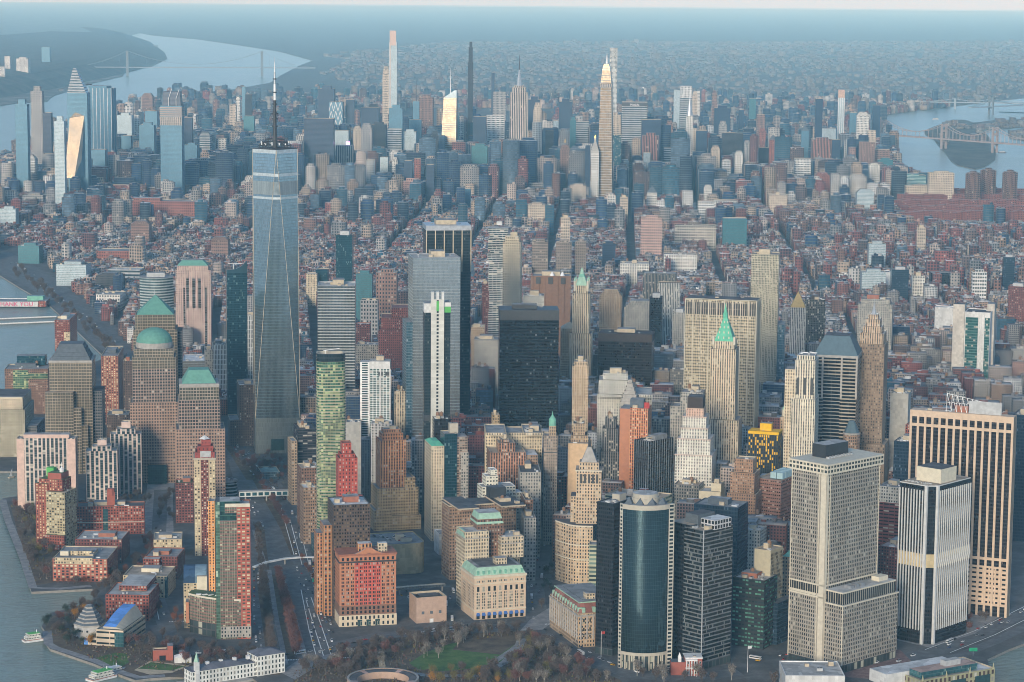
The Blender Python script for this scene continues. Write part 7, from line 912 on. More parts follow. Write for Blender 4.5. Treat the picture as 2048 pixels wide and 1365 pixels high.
T('white slab right of the great stepped tower', 1065, 1084, 245, 200, 'far_white', W2=18); T('grey stone crown behind the white slab', 1067, 1083, 220, 230, 'far_beige', top='step'); T('dark square framed tower behind the great stepped tower', 1056, 1080, 200, 230, 'far_navy', top='box'); T('dark green grey tower right of the white slab', 1091, 1107, 261, 175, 'far_dark'); T('thin white and blue slab', 1107, 1117, 242, 190, 'far_pale'); T('navy block tower with notched top', 1118, 1144, 204, 215, 'far_navy', top='box'); T('slate tower with copper sheen', 1140, 1152, 240, 190, 'far_teal', top='box'); T('broad grey glass block left of the gold lit taper', 1151, 1178, 244, 165, 'far_band'); s = T('brown deco tower with a gilded dome', 1120, 1140, 300, 140, 'far_brown', top='step'); part(s, 'gilded_dome', CY(0, 0, 4, s.h+22, s.h+34, 'goldroof', 8, 1))
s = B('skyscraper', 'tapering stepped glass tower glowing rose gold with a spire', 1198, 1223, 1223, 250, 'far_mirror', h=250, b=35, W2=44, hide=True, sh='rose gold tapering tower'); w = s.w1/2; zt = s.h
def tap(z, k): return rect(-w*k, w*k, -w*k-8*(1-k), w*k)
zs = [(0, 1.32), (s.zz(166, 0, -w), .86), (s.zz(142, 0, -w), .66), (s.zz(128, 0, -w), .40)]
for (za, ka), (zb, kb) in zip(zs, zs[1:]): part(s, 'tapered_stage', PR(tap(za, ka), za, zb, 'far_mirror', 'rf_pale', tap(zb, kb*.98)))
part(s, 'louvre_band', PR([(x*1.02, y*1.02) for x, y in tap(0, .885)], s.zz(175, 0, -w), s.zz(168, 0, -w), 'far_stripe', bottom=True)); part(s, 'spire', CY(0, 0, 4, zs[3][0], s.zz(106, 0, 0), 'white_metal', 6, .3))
s = T('square pencil tower of white gridded frames', 1220, 1235, 97, 426, 'far_park432', W2=28, sh='white pencil tower'); T('wide grey slab tower with lettering on top', 1244, 1295, 205, 246, 'far_band', W2=40, sh='wide grey lettered slab'); sg = BLIST[-1]
def letters(txt, parent, loc, size, m, depth=.4, rz=0):
    cu = D.curves.new('lettering', 'FONT'); cu.body = txt; cu.size = size; cu.extrude = depth; cu.align_x = 'CENTER'; cu.materials.append(MAT[m]); o_ = D.objects.new('lettering', cu); COL.objects.link(o_); me = D.meshes.new_from_object(o_.evaluated_get(bpy.context.evaluated_depsgraph_get())); D.objects.remove(o_); me.materials.clear(); me.materials.append(MAT[m]); o = D.objects.new('lettering', me); COL.objects.link(o); o.parent = parent; o.location = loc; o.rotation_euler = (math.pi/2, 0, rz); return o
for o in list(COL.objects)[::-1]:
    if o.get('label') == 'wide grey slab tower with lettering on top': letters('MetLife', o, (0, -sg[8]/2-.8, sg[3]-13), 11, 'sign_white'); BX(-sg[7]/2, sg[7]/2, -sg[8]/2-.3, -sg[8]/2-.02, sg[3]-15, sg[3]-1, 'dark_metal').build('sign_band', o); break
T('stone office block before the wide grey lettered slab', 1212, 1242, 231, 190, 'far_beige', top='box'); T('dark navy slab right of the wide grey lettered slab', 1283, 1322, 240, 205, 'far_navy', W2=24, sh='dark navy slab'); T('red granite fronted tower before the dark navy slab', 1285, 1317, 272, 165, 'far_stripe2', top='box', sh='red granite tower'); T('low blue slab before the red granite tower', 1287, 1301, 306, 110, 'far_pale')
s = B('skyscraper', 'white stone clock tower with pyramid roof and gold lantern', 1182, 1198, 1198, 304, 'far_white', h=172, b=29, W2=22, **BARE, sh='clock tower'); hip(s, 'pyramid_roof', (s.x0, s.x1, s.y0, s.y1), s.h, s.h+34, 'granite', .85); part(s, 'gold_lantern', CY(0, 0, 2.6, s.h+32, s.h+40, 'stone_rail', 8).cyl(0, 0, 2.4, s.h+40, s.h+48, 'amber_lamp', 8, .3)); part(s, 'clock_face', BR((0, s.y0-.5, s.h*.66), (0, s.y0-.1, s.h*.66), 4.2, 'white_metal', 20))
T('massive pale stone block right of the clock tower', 1198, 1228, 324, 118, 'far_grey', W2=40, top='step'); T('thin dark teal tower right of the clock tower', 1226, 1243, 270, 190, 'far_teal2', W2=20); s = T('stone tower with a gilded pyramid tip', 1221, 1227, 314, 150, 'far_beige'); part(s, 'gilded_tip', CY(0, 0, 4, s.h, s.h+44, 'goldroof', 6, .3)); T('slim black tower left of the clock tower', 1171, 1181, 291, 175, 'far_navy'); T('black slab behind the clock tower', 1194, 1228, 292, 140, 'far_dark')
s = B('skyscraper', 'silver deco tower with a tapering arched needle spire', 1373, 1386, 1386, 232, 'far_white', h=238, b=29, W2=26, **BARE, sh='silver needle deco tower'); part(s, 'arched_crown', CY(0, 0, s.w1*.5, s.h-1, s.h+28, 'steel', 12, s.w1*.3).cyl(0, 0, s.w1*.3, s.h+28, s.h+48, 'steel', 12, s.w1*.12)); part(s, 'spire', CY(0, 0, s.w1*.12, s.h+48, s.zz(187, 0, 0), 'steel', 6, .2))
s = B('skyscraper', 'white tower with a sloped wedge top behind the silver needle', 1361, 1384, 1384, 196, 'far_band', h=245, b=29, W2=40, **BARE); part(s, 'wedge_top', PR(rect(s.x0, s.x1, s.y0, s.y1), s.h, s.zz(174), 'far_white', 'far_white', rect(s.x0, s.x1, s.y1-3, s.y1))); T('pale blue glass tower left of the wedge topped tower', 1348, 1360, 181, 215, 'far_pale', W2=24); T('brown stone tower with arched crown right of the dark navy slab', 1332, 1346, 252, 170, 'far_brown', top='step'); T('white banded block at the foot of the brown arched tower', 1328, 1350, 297, 110, 'far_band')
T('two faced block of pale stone and dark glass, stone half', 1378, 1394, 258, 160, 'far_beige'); T('two faced block of pale stone and dark glass, glass half', 1392, 1414, 262, 158, 'far_navy'); T('wide navy tower behind the two faced block', 1429, 1461, 217, 190, 'far_navy', top='box'); T('broad dark slab in front of the wide navy tower', 1444, 1486, 267, 150, 'far_dark', W2=30, sh='broad dark slab'); T('grey tower left of the broad dark slab', 1438, 1454, 252, 160, 'far_grey', top='step'); T('brown tower behind the red granite tower', 1424, 1434, 190, 180, 'far_brown', top='step'); T('pale brown residential tower on the far east side', 1385, 1395, 190, 170, 'far_beige', top='step'); T('white stone tower on the far east side', 1390, 1400, 183, 165, 'far_white'); T('dark blue far tower above the broad dark slab', 1478, 1488, 220, 155, 'far_navy'); T('teal green apartment tower on the far east side', 1499, 1512, 198, 160, 'far_teal'); T('dark brown tower on the far east side', 1514, 1530, 230, 150, 'far_brown'); T('brick stepped tower right of the broad dark slab', 1488, 1500, 288, 120, 'far_grey', top='step'); T('red brown tower on the far east side', 1518, 1532, 264, 125, 'far_red', top='step'); T('white gridded tower below the broad dark slab', 1444, 1462, 322, 100, 'far_grid', name='apartment_tower', top='box'); T('white stepped tower with rounded corner', 1470, 1486, 310, 118, 'far_white', name='apartment_tower', top='step'); T('cream stepped tower with tall shoulders', 1422, 1440, 300, 125, 'far_beige', name='apartment_tower', top='step'); T('half cream half black tower on the far east side', 1518, 1540, 296, 110, 'far_dark'); 
T('white classical tower with a domed lantern near the angular teal block', 1408, 1424, 376, 75, 'far_white', name='office_tower', top='step'); T('cream block with blue base near the domed lantern tower', 1396, 1428, 404, 58, 'far_grid', name='office_building'); T('white stepped department block below the domed lantern tower', 1428, 1475, 402, 48, 'far_grid', name='office_building', W2=40); T('white finial topped block left of centre', 1294, 1314, 386, 75, 'far_white', name='office_tower', top='pyr'); T('slender beige tower in the middle blocks', 1122, 1140, 405, 85, 'far_beige', name='apartment_tower', top='tank') if False else None; T('tan slab beside the grey broad avenue', 1240, 1256, 395, 80, 'far_beige', name='apartment_tower', top='tank'); T('beige gridded block in the left middle blocks', 1140, 1172, 372, 78, 'far_beige', name='office_building', top='box'); T('cream and brown block before the great stepped tower', 1056, 1090, 410, 70, 'far_beige', name='office_building', top='box'); T('white arched top tower before the clock tower', 1215, 1232, 392, 78, 'far_white', name='office_building', top='box')
T('blue black slab tower above the island river', 1632, 1646, 198, 262, 'far_navy', W2=26, sh='blue black slab tower'); s = T('white striped slender tower with tan crown by the river', 1677, 1689, 196, 245, 'far_pale', W2=22, sh='white striped slender tower'); part(s, 'tan_crown', BX(s.x0-.6, s.x1+.6, s.y0-.6, s.y1, s.h, s.zz(180), 'stone_pink', 'rf_pale')); piers(s, 3, 2, 30, s.h, 'white_metal', 1.6, .8)
T('navy tower at the river end of the skyline', 1746, 1761, 211, 175, 'far_navy', W2=26); T('white stepped slab near the river end', 1714, 1738, 232, 140, 'far_white', top='step'); T('blue grey slab near the river end', 1700, 1714, 226, 145, 'far_blue'); T('wedge topped blue glass tower', 1603, 1618, 262, 150, 'far_blue', top='pyr'); T('grey slab with flat roof behind the zigzag brown tower', 1635, 1672, 258, 130, 'far_pale'); T('brown ribbed zigzag tower', 1624, 1666, 280, 125, 'far_stripe2', sh='brown ribbed zigzag tower', top='box'); T('dark teal slab right of the zigzag brown tower', 1664, 1681, 280, 128, 'far_navy', W2=20); T('dark brown river slab', 1719, 1750, 285, 125, 'far_brown', W2=26, sh='dark brown river slab'); T('cream tower behind the dark brown river slab', 1736, 1752, 262, 120, 'far_beige'); T('teal hospital block on the river', 1756, 1786, 320, 78, 'far_teal', top='box'); T('lower brown slab on the river', 1748, 1780, 300, 95, 'far_brown', W2=30); T('grey white hospital slab on the river', 1738, 1760, 330, 95, 'far_white', top='box'); T('pink brick tower in the right blocks', 1630, 1660, 352, 85, 'far_red', name='apartment_tower', top='step'); T('dark grey tower in the right blocks', 1590, 1622, 318, 105, 'far_grid', name='apartment_tower'); T('red spiked tower in the right blocks', 1539, 1554, 280, 140, 'far_red', name='apartment_tower', top='pyr'); T('beige zigzag brick towers in the right blocks', 1538, 1574, 390, 70, 'far_beige', name='apartment_tower', top='tank'); T('white terraced towers in the right blocks', 1714, 1748, 385, 72, 'far_pale', name='apartment_tower', top='step'); T('grey blue slab in the right blocks', 1662, 1690, 404, 62, 'far_grey', name='apartment_tower', top='tank')
T('teal glass laboratory block on the river', 1786, 1852, 352, 72, 'far_teal3', name='hospital_building', W2=50, top='box'); T('tan courtyard hospital block on the river', 1812, 1874, 374, 58, 'far_beige', name='hospital_building', W2=40, top='box'); T('broad tan hospital slab with stepped roof on the river', 1858, 1909, 347, 105, 'far_beige', name='hospital_building', W2=36, top='box')
for i, (xl, xr, yt) in enumerate(((1936, 1960, 346), (1966, 1991, 340), (2010, 2034, 344))):
    s = B('apartment_tower', ('leftmost', 'middle', 'rightmost')[i]+' of three brown many sided towers standing in the river', xl, xr, xr, yt, 'far_brown3', h=115, b=29, hide=True, group='three brown river towers'); r = s.w1*.5; part(s, 'wall', CY(0, 0, r, 0, s.h, 'far_brown3', 12, top='rf_gray')); part(s, 'roof_house', CY(0, 0, r*.55, s.h, s.h+5, 'far_brown3', 8, top='rf_gray'))
    for k in range(6): part(s, 'bay', CY(r*math.cos(k*1.047), r*math.sin(k*1.047), r*.28, 0, s.h-3, 'far_brown3', 6, top='rf_gray'))
# rows of red brick housing slabs by the east river
k = 0; cand_ = []
for row in range(5):
    for col in range(13):
        x = 1812+col*19+(row % 2)*9-row*3; y = 452-row*12
        if x < 2060: cand_.append((x, y, row, col))
p0 = MB(); 
for i, (x, y, row, col) in enumerate(cand_):
    P = at(x, y); h_ = 38+(i*7 % 5)*1.2; 
    if i == 0:
        rt_ = empty('housing_block', (P[0], P[1], 0), -R_(29)); BX(-28, 28, -7, 7, 0, 40, 'far_red2', 'rf_gray').build('wall', rt_); BX(-7, 7, -18, -7.05, 0, 40, 'far_red2', 'rf_gray').build('wing', rt_); BX(-7, 7, 7.05, 18, 0, 40, 'far_red2', 'rf_gray').build('wing', rt_); BX(-4, 4, -4, 4, 40, 44, 'far_red2', 'rf_pale').build('roof_house', rt_); r_ = rt_
    else:
        r_ = rt_.copy(); COL.objects.link(r_); r_.location = (P[0], P[1], 0)
        for c_ in rt_.children: d_ = c_.copy(); COL.objects.link(d_); d_.parent = r_
    r_.scale = (1, 1, h_/40); nm_ = ('front', 'second', 'third', 'fourth', 'back')[row]; tag(r_, f"red brick cross shaped housing slab, {nm_} row, number {col+1} from left", 'housing block', 'red brick housing slabs by the east river'); BLIST.append((P[0], P[1], 30, h_, '', x, y, 56, 36, 29))
NOBUILD.append(px([(1800, 458), (1815, 392), (2080, 398), (2080, 462)]))
# ---------------------------------------------------------------- bridges
def bridge(name, label, A, Bp, zd, w, mat, towers=(), zt=180, sag=None, group=None, truss=False, tm=None, tw=8):
    """A, Bp ends on the plan; towers = fractions along; cables hang between the tower tops"""
    r = empty(name, (A[0], A[1], 0), math.atan2(Bp[1]-A[1], Bp[0]-A[0])); tag(r, label, 'bridge', group); Ln = math.hypot(Bp[0]-A[0], Bp[1]-A[1]); BX(0, Ln, -w/2, w/2, zd-4, zd+2, mat).build('deck', r)
    for t in towers:
        b_ = MB(); x = Ln*t
        for sy in (-1, 1): b_.box(x-tw, x+tw, sy*w/2-tw/2, sy*w/2+tw/2, 0, zt, tm or mat)
        for z in (zd-12, zd+(zt-zd)*.45, zt-14): b_.box(x-tw*.8, x+tw*.8, -w/2+tw/2+.05, w/2-tw/2-.05, z, z+10, tm or mat)
        b_.build('tower', r)
    pts = []; xs = [0]+[Ln*t for t in towers]+[Ln]; zs = [zd+3]+[zt]*len(towers)+[zd+3]
    for sy in (-1, 1):
        b_ = MB()
        for i in range(len(xs)-1):
            n = 14; prev = None
            for k in range(n+1):
                f = k/n; x = xs[i]+(xs[i+1]-xs[i])*f; main = 0 < i < len(xs)-2; z = zs[i]*(1-f)+zs[i+1]*f-((sag or (zt-zd)*.85)*4*f*(1-f) if main else (zt-zd)*.22*4*f*(1-f)); p = (x, sy*w/2, max(z, zd+3))
                if prev: b_.bar(prev, p, 1.3 if not truss else 1.7, tm or mat, 4)
                if k % 2 == 0 or truss: b_.bar((x, sy*w/2, zd), p, .4 if not truss else .8, tm or mat, 3)
                prev = p
        b_.build('cable' if not truss else 'truss', r)
    return r
g0, g1 = at(250, 132, 65)[:2], at(640, 136, 65)[:2]; tA, tB = at(255, 152)[:2], at(524, 153)[:2]; dv = (tB-tA); A0 = tA-dv*.42; B0 = tB+dv*.4
bridge('suspension_bridge', 'far grey suspension bridge across the wide river', A0, B0, 64, 36, 'bridge_steel', (.42/1.82, 1.42/1.82), 184, sag=98, tm='bridge_tower', tw=9)
P1, P2, P3, P4 = (at(*q)[:2] for q in ((1758, 287), (1898, 300), (1998, 302), (2120, 300))); P2 = at(1887, 298)[:2]; dv = at(1989, 306)[:2]-P2; a_ = P2-dv*1.35; b2_ = P2+dv*2.6; Lt = 1.35+2.6
bridge('cantilever_bridge', 'pinkish steel truss bridge crossing the river island', a_, b2_, 42, 26, 'pink_bridge', (.10/Lt, 1.35/Lt, 2.35/Lt, 3.4/Lt), 104, sag=40, truss=True, tw=5)
bridge('arch_bridge', 'faint long railway viaduct beyond the island', at(1840, 218)[:2], at(2120, 222)[:2], 40, 18, 'bridge_steel', (.25, .5), 60, sag=12, tw=6); bridge('suspension_bridge', 'faint suspension bridge at the far right over the bay', at(1940, 232)[:2], at(2140, 222)[:2], 44, 24, 'bridge_steel', (.2, .75), 96, sag=46, tm='bridge_tower', tw=6)
# ---------------------------------------------------------------- the far city: blocks of buildings laid out on the street grid
facade('city_wall', (.3, .2, .15), ww=.46, wh=.5, bay=3, fl=3.5, blind=.06, attr=True); facade('city_pier', (.3, .2, .15), ww=.55, wh=.62, bay=3, fl=3.5, blind=.05, attr=True); facade('city_glass', (.10, .12, .13), glass=(.07, .12, .16), ww=.9, wh=.72, bay=2, fl=3.8, blind=.0, refl=.25, rough=.3, jit=.01, attr='glass', bcol=(.3, .34, .35))
roofmat('city_roof', (.3, .3, .3), attr=True); roofmat('city_box', (.3, .3, .3), attr=True)
WALLS = np.array([(.235, .075, .06), (.20, .07, .055), (.26, .10, .075), (.16, .07, .06), (.21, .115, .085), (.15, .10, .085), (.33, .22, .15), (.40, .31, .23), (.30, .27, .24), (.50, .46, .41), (.62, .60, .56), (.45, .36, .30), (.24, .23, .22), (.38, .22, .17)])
WP = np.array([10, 9, 9, 8, 10, 9, 10, 10, 7, 4, 2, 7, 6, 6.]); WP /= WP.sum()
ROOFS = np.array([(.62, .62, .63), (.50, .50, .51), (.36, .36, .37), (.25, .25, .26), (.15, .15, .16), (.28, .17, .15), (.42, .37, .33), (.75, .75, .76)]); RP = np.array([8, 15, 22, 22, 17, 9, 8, 3.]); RP /= RP.sum()
GLS = np.array([(.012, .045, .11), (.006, .022, .065), (.02, .08, .12), (.09, .14, .19), (.008, .02, .045), (.012, .04, .10)])
def boxes_mesh(name, A, mats):
    """A: rows cx, cy, hx, hy, ang, z0, z1, wall rgb, roof rgb, side material, roof material"""
    n = len(A); c, s = np.cos(A[:, 4]), np.sin(A[:, 4]); V = np.zeros((n, 8, 3))
    for i, (sx, sy) in enumerate(((-1, -1), (1, -1), (1, 1), (-1, 1))):
        x, y = A[:, 2]*sx, A[:, 3]*sy; X = A[:, 0]+x*c-y*s; Y = A[:, 1]+x*s+y*c
        V[:, i, 0] = X; V[:, i, 1] = Y; V[:, i, 2] = A[:, 5]; V[:, i+4, 0] = X; V[:, i+4, 1] = Y; V[:, i+4, 2] = A[:, 6]
    Q = np.array([(0, 1, 5, 4), (1, 2, 6, 5), (2, 3, 7, 6), (3, 0, 4, 7), (4, 5, 6, 7)])
    F = (np.arange(n)[:, None, None]*8+Q[None]).reshape(-1)
    UV = np.zeros((n, 5, 4, 2)); far_ = np.where(np.hypot(A[:, 0]-CAMP[0], A[:, 1]-CAMP[1])+(np.abs(A[:, 0])+np.abs(A[:, 1]) < 1)*0 > 5200, 1.9, 1.0); nf = np.maximum(1, np.round((A[:, 6]-A[:, 5])/3.5/far_)); o = RNG.integers(0, 900, n)
    for k in range(4):
        nb = np.maximum(1, np.round((A[:, 2] if k % 2 == 0 else A[:, 3])*2/3.2/far_))
        for j, (u, v) in enumerate(((0, 0), (1, 0), (1, 1), (0, 1))): UV[:, k, j, 0] = o+k*7+u*nb; UV[:, k, j, 1] = o % 13+v*nf
    me = D.meshes.new(name); me.vertices.add(n*8); me.vertices.foreach_set('co', V.reshape(-1)); me.loops.add(n*20); me.loops.foreach_set('vertex_index', F)
    me.polygons.add(n*5); me.polygons.foreach_set('loop_start', np.arange(n*5)*4)
    try: me.polygons.foreach_set('loop_total', np.full(n*5, 4))
    except Exception: pass
    me.uv_layers.new(name='UVMap').data.foreach_set('uv', UV.reshape(-1))
    Cc = np.ones((n, 5, 4)); Cc[:, :4, :3] = A[:, None, 7:10]; Cc[:, 4, :3] = A[:, 10:13]
    at_ = me.attributes.new('Col', 'FLOAT_COLOR', 'FACE'); at_.data.foreach_set('color', Cc.reshape(-1))
    mi = np.zeros((n, 5), int); mi[:, :4] = A[:, 13:14].astype(int); mi[:, 4] = A[:, 14].astype(int); me.polygons.foreach_set('material_index', mi.reshape(-1))
    for k in mats: me.materials.append(MAT[k])
    me.update(calc_edges=True); me.validate(); o = D.objects.new(name, me); COL.objects.link(o); return o
CM = ['city_wall', 'city_pier', 'city_glass', 'city_roof', 'city_box']
def inpoly(P, poly):
    x, y = P[:, 0], P[:, 1]; r = np.zeros(len(P), bool); q = np.array(poly); j = len(q)-1
    for i in range(len(q)):
        (xi, yi), (xj, yj) = q[i], q[j]
        with np.errstate(divide='ignore', invalid='ignore'): r ^= ((yi > y) != (yj > y)) & (x < (xj-xi)*(y-yi)/(yj-yi+1e-12)+xi)
        j = i
    return r
def pjv(P):
    d = P-CAMP; w = d@_fw; return 1024+FPX*(d@_R)/w, 682.5-FPX*(d@_U)/w, w
_no = [np.array([RNG.uniform(-1, 1), RNG.uniform(-1, 1), RNG.uniform(0, 6.28)]) for _ in range(14)]
def lump(x, y, s):   # smooth random field 0..1
    t = sum(np.sin((x*a[0]+y*a[1])/s*6.28+a[2]) for a in _no); return np.clip(.5+t/9, 0, 1)
def lots(ang, a0, a1, c0, c1, av, st, lot, hw=8, off=(0, 0)):
    """lot boxes on a grid with bearing ang: avenues every av (across), streets every st (along)"""
    out = []; da, dc = bdir(ang), bdir(ang+90)
    a = a0
    while a < a1:
        c = c0; A_ = st
        while c < c1:
            W = av-2*hw-4; x = 0
            while x < W-6:
                lw = min(lot*RNG.uniform(.6, 1.7), W-x)
                if lw < 5: break
                for half in (0, 1):
                    dp = (A_-16)/2; q = dp*RNG.uniform(.72, 1.0)
                    ca = a+8+(q/2 if half == 0 else A_-16-q/2); out.append((ca, c+hw+2+x+lw/2, q/2, lw/2-.12)) 
                x += lw
            c += av
        a += A_
    o = np.array(out); X = off[0]+o[:, 0]*da[0]+o[:, 1]*dc[0]; Y = off[1]+o[:, 0]*da[1]+o[:, 1]*dc[1]
    r = np.zeros((len(o), 6)); r[:, 0] = X; r[:, 1] = Y; r[:, 2] = o[:, 3]; r[:, 3] = o[:, 2]; r[:, 4] = -R_(ang); return r
ORI = geo(40.7484, -73.9857)   # grid origin on the middle avenue
def gridxy(P):
    d = P[:, :2]-ORI; return d@bdir(29), d@bdir(119)
def in_view(L, z=20, mx=1.18):
    x, y, w = pjv(np.column_stack([L[:, 0], L[:, 1], np.full(len(L), float(z))])); return (w > 200) & (np.abs(x-1024) < 1024*mx) & (y < 1250)
MANP = np.array(man)
def near_city():
    parts = []
    # lower districts on turned grids, then the main grid
    for ang, poly, av, st, lot in ((21, [(40.7165, -74.0170), (40.7275, -74.0120), (40.7262, -74.0050), (40.7150, -74.0085)], 92, 62, 18), (31, [(40.7105, -74.0085), (40.7262, -74.0050), (40.7245, -73.9935), (40.7060, -74.0010)], 88, 74, 18),
                                   (27, [(40.7045, -74.0010), (40.7245, -73.9935), (40.7205, -73.9700), (40.7030, -73.9700)], 84, 66, 15), (42, [(40.7275, -74.0120), (40.7400, -74.0110), (40.7370, -73.9985), (40.7262, -74.0020)], 96, 70, 15)):
        pl = np.array([geo(*p) for p in poly]); L = lots(ang, -2200, 2200, -2200, 2200, av, st, lot, 7, tuple(pl.mean(0))); parts.append(L[inpoly(L, pl)])
    for ang, poly in ((26, [(600, 1010), (640, 800), (700, 740), (1110, 740), (1075, 1110), (900, 1090), (860, 1060), (760, 1010)]), (40, [(1125, 740), (1600, 740), (1900, 760), (1930, 900), (1790, 1140), (1560, 1200), (1200, 1190), (1110, 1110)])):
        pl = np.array(px(poly)); L = lots(ang, -700, 700, -800, 800, 70, 64, 24, 7, tuple(pl.mean(0))); parts.append(L[inpoly(L, pl)])
    m = lots(29, -3300, -500, -2600, 2600, 198, 80, 18, 9, tuple(ORI)); m = np.vstack([m, lots(29, -500, 1400, -2600, 2600, 198, 80, 36, 9, tuple(ORI))]); ok = np.ones(len(m), bool)
    for ang, poly in ((0, [(40.7165, -74.0170), (40.7275, -74.0120), (40.7262, -74.0050), (40.7245, -73.9935), (40.7205, -73.9700), (40.7030, -73.97), (40.700, -74.0170)]), (0, [(40.7275, -74.0120), (40.7400, -74.0110), (40.7370, -73.9985), (40.7262, -74.0020)])):
        ok &= ~inpoly(m, [geo(*p) for p in poly])
    a, c = gridxy(m); parts.append(m[ok & ((c > -2600) & (c < 2400))])
    f = lots(29, 1400, 6500, -3000, 3000, 250, 80, 26, 12, tuple(ORI)); parts.append(f)
    return np.vstack(parts)
L = near_city(); L = L[in_view(L) & inpoly(L, man)]
# keep the hand built towers, the roads and the parks clear
keep = np.ones(len(L), bool)
for bx, by, br, bh, _s, _x, _y, bw, bd, bb in BLIST:
    d = L[:, :2]-np.array([bx, by]); mg_ = np.maximum(L[:, 2], L[:, 3])*.85+1.5; keep &= (np.abs(d@bdir(bb+90)) > bw/2+mg_) | (np.abs(d@bdir(bb)) > bd/2+mg_)
for poly in NOBUILD: keep &= ~inpoly(L, poly)
L = L[keep]
a, c = gridxy(L); n = len(L); r = RNG.random(n); lm = lump(L[:, 0], L[:, 1], 900)
lat = LAT0+L[:, 1]/KY
H = 14+10*RNG.random(n)+6*lm
tall = r > .978; H[tall] = 30+28*RNG.random(tall.sum())
z2 = (a > -1500) & (a <= -500); H = np.where(z2, 18+22*RNG.random(n)*(.5+lm), H); t2 = z2 & (r > .91); H[t2] = 42+42*RNG.random(t2.sum())
core = (a > -500) & (a < 1500); wgt = np.clip(1.15-np.abs(c-100)/1500, .25, 1); H = np.where(core, 24+(50+80*lm)*RNG.random(n)*wgt, H); t3 = core & (r > .62); H[t3] = 85+125*wgt[t3]*RNG.random(t3.sum())
park = (a > 1750) & (a < 5700) & (c > -820) & (c < 0); ups = (a >= 1500); H = np.where(ups, 18+30*RNG.random(n), H); t4 = ups & (r > .93); H[t4] = 55+50*RNG.random(t4.sum())
east = (c > 700) & (a < -1200) & (a > -3000); H = np.where(east & (r > .9), 42+8*RNG.random(n), H); fidi = (L[:, 1] < 1250) & (L[:, 0] > 150); H = np.where(fidi, 40+58*RNG.random(n), H)
L, H, a, c, r = [q[~park] for q in (L, H, a, c, r)]; n = len(L)
# rooftops stay under the skyline the hand built towers make
SKX = [0, 130, 240, 420, 600, 1000, 1400, 1700, 1800, 2060]; SKY = [322, 332, 268, 228, 204, 198, 206, 224, 330, 420]
x, y, w = pjv(np.column_stack([L[:, 0], L[:, 1], H])); lim = np.interp(x, SKX, SKY); nearz = a < 1500; Hmax = CAMP[2]+(-(lim+14-8*(x-1024)/1024)/FPX)*w
H = np.where(nearz, np.clip(np.minimum(H, np.maximum(Hmax, 10+8*r)), 9, 400), H)
for bx, by, br, bh, nm, pxx, pyy, *_ in BLIST:   # and do not stand in front of a tower higher than the photograph shows it free
    if bh > 90:
        xx, yy, ww = pjv(np.column_stack([L[:, 0], L[:, 1], H])); xb, yb_, wb = pj((bx, by, bh*.5)); sel = (np.abs(xx-pxx) < br*1.5*FPX/wb) & (ww < wb) & (yy < yb_)
        hm = CAMP[2]-(yb_+14)/FPX*ww; H = np.where(sel, np.clip(np.minimum(H, hm), 9, 400), H)
A = np.zeros((n, 15)); A[:, :5] = L[:, :5]; A[:, 6] = H
wi = RNG.choice(len(WALLS), n, p=WP); dw = np.array([1, 4, 5, 0, 6, 3, 7, 12, 2, 4])[(lump(L[:, 0]+900, L[:, 1], 420)*9.99).astype(int)]; wi = np.where(RNG.random(n) < .5, dw, wi); A[:, 7:10] = WALLS[wi]*RNG.uniform(.7, 1.1, (n, 1)); A[:, 10:13] = ROOFS[RNG.choice(len(ROOFS), n, p=RP)]*RNG.uniform(.6, .95, (n, 1))
A[:, 13] = RNG.integers(0, 2, n); A[:, 14] = 3; gl = (RNG.random(n) < np.where((H > 60) & (L[:, 1] > 1300), .62, .07)); A[gl, 13] = 2; A[gl, 7:10] = GLS[RNG.integers(0, len(GLS), gl.sum())]*RNG.uniform(.7, 1.3, (gl.sum(), 1))
tw = H > 55; A[tw, 3] = np.minimum(A[tw, 3], 19); A[tw, 2] = np.maximum(A[tw, 2], RNG.uniform(11, 17, tw.sum())); pale = tw & ~gl & (RNG.random(n) < .55); A[pale, 7:10] = WALLS[RNG.choice([7, 8, 9, 10, 11, 12], pale.sum())]*RNG.uniform(.7, 1.05, (pale.sum(), 1))
dist = pjv(np.column_stack([L[:, 0], L[:, 1], H*0]))[2]
# rooftop boxes (bulkheads, tanks, plant) and set back tops
def roof_boxes(A, k, seed=0):
    out = []
    for j in range(k):
        m = len(A); B_ = A.copy(); hx, hy = A[:, 2], A[:, 3]; bw = RNG.uniform(.10, .34, m)*hx; bd = RNG.uniform(.08, .28, m)*hy
        ox, oy = RNG.uniform(-.6, .6, m)*hx, RNG.uniform(-.6, .6, m)*hy; cs, sn = np.cos(A[:, 4]), np.sin(A[:, 4])
        B_[:, 0] += ox*cs-oy*sn; B_[:, 1] += ox*sn+oy*cs; B_[:, 2] = bw; B_[:, 3] = bd; B_[:, 5] = A[:, 6]-.2; B_[:, 6] = A[:, 6]+RNG.uniform(1.5, 5.5, m)
        q = RNG.random((m, 1)); B_[:, 7:10] = np.where(q < .6, A[:, 7:10], np.where(q < .8, .34, .10)); B_[:, 10:13] = ROOFS[RNG.integers(0, len(ROOFS), m)]; B_[:, 13] = 4; B_[:, 14] = 4; out.append(B_)
    return out
order = np.argsort(dist); A = A[order]; dist = dist[order]; H = H[order]
NIND = 300
def show_area(A):   # how much of each building stands clear in the picture
    x, y, w = pjv(A[:, [0, 1, 6]]); return (x > 2) & (x < 2046) & (y < 1200) & (y > 250)
vis = show_area(A)
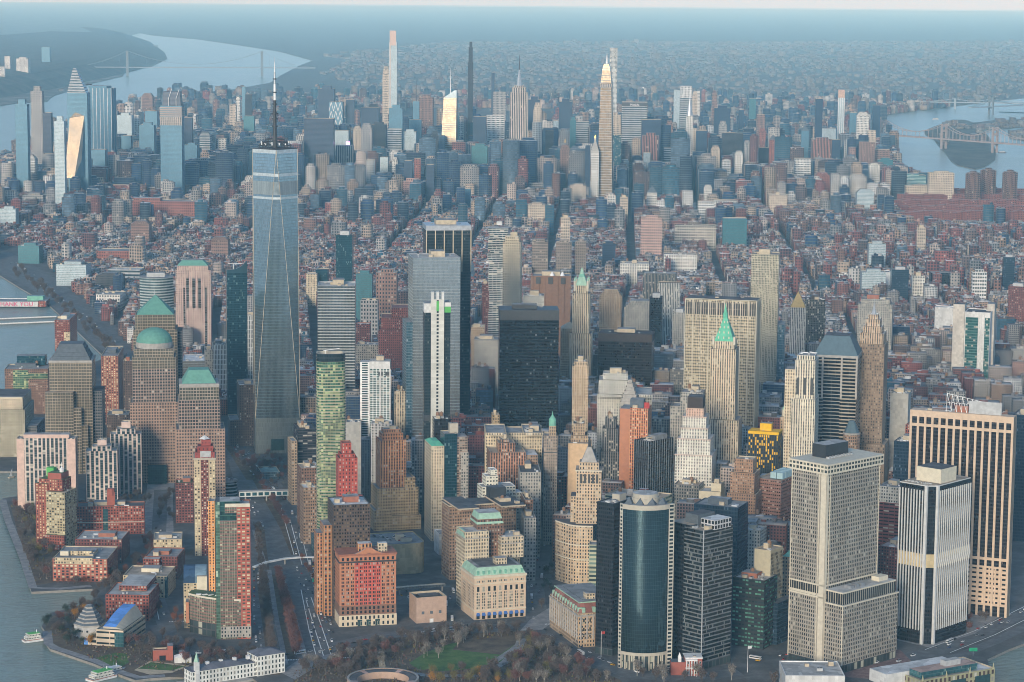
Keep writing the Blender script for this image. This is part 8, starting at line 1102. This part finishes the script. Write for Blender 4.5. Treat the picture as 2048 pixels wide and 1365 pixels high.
# columns hidden by the hand built towers do not count
for bx, by, br, bh, nm, pxx, pyy, bw_, bd_, bb_ in BLIST:
    if bh > 60:
        x, y, w = pjv(A[:, [0, 1, 6]]); xb, yb_, wb = pj((bx, by, 0)); half = .36*(bw_+bd_)*.75*FPX/wb
        vis &= ~((np.abs(x-pxx) < half) & (y > pyy) & (w > wb))
cand = np.where(vis)[0]; near_i = cand[:900]; big = A[near_i, 2]*(A[near_i, 6]*1.0+A[near_i, 3]*.5)/dist[near_i]**2; ind = near_i[np.argsort(-big)[:NIND]]
mask = np.zeros(len(A), bool); mask[ind] = True
def cname(c):
    r, g, b = c
    if r < .13: return 'dark brown'
    if r > 1.9*g: return 'deep red brick' if r < .21 else 'red brick'
    if r > 1.35*b and r < .28: return 'brown brick'
    if r > .48: return 'off-white'
    if r > 1.3*b: return 'tan stone'
    return 'grey stone'
def rname(c): return 'white' if c[0] > .55 else 'pale grey' if c[0] > .42 else 'grey' if c[0] > .22 and c[0] < 1.25*c[2] else 'dark' if c[0] < .22 else 'reddish'
seen = {}; LM = [(q[5], q[6], q[4]) for q in BLIST if q[4]]
for i in ind:
    R = A[i:i+1].copy(); z = R[0, 6]; P = (R[0, 0], R[0, 1]); R[0, 0] = R[0, 1] = 0; ang = R[0, 4]; R[0, 4] = 0
    o = boxes_mesh('city_building', R, CM); o.location = (*P, 0); o.rotation_euler = (0, 0, ang)
    X, Y, _w = pj((*P, z)); near = min(LM, key=lambda q: (q[0]-X)**2+((q[1]-Y)*1.3)**2); side = 'left of' if X < near[0]-12 else 'right of' if X > near[0]+12 else 'below' if Y > near[1] else 'behind'
    size = 'low' if z < 18 else 'mid-height' if z < 34 else 'tall'; wn_ = 'glass fronted' if R[0, 13] == 2 else cname(R[0, 7:10])
    lab = f"{size} {wn_} block with {rname(R[0, 10:13])} roof {side} the {near[2]}"; lab = ' '.join(lab.split()[:16]); seen.setdefault(lab, []).append(o)
    tag(o, lab, 'building', 'city blocks behind the near towers')
    for q in roof_boxes(R, 2): p_ = boxes_mesh('roof_bulkhead', q, CM); p_.parent = o
    if z > 18 and RNG.random() < .4: water_tank(o, RNG.uniform(-.4, .4)*R[0, 2], RNG.uniform(-.4, .4)*R[0, 3], z, .9)
for lab, os_ in seen.items():   # what still reads alike is told apart by size or by place
    if len(os_) > 1:
        os_.sort(key=lambda q: pj((*q.location[:2], 10))[0]); w_ = ('leftmost', 'second', 'third', 'fourth', 'fifth', 'sixth', 'seventh', 'eighth', 'ninth', 'tenth', 'eleventh', 'twelfth', 'thirteenth', 'fourteenth')
        for k, q in enumerate(os_): q['label'] = ' '.join((w_[min(k, 13)]+(' ' if k == 0 else ' from left ')+lab).split()[:16])
S = A[~mask]; sd = dist[~mask]; allb = [S]+roof_boxes(S[sd < 6500], 3)+roof_boxes(S[sd >= 6500], 1)
tw = S[S[:, 6] > 55].copy(); tw = tw[RNG.random(len(tw)) < .6]; tp = tw.copy(); tp[:, 5] = tw[:, 6]-.3; tp[:, 6] = tw[:, 6]+RNG.uniform(3, 9, len(tw)); tp[:, 2] *= RNG.uniform(.45, .8, len(tw)); tp[:, 3] *= RNG.uniform(.45, .8, len(tw)); allb.append(tp)
o = boxes_mesh('city_blocks', np.vstack(allb), CM); tag(o, 'dense mass of brick and stone city blocks stretching to the horizon', 'city blocks', kind='stuff')
print('CITY', len(A), 'boxes', sum(len(q) for q in allb))
# ---- hazy boroughs beyond the rivers
def scatter(n, poly, hmin, hmax, wmin, wmax, tallp, tallh, ang=29):
    q = np.array(poly); P = RNG.uniform(q.min(0), q.max(0), (n, 2)); P = P[inpoly(P, q)]; P = P[in_view(P, 10, 1.05)]; m = len(P); A = np.zeros((m, 15)); A[:, :2] = P; A[:, 2] = RNG.uniform(wmin, wmax, m); A[:, 3] = RNG.uniform(wmin, wmax, m); A[:, 4] = -R_(ang)
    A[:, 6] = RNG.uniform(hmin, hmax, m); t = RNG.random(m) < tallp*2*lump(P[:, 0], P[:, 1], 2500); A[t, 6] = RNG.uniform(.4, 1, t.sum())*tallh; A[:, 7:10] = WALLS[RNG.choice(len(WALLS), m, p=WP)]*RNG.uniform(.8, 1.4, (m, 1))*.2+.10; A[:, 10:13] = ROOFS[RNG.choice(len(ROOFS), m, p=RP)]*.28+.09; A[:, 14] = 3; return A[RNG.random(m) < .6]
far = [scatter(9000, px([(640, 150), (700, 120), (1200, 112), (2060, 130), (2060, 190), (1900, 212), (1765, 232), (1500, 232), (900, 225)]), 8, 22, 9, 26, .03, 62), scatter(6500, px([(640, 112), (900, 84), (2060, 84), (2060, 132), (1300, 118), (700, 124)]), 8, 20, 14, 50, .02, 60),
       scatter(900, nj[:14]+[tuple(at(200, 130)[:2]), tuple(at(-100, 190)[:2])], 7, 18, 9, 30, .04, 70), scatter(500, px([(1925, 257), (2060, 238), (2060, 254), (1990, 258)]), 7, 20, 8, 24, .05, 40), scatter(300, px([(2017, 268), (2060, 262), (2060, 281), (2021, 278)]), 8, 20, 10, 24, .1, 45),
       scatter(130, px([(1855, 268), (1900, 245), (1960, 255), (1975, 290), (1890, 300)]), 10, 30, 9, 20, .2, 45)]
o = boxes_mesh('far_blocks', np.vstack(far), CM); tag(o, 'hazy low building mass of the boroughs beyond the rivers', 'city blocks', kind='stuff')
# ---------------------------------------------------------------- piers, small buildings, boats
s = B('pier_house', 'long white pier house with grey hipped roofs over the water', 384, 560, 560, 1318, 'pier_white_wall', yb=1345, b=-6, W2=17, **BARE, roof='rf_gray')
hip(s, 'hipped_roof', (s.x0-.5, s.fx(510), s.y0-.5, s.y1+.5), s.h, s.h+4, 'rf_slate', .75); part(s, 'head_house', BX(s.fx(512), s.x1+4, s.y0-2, s.y1+2, 0, s.h+6, 'pier_white_wall', 'rf_gray')); hip(s, 'hipped_roof', (s.fx(512)-.5, s.x1+4.5, s.y0-2.5, s.y1+2.5), s.h+6, s.h+10, 'rf_slate', .7)
x = s.fx(394); part(s, 'clock_tower', BX(x-2, x+2, s.y0-1, s.y0+3, 0, s.h+9, 'bare_white')); part(s, 'tower_cap', CY(x, s.y0+1, 2.9, s.h+9, s.h+18, 'pale_copper', 4, .1)); part(s, 'pier_deck', BX(s.x0-6, s.x1, s.y0-8, s.y1+4, -2, -.05, 'granite'))
for k in range(4): x = s.fx(422+k*27); part(s, 'roof_vent', BX(x-1.5, x+1.5, -1.5, 1.5, s.h+2, s.h+5.5, 'white_metal'))
s = B('park_pavilion', 'brick park pavilion with an arched opening beside the square lawn', 306, 344, 344, 1300, 'bare_brickred', yb=1321, b=16, W2=10, **BARE, roof='rf_red'); part(s, 'arched_opening', BX(-3, 3, s.y0-.2, s.y0-.02, 0, 5, 'pane_dark')); part(s, 'end_tower', BX(s.x1-4, s.x1+1, s.y0-1, s.y1, 0, s.h+4, 'bare_brickred', 'rf_gray')); part(s, 'second_pavilion', BX(s.x1+7, s.x1+12, s.y0, s.y1, 0, s.h*.7, 'bare_brickred', 'rf_gray'))
s = B('event_tent', 'small white tent beside the brick park pavilion', 349, 383, 383, 1315, 'bare_white', yb=1326, b=16, W2=10, **BARE); hip(s, 'tent_roof', (s.x0, s.x1, s.y0, s.y1), s.h, s.h+3, 'white_metal', .9)
P = at(766, 1372); r_ = empty('round_fort', (P[0], P[1], 0)); tag(r_, 'round low fort with a grey and red segmented roof at the lower edge', 'fort'); b_ = MB(); b2 = MB(); n = 36
for i in range(n):
    a0, a1 = i*2*math.pi/n, (i+1)*2*math.pi/n; f = lambda r, a, z: (r*math.cos(a), r*math.sin(a), z); b_.face([f(33, a0, 0), f(33, a1, 0), f(33, a1, 8), f(33, a0, 8)], 'bare_pinkbrown'); b_.face([f(33, a0, 8), f(33, a1, 8), f(31, a1, 8), f(31, a0, 8)], 'granite'); b_.face([f(24, a1, 0), f(24, a0, 0), f(24, a0, 6.5), f(24, a1, 6.5)], 'bare_pinkbrown'); b2.face([f(31, a0, 7.4), f(31, a1, 7.4), f(24, a1, 6.5), f(24, a0, 6.5)], 'rf_pink' if i % 7 == 3 else 'rf_dark')
b_.build('wall', r_); b2.build('roof', r_)
s = B('ferry_terminal', 'broad pale grey terminal roof at the lower edge by the gridded slab tower', 1571, 1690, 1690, 1352, 'bare_white', h=19, b=26, W2=50, pent=0, clutter=3, roof='rf_pale')
s = B('ferry_hall', 'ornate green iron ferry hall with arches, finials and a glass rooftop pavilion', 1842, 1990, 1990, 1336, 'iron_hall', h=20, b=-4, W2=44, **BARE, roof='rf_white', sh='green ferry hall'); part(s, 'rooftop_pavilion', BX(s.x0+3, s.x1-18, s.y0+4, s.y0+20, s.h, s.h+6, 'glass_teal', 'rf_pink')); part(s, 'white_roof', BX(s.x0-22, s.x1-24, s.y0+22, s.y1+2, s.h-8, s.h+3, 'bare_white', 'rf_white')); part(s, 'roof_plant', BX(-8, 10, s.y0+9, s.y0+16, s.h+6, s.h+11, 'hvac', 'rf_pale'))
for k in range(4): x = s.x0+2+(s.w1-4)*k/3; part(s, 'finial', CY(x, s.y0, 1.2, s.h-1, s.h+5, 'iron_paint', 6, .2))
for k in range(3): x = s.x0+s.w1*(k+.5)/3; part(s, 'arch', PR([(x+9*math.cos(R_(t)), s.y0-.4) for t in (180,)]+[(x+9, s.y0-.4), (x+9, s.y0-.05), (x-9, s.y0-.05)], 2, s.h-5, 'pane_teal'))
s = B('pier_shed', 'white pier shed with big pink letters at the left edge of the river', -60, 92, 92, 604, 'bare_white', yb=614, b=24, W2=55, **BARE, roof='rf_gray'); letters('THANK YOU', s.root, (s.x1-62, s.y0-.6, 1.2), 12.5, 'pink_letters', .3); part(s, 'green_roof', BX(s.x1-40, s.x1-8, -10, 12, s.h, s.h+9, 'copper', 'rf_teal')); part(s, 'brick_end', BX(s.x1-16, s.x1+.6, s.y0-.8, s.y1, 0, s.h+1.5, 'brick_red', 'rf_gray'))
for y0_, lab in ((650, 'long low grey pier in the river, nearest one'), (640, 'long low grey pier in the river, farther one')): A_, B_ = at(-60, y0_)[:2], at(112, y0_-7)[:2]; r_ = empty('pier', (*A_, 0), math.atan2(B_[1]-A_[1], B_[0]-A_[0])); tag(r_, lab, 'pier'); Ln = float(np.hypot(*(B_-A_))); BX(0, Ln, -4, 4, -1.6, .4, 'granite', 'paving').build('deck', r_); BX(0, Ln, -4.6, -4.1, -.6, 1.4, 'white_metal').build('edge_rail', r_)
s = B('memorial_pavilion', 'low slanted dark glass pavilion in the plaza trees', 522, 560, 560, 944, 'glass_blue', yb=958, b=14, W2=40, **BARE, roof='rf_teal')
def boat(label, x, y, L, W, hd, roofm, decks=2, name='ferry_boat', yaw=0):
    P = at(x, y, -2.4); r = empty(name, (P[0], P[1], -2.4), yaw); tag(r, label, 'boat'); h = [(-L/2, -W/2), (L*.32, -W/2), (L/2, 0), (L*.32, W/2), (-L/2, W/2)]; PR(h, 0, 2.6, hd, 'paving').build('hull', r); PR([(x_*1.01, y_*1.02) for x_, y_ in h], 1.9, 2.5, 'rust').build('rub_rail', r)
    for k in range(decks): f = .82-.14*k; BX(-L/2*f, L*.3*f, -W/2*.85, W/2*.85, 2.6+k*2.7, 5.2+k*2.7, 'boat_cabin', 'white_metal').build('deck_house', r)
    z = 2.6+decks*2.7; BX(-L*.3, L*.2, -W*.4, W*.4, z, z+.4, roofm).build('awning', r); CY(L*.1, 0, .5, z+.4, z+3, 'white_metal', 6).build('funnel', r); BR((0, 0, z), (0, 0, z+5), .15, 'steel').build('mast', r)
boat('small white ferry with a green awning moored at the museum point', 69, 1282, 23, 9, 'white_metal', 'green_net', 2, yaw=.1); boat('white ferry with a green cabin roof at the lower left quay', 208, 1357, 34, 11, 'white_metal', 'green_net', 2, yaw=.35); boat('second white ferry lying behind at the lower left quay', 228, 1345, 28, 8, 'cream_box', 'white_metal', 1, yaw=.35)
P = at(23, 956, -2.4); r = empty('sail_boat', (P[0], P[1], -2.4), .5); tag(r, 'tiny white sailing boat in the marina inlet', 'boat'); PR([(-5, -1.6), (3, -1.6), (6, 0), (3, 1.6), (-5, 1.6)], 0, 1.6, 'tan_box', 'tan_box').build('hull', r); PR([(-4, -.05), (1.4, -.05), (1.4, .05), (-4, .05)], 2.4, 12, 'white_metal', 'white_metal', [(1.2, -.05), (1.4, -.05), (1.4, .05), (1.2, .05)]).build('sail', r); BR((1.5, 0, 1.4), (1.5, 0, 13), .1, 'steel').build('mast', r)
for x, y, lab in ((632, 1172, 'green and orange highway sign over the left lanes'), (962, 1152, 'green highway sign over the tunnel ramps'), (1946, 1312, 'green highway sign on the shore road')):
    P = at(x, y); r = empty('road_sign', (P[0], P[1], 0), -.4); tag(r, lab, 'sign'); BR((0, 0, 0), (0, 0, 7), .2, 'steel').build('post', r); BX(-4, 4, -.35, -.2, 4.5, 8, 'sign_green').build('panel', r)
for x, y, lab in ((935, 1262, 'dark statue on a pedestal at the plaza edge'),): P = at(x, y); r = empty('statue', (P[0], P[1], 0)); tag(r, lab, 'statue'); CY(0, 0, 1.6, 0, 4, 'slate', 8, 1.2).build('pedestal', r); CY(0, 0, .8, 4, 6.4, 'dark_metal', 8, .5).cyl(0, 0, .4, 6.4, 7.2, 'dark_metal', 8).build('figure', r)
for x, y, lab in ((1202, 1315, 'flagpole with a red striped flag left of the curved glass tower'), (1495, 1345, 'tall white flagpole right of the black lined tower'), (495, 1278, 'white flagpole at the curved wing hotel')):
    P = at(x, y); r = empty('flagpole', (P[0], P[1], 0)); tag(r, lab, 'flagpole'); CY(0, 0, .3, 0, 26, 'white_metal', 6, .15).build('pole', r); BX(.2, 4, -.05, .05, 22.6, 25.2, 'red_paint' if x == 1202 else 'white_metal').build('flag', r)
# ---------------------------------------------------------------- trees
for k, c in dict(bark=(.11, .09, .075), pale_bark=(.38, .34, .28), twig=(.115, .088, .075), twig_red=(.17, .075, .06), leaf_orange=(.42, .20, .03), leaf_olive=(.19, .155, .045), leaf_rust=(.24, .085, .04), leaf_green=(.03, .05, .03), twig_pale=(.20, .17, .14)).items(): plain(k, c, .9, var=.25, scale=.6)
def tree_mesh(seed, tw, bk, dense, ht=11.0, wd=4.6):
    r = random.Random(seed); b = MB(); b.cyl(0, 0, .32, 0, ht*.35, bk, 6, .22); tips = []
    for i in range(8):
        a = i*.8+r.random(); l = ht*r.uniform(.35, .6); q = (math.cos(a)*wd*r.uniform(.3, .7), math.sin(a)*wd*r.uniform(.3, .7), ht*.33+l); st = (0, 0, ht*r.uniform(.2, .36)); b.bar(st, q, .11, bk, 3); tips.append((st, q))
        for j in range(3):
            f = r.uniform(.4, .9); p = tuple(st[k]+(q[k]-st[k])*f for k in range(3)); e = (p[0]+r.uniform(-2, 2), p[1]+r.uniform(-2, 2), p[2]+r.uniform(.5, 2.5)); b.bar(p, e, .055, bk, 3); tips.append((p, e))
    tr = b.build('trunk'); c = MB()
    for i in range(dense):
        st, q = r.choice(tips); f = r.uniform(.25, 1.12); sp = .95
        p = Vector([st[k]+(q[k]-st[k])*f+r.gauss(0, sp) for k in range(3)]); d1 = Vector([r.gauss(0, 1) for _ in range(3)]).normalized(); d2 = Vector([r.gauss(0, 1) for _ in range(3)]).normalized()
        if tw.startswith('leaf'): s_ = r.uniform(.3, .6); c.face([p+d1*s_, p+d2*s_, p-d1*s_*.8], tw)
        else: s_ = r.uniform(.7, 1.5); d1.z = abs(d1.z); c.face([p, p+d1*s_+d2*.3, p+d1*s_-d2*.3, p-d2*.25], tw)
    cr = c.build('crown'); m = (tr.data, cr.data); D.objects.remove(tr); D.objects.remove(cr); return m
TK = dict(bare=[tree_mesh(i, 'twig', 'bark', 900) for i in range(3)], red=[tree_mesh(9, 'twig_red', 'bark', 950)], white=[tree_mesh(i+20, 'twig_pale', 'pale_bark', 420, 13, 5.2) for i in range(2)], orange=[tree_mesh(30, 'leaf_orange', 'bark', 900, 9)], olive=[tree_mesh(31, 'leaf_olive', 'bark', 800, 10)], rust=[tree_mesh(32, 'leaf_rust', 'bark', 700, 9, 3.6)], green=[tree_mesh(33, 'leaf_green', 'bark', 900, 10, 4)])
TL = dict(bare='bare grey brown winter tree', red='bare tree with dull red twigs', white='pale barked bare tree', orange='orange autumn tree', olive='olive yellow leafy tree', rust='rust leaved tree', green='dark evergreen tree'); NT = [0]; TP = []
def tree(x, y, kind, place, sc=1.0, wp=None):
    P = wp if wp is not None else at(x, y)
    for q in TP:
        if (q[0]-P[0])**2+(q[1]-P[1])**2 < 9: return
    TP.append((P[0], P[1])); NT[0] += 1; r = random.Random(NT[0]); t, c = r.choice(TK[kind]); o = D.objects.new(('street_tree' if any(k_ in place for k_ in ('highway', 'street', 'boulevard', 'plaza')) else 'winter_tree') if kind in ('bare', 'red', 'white') else 'leafy_tree', t); COL.objects.link(o); o.location = (P[0], P[1], .1); o.rotation_euler = (0, 0, r.uniform(0, 6)); k = sc*r.uniform(.8, 1.2); o.scale = (k, k, k*r.uniform(.9, 1.1))
    d = D.objects.new('crown', c); COL.objects.link(d); d.parent = o; tag(o, TL[kind]+' '+place, 'tree', TL[kind]+'s '+place)
def grove(pts, n, kinds, place, sc=1.0, seed=1):
    r = random.Random(seed); q = np.array(px(pts)); k = 0; tries = 0
    while k < n and tries < n*30:
        tries += 1; p = np.array([[r.uniform(q[:, 0].min(), q[:, 0].max()), r.uniform(q[:, 1].min(), q[:, 1].max())]])
        if inpoly(p, q)[0]:
            m = NT[0]; tree(0, 0, r.choice(kinds), place, sc, p[0]); k += NT[0] > m
LAWN = px([(812, 1330), (850, 1302), (900, 1284), (1030, 1272), (1034, 1292), (1012, 1325), (880, 1346)])
for pts, n, kinds, place, sc in (([(590, 1345), (690, 1302), (790, 1285), (800, 1310), (760, 1340), (700, 1356)], 46, ['bare', 'bare', 'red', 'bare', 'white'], 'in the lower park', .95), ([(800, 1283), (920, 1268), (1050, 1262), (1020, 1274), (900, 1284), (850, 1300)], 34, ['bare', 'white', 'bare'], 'along the top of the lawn', 1.0), ([(1035, 1268), (1090, 1290), (1180, 1335), (1240, 1372), (1000, 1372), (1016, 1330)], 62, ['bare', 'bare', 'white', 'olive', 'red'], 'right of the lawn', 1.0), ([(860, 1348), (990, 1340), (1000, 1372), (850, 1372)], 20, ['orange', 'olive', 'bare'], 'below the lawn', 1.1),
    ([(830, 1318), (900, 1288), (960, 1279), (950, 1290), (870, 1325)], 7, ['white'], 'standing on the lawn', 1.0), ([(1250, 1352), (1500, 1352), (1560, 1372), (1260, 1372)], 12, ['bare', 'white'], 'at the lower edge near the curved tower', 1.0), ([(100, 1256), (140, 1222), (190, 1212), (150, 1275), (180, 1300), (120, 1290)], 20, ['bare', 'bare', 'green', 'red'], 'on the museum point', .9), ([(250, 1290), (330, 1270), (400, 1315), (560, 1322), (560, 1345), (400, 1340), (330, 1318), (270, 1312)], 52, ['bare', 'bare', 'red'], 'between the museum and the pier house', .85),
    ([(25, 1012), (75, 1000), (100, 1060), (110, 1110), (100, 1160), (68, 1165), (48, 1100)], 38, ['bare', 'olive', 'bare', 'red'], 'along the left riverside walk', 1.0), ([(185, 1205), (215, 1150), (260, 1160), (216, 1188)], 8, ['bare'], 'in the cove behind the museum', .9), ([(455, 905), (500, 900), (590, 915), (595, 985), (560, 1000), (500, 950)], 36, ['red', 'bare', 'red'], 'in the plaza below the tallest tower', .8), ([(0, 912), (60, 905), (60, 940), (0, 942)], 6, ['red'], 'by the marina', .9), ([(1085, 1150), (1105, 1130), (1108, 1200), (1070, 1235)], 8, ['bare', 'green'], 'in the small oval park', .8), ([(1900, 1260), (1985, 1225), (2000, 1235), (1930, 1275)], 8, ['bare', 'red'], 'on the plaza by the shore road', .8)): grove(pts, n, kinds, place, sc, len(place))
for a, c2, n, kd in (((524, 1150), (548, 1335), 26, 'bare'), ((556, 1150), (592, 1318), 26, 'red'), ((575, 1200), (600, 1300), 14, 'rust'), ((514, 1060), (522, 1140), 8, 'bare'), ((500, 935), (576, 1060), 14, 'red'), ((600, 1120), (640, 1180), 5, 'rust')):
    for i in range(n): f = (i+.5)/n; tree(a[0]+(c2[0]-a[0])*f, a[1]+(c2[1]-a[1])*f, kd, 'on the highway median', 1.0)
for x, y, k in ((150, 1236, 'orange'), (160, 1232, 'orange'), (168, 1228, 'orange'), (180, 1292, 'orange'), (188, 1288, 'olive'), (92, 1256, 'green'), (95, 1250, 'green')): tree(x, y, k, 'beside the stepped hexagon museum', 1.1)
grove([(296, 1070), (318, 1070), (312, 1130), (330, 1250), (318, 1258), (300, 1190)], 16, ['bare', 'red'], 'in the narrow brick street', .8, 5); grove([(240, 1130), (300, 1075), (320, 1080), (300, 1180), (270, 1190)], 22, ['bare', 'red', 'bare'], 'in the street between the brick rows', .8, 15); grove([(335, 1275), (370, 1290), (470, 1300), (500, 1285), (520, 1310), (420, 1312)], 16, ['bare'], 'on the street round the curved wing', .7, 16); grove([(160, 1010), (300, 990), (300, 1010), (160, 1030)], 12, ['bare'], 'on the street behind the arched gable slab', .8, 17); grove([(318, 985), (352, 985), (350, 1060), (318, 1070)], 12, ['bare'], 'on the boulevard', .8, 6); grove([(130, 1170), (215, 1168), (250, 1150), (246, 1120), (262, 1110), (285, 1150), (240, 1190), (200, 1180)], 18, ['bare', 'bare', 'rust'], 'between the brick blocks', .9, 7); grove([(345, 1200), (366, 1180), (366, 1270), (345, 1270)], 8, ['bare', 'rust'], 'left of the curved wing', .8, 8); grove([(30, 1005), (150, 1020), (150, 1062), (95, 1060)], 10, ['bare', 'olive'], 'below the wide pink slab', .9, 9)
for i in range(7): tree(116+i*10.5, 1168, 'rust', 'in a row before the zigzag roofed block', .8)
for i in range(34): f = i/33; tree(30+215*f+8*math.sin(i*2.1), 545+165*f*(1+.1*f)-18*f*(1-f)+5*math.cos(i*3), 'bare', 'along the riverside highway', 1.5)
ug = MB(); rr = random.Random(8)   # low winter shrubs and leaf litter
for pts, n in (([(585, 1346), (700, 1298), (800, 1278), (900, 1270), (1050, 1263), (1160, 1327), (1240, 1365), (1300, 1400), (900, 1400), (600, 1390)], 5200), ([(92, 1262), (150, 1216), (195, 1200), (250, 1292), (330, 1288), (430, 1320), (560, 1327), (560, 1346), (380, 1350), (180, 1318)], 2600), ([(22, 1012), (90, 1004), (118, 1090), (108, 1162), (68, 1168), (50, 1110)], 1300), ([(455, 905), (500, 900), (590, 915), (595, 985), (560, 1000), (500, 950)], 900)):
    q = np.array(px(pts)); P = np.column_stack([np.array([rr.uniform(q[:, k].min(), q[:, k].max()) for _ in range(n)]) for k in (0, 1)]); P = P[inpoly(P, q) & ~inpoly(P, LAWN)]
    for x_, y_ in P:
        m = rr.choice(['twig', 'twig', 'bark', 'twig_red', 'leaf_olive', 'twig_pale']); h = rr.uniform(.5, 2.2)
        for k in range(3): a = rr.uniform(0, 6.3); w = rr.uniform(.4, 1.1); ug.face([(x_-w*math.cos(a), y_-w*math.sin(a), .1), (x_+w*math.cos(a), y_+w*math.sin(a), .1), (x_+rr.uniform(-.6, .6), y_+rr.uniform(-.6, .6), h)], m)
tag(ug.build('undergrowth'), 'low brown winter shrubs and leaf litter in the parks', 'undergrowth', kind='stuff')
# ---------------------------------------------------------------- cars and buses
CARC = dict(white=(.75, .75, .74), black=(.02, .02, .022), grey=(.22, .22, .23), silver=(.5, .5, .52), red=(.4, .03, .025), blue=(.05, .09, .2), yellow=(.75, .42, .02))
for k, c in CARC.items(): plain('car_'+k, c, .35, .1, .02)
CMSH = {}
def car_mesh(col, bus):
    if (col, bus) not in CMSH:
        b = MB(); L, W, H = (12, 2.6, 3.1) if bus else (4.7, 1.9, .95); b.box(-L/2, L/2, -W/2, W/2, .3, H, 'car_'+col)
        for x in (-L*.33, L*.33):
            for sy in (-1, 1): b.bar((x, sy*(W/2+.03)-.1*sy, .34), (x, sy*(W/2+.03), .34), .36, 'dark_metal', 8)
        o = b.build('body'); g = MB()
        if bus: g.box(-L/2+.4, L/2+.03, -W/2-.03, W/2+.03, 1.5, 2.5, 'pane_dark')
        else: g.prism(rect(-1.5, 1.0, -.85, .85), .95, 1.5, 'pane_dark', 'car_'+col, rect(-1.1, .5, -.72, .72))
        p = g.build('windows'); CMSH[(col, bus)] = (o.data, p.data); D.objects.remove(o); D.objects.remove(p)
    return CMSH[(col, bus)]
def car(P, ang, col, place, bus=False):
    van = not bus and col == 'white' and CR.random() < .45; nm = 'bus' if bus else 'delivery_van' if van else 'taxi' if col == 'yellow' else 'car'; ct = 'van' if van else nm
    a, w = car_mesh(col, bus); o = D.objects.new(nm, a); COL.objects.link(o); o.location = (P[0], P[1], .12); o.rotation_euler = (0, 0, ang); d = D.objects.new('windows', w); COL.objects.link(d); d.parent = o; o.scale = (1.2, 1.1, 1.9) if van else (1, 1, 1); tag(o, f"{col} {ct} {place}", ct, f"{col} {ct}{'es' if bus else 's'} {place}")
CR = random.Random(3); CP = []
def traffic(pts, n, place, lanes=2, w=7.0, busp=.05):
    Q = [np.array(at(x, y)[:2]) for x, y in pts]; L_ = [float(np.hypot(*(Q[i+1]-Q[i]))) for i in range(len(Q)-1)]; T_ = sum(L_)
    for k in range(n):
        t = CR.uniform(0, T_); i = 0
        while t > L_[i] and i < len(L_)-1: t -= L_[i]; i += 1
        d = (Q[i+1]-Q[i])/L_[i]; p = Q[i]+d*t+np.array([-d[1], d[0]])*((CR.randrange(lanes)+.5)/lanes-.5)*w; bus = CR.random() < busp
        if any((p[0]-q[0])**2+(p[1]-q[1])**2 < (200 if bus else 28) for q in CP): continue
        CP.append(p); car(p, math.atan2(d[1], d[0])+(math.pi if CR.random() < .5 else 0), 'white' if bus else CR.choice(['white', 'white', 'white', 'black', 'grey', 'silver', 'silver', 'red', 'white', 'blue', 'black', 'yellow']), place, bus)
traffic([(612, 1130), (632, 1220), (656, 1312)], 120, 'on the highway right lanes', 7, 25, .07); traffic([(590, 1020), (606, 1100), (622, 1180)], 44, 'on the highway below the footbridge', 5, 22); traffic([(512, 1130), (513, 1240), (520, 1320)], 46, 'parked along the riverside lanes', 2, 9, .03); traffic([(470, 880), (500, 930), (560, 1000)], 46, 'on the highway by the tallest tower', 4, 18); traffic([(500, 1000), (520, 1060)], 10, 'on the lanes under the bridge', 3, 14); traffic([(400, 1306), (560, 1316), (700, 1288), (880, 1262), (1040, 1251)], 34, 'on the street above the park', 3, 14, .1); traffic([(1080, 1255), (1130, 1282), (1200, 1325), (1330, 1356)], 16, 'on the street by the columned hall', 3, 14, .15)
traffic([(1076, 1240), (1070, 1180), (1085, 1110), (1105, 1020)], 26, 'in the dark avenue', 3, 13, .1); traffic([(905, 1250), (900, 1190), (885, 1150)], 10, 'beside the tunnel ramps', 3, 14, .4); traffic([(800, 1180), (830, 1210), (815, 1240)], 12, 'on the tunnel ramps', 3, 14); traffic([(330, 1255), (308, 1190), (308, 1110), (320, 1040)], 16, 'in the narrow brick street', 2, 12, .03); traffic([(1580, 1345), (1760, 1332), (1880, 1302), (1960, 1266), (2046, 1220)], 40, 'on the shore road', 4, 20, .06); traffic([(1500, 1320), (1560, 1330), (1580, 1300)], 12, 'by the gridded slab tower', 3, 16, .3); traffic([(20, 520), (120, 600), (200, 665), (262, 730)], 70, 'on the riverside highway', 5, 26, .03)
s, z = GAR
for k in range(22): o_ = np.array(s.root.location[:2]); u = bdir(s.b+90)*CR.uniform(s.x0+6, s.x1-6)+bdir(s.b)*CR.uniform(s.y0+16, s.y0+54); p = o_+u; car(p, -R_(s.b)+math.pi/2, CR.choice(['white', 'grey', 'black', 'silver', 'red']), 'parked on the garage roof'); COL.objects[-1].parent.location.z = z+.05
# boats on the east river
for i, (x, y) in enumerate(((1872, 239), (2005, 306), (1776, 321))): boat(('white boat on the upper river', 'dark boat right of the island tip', 'red barge at the river edge')[i], x, y, 40, 10, ('white_metal', 'slate', 'red_paint')[i], 'white_metal', 1, name='river_boat')
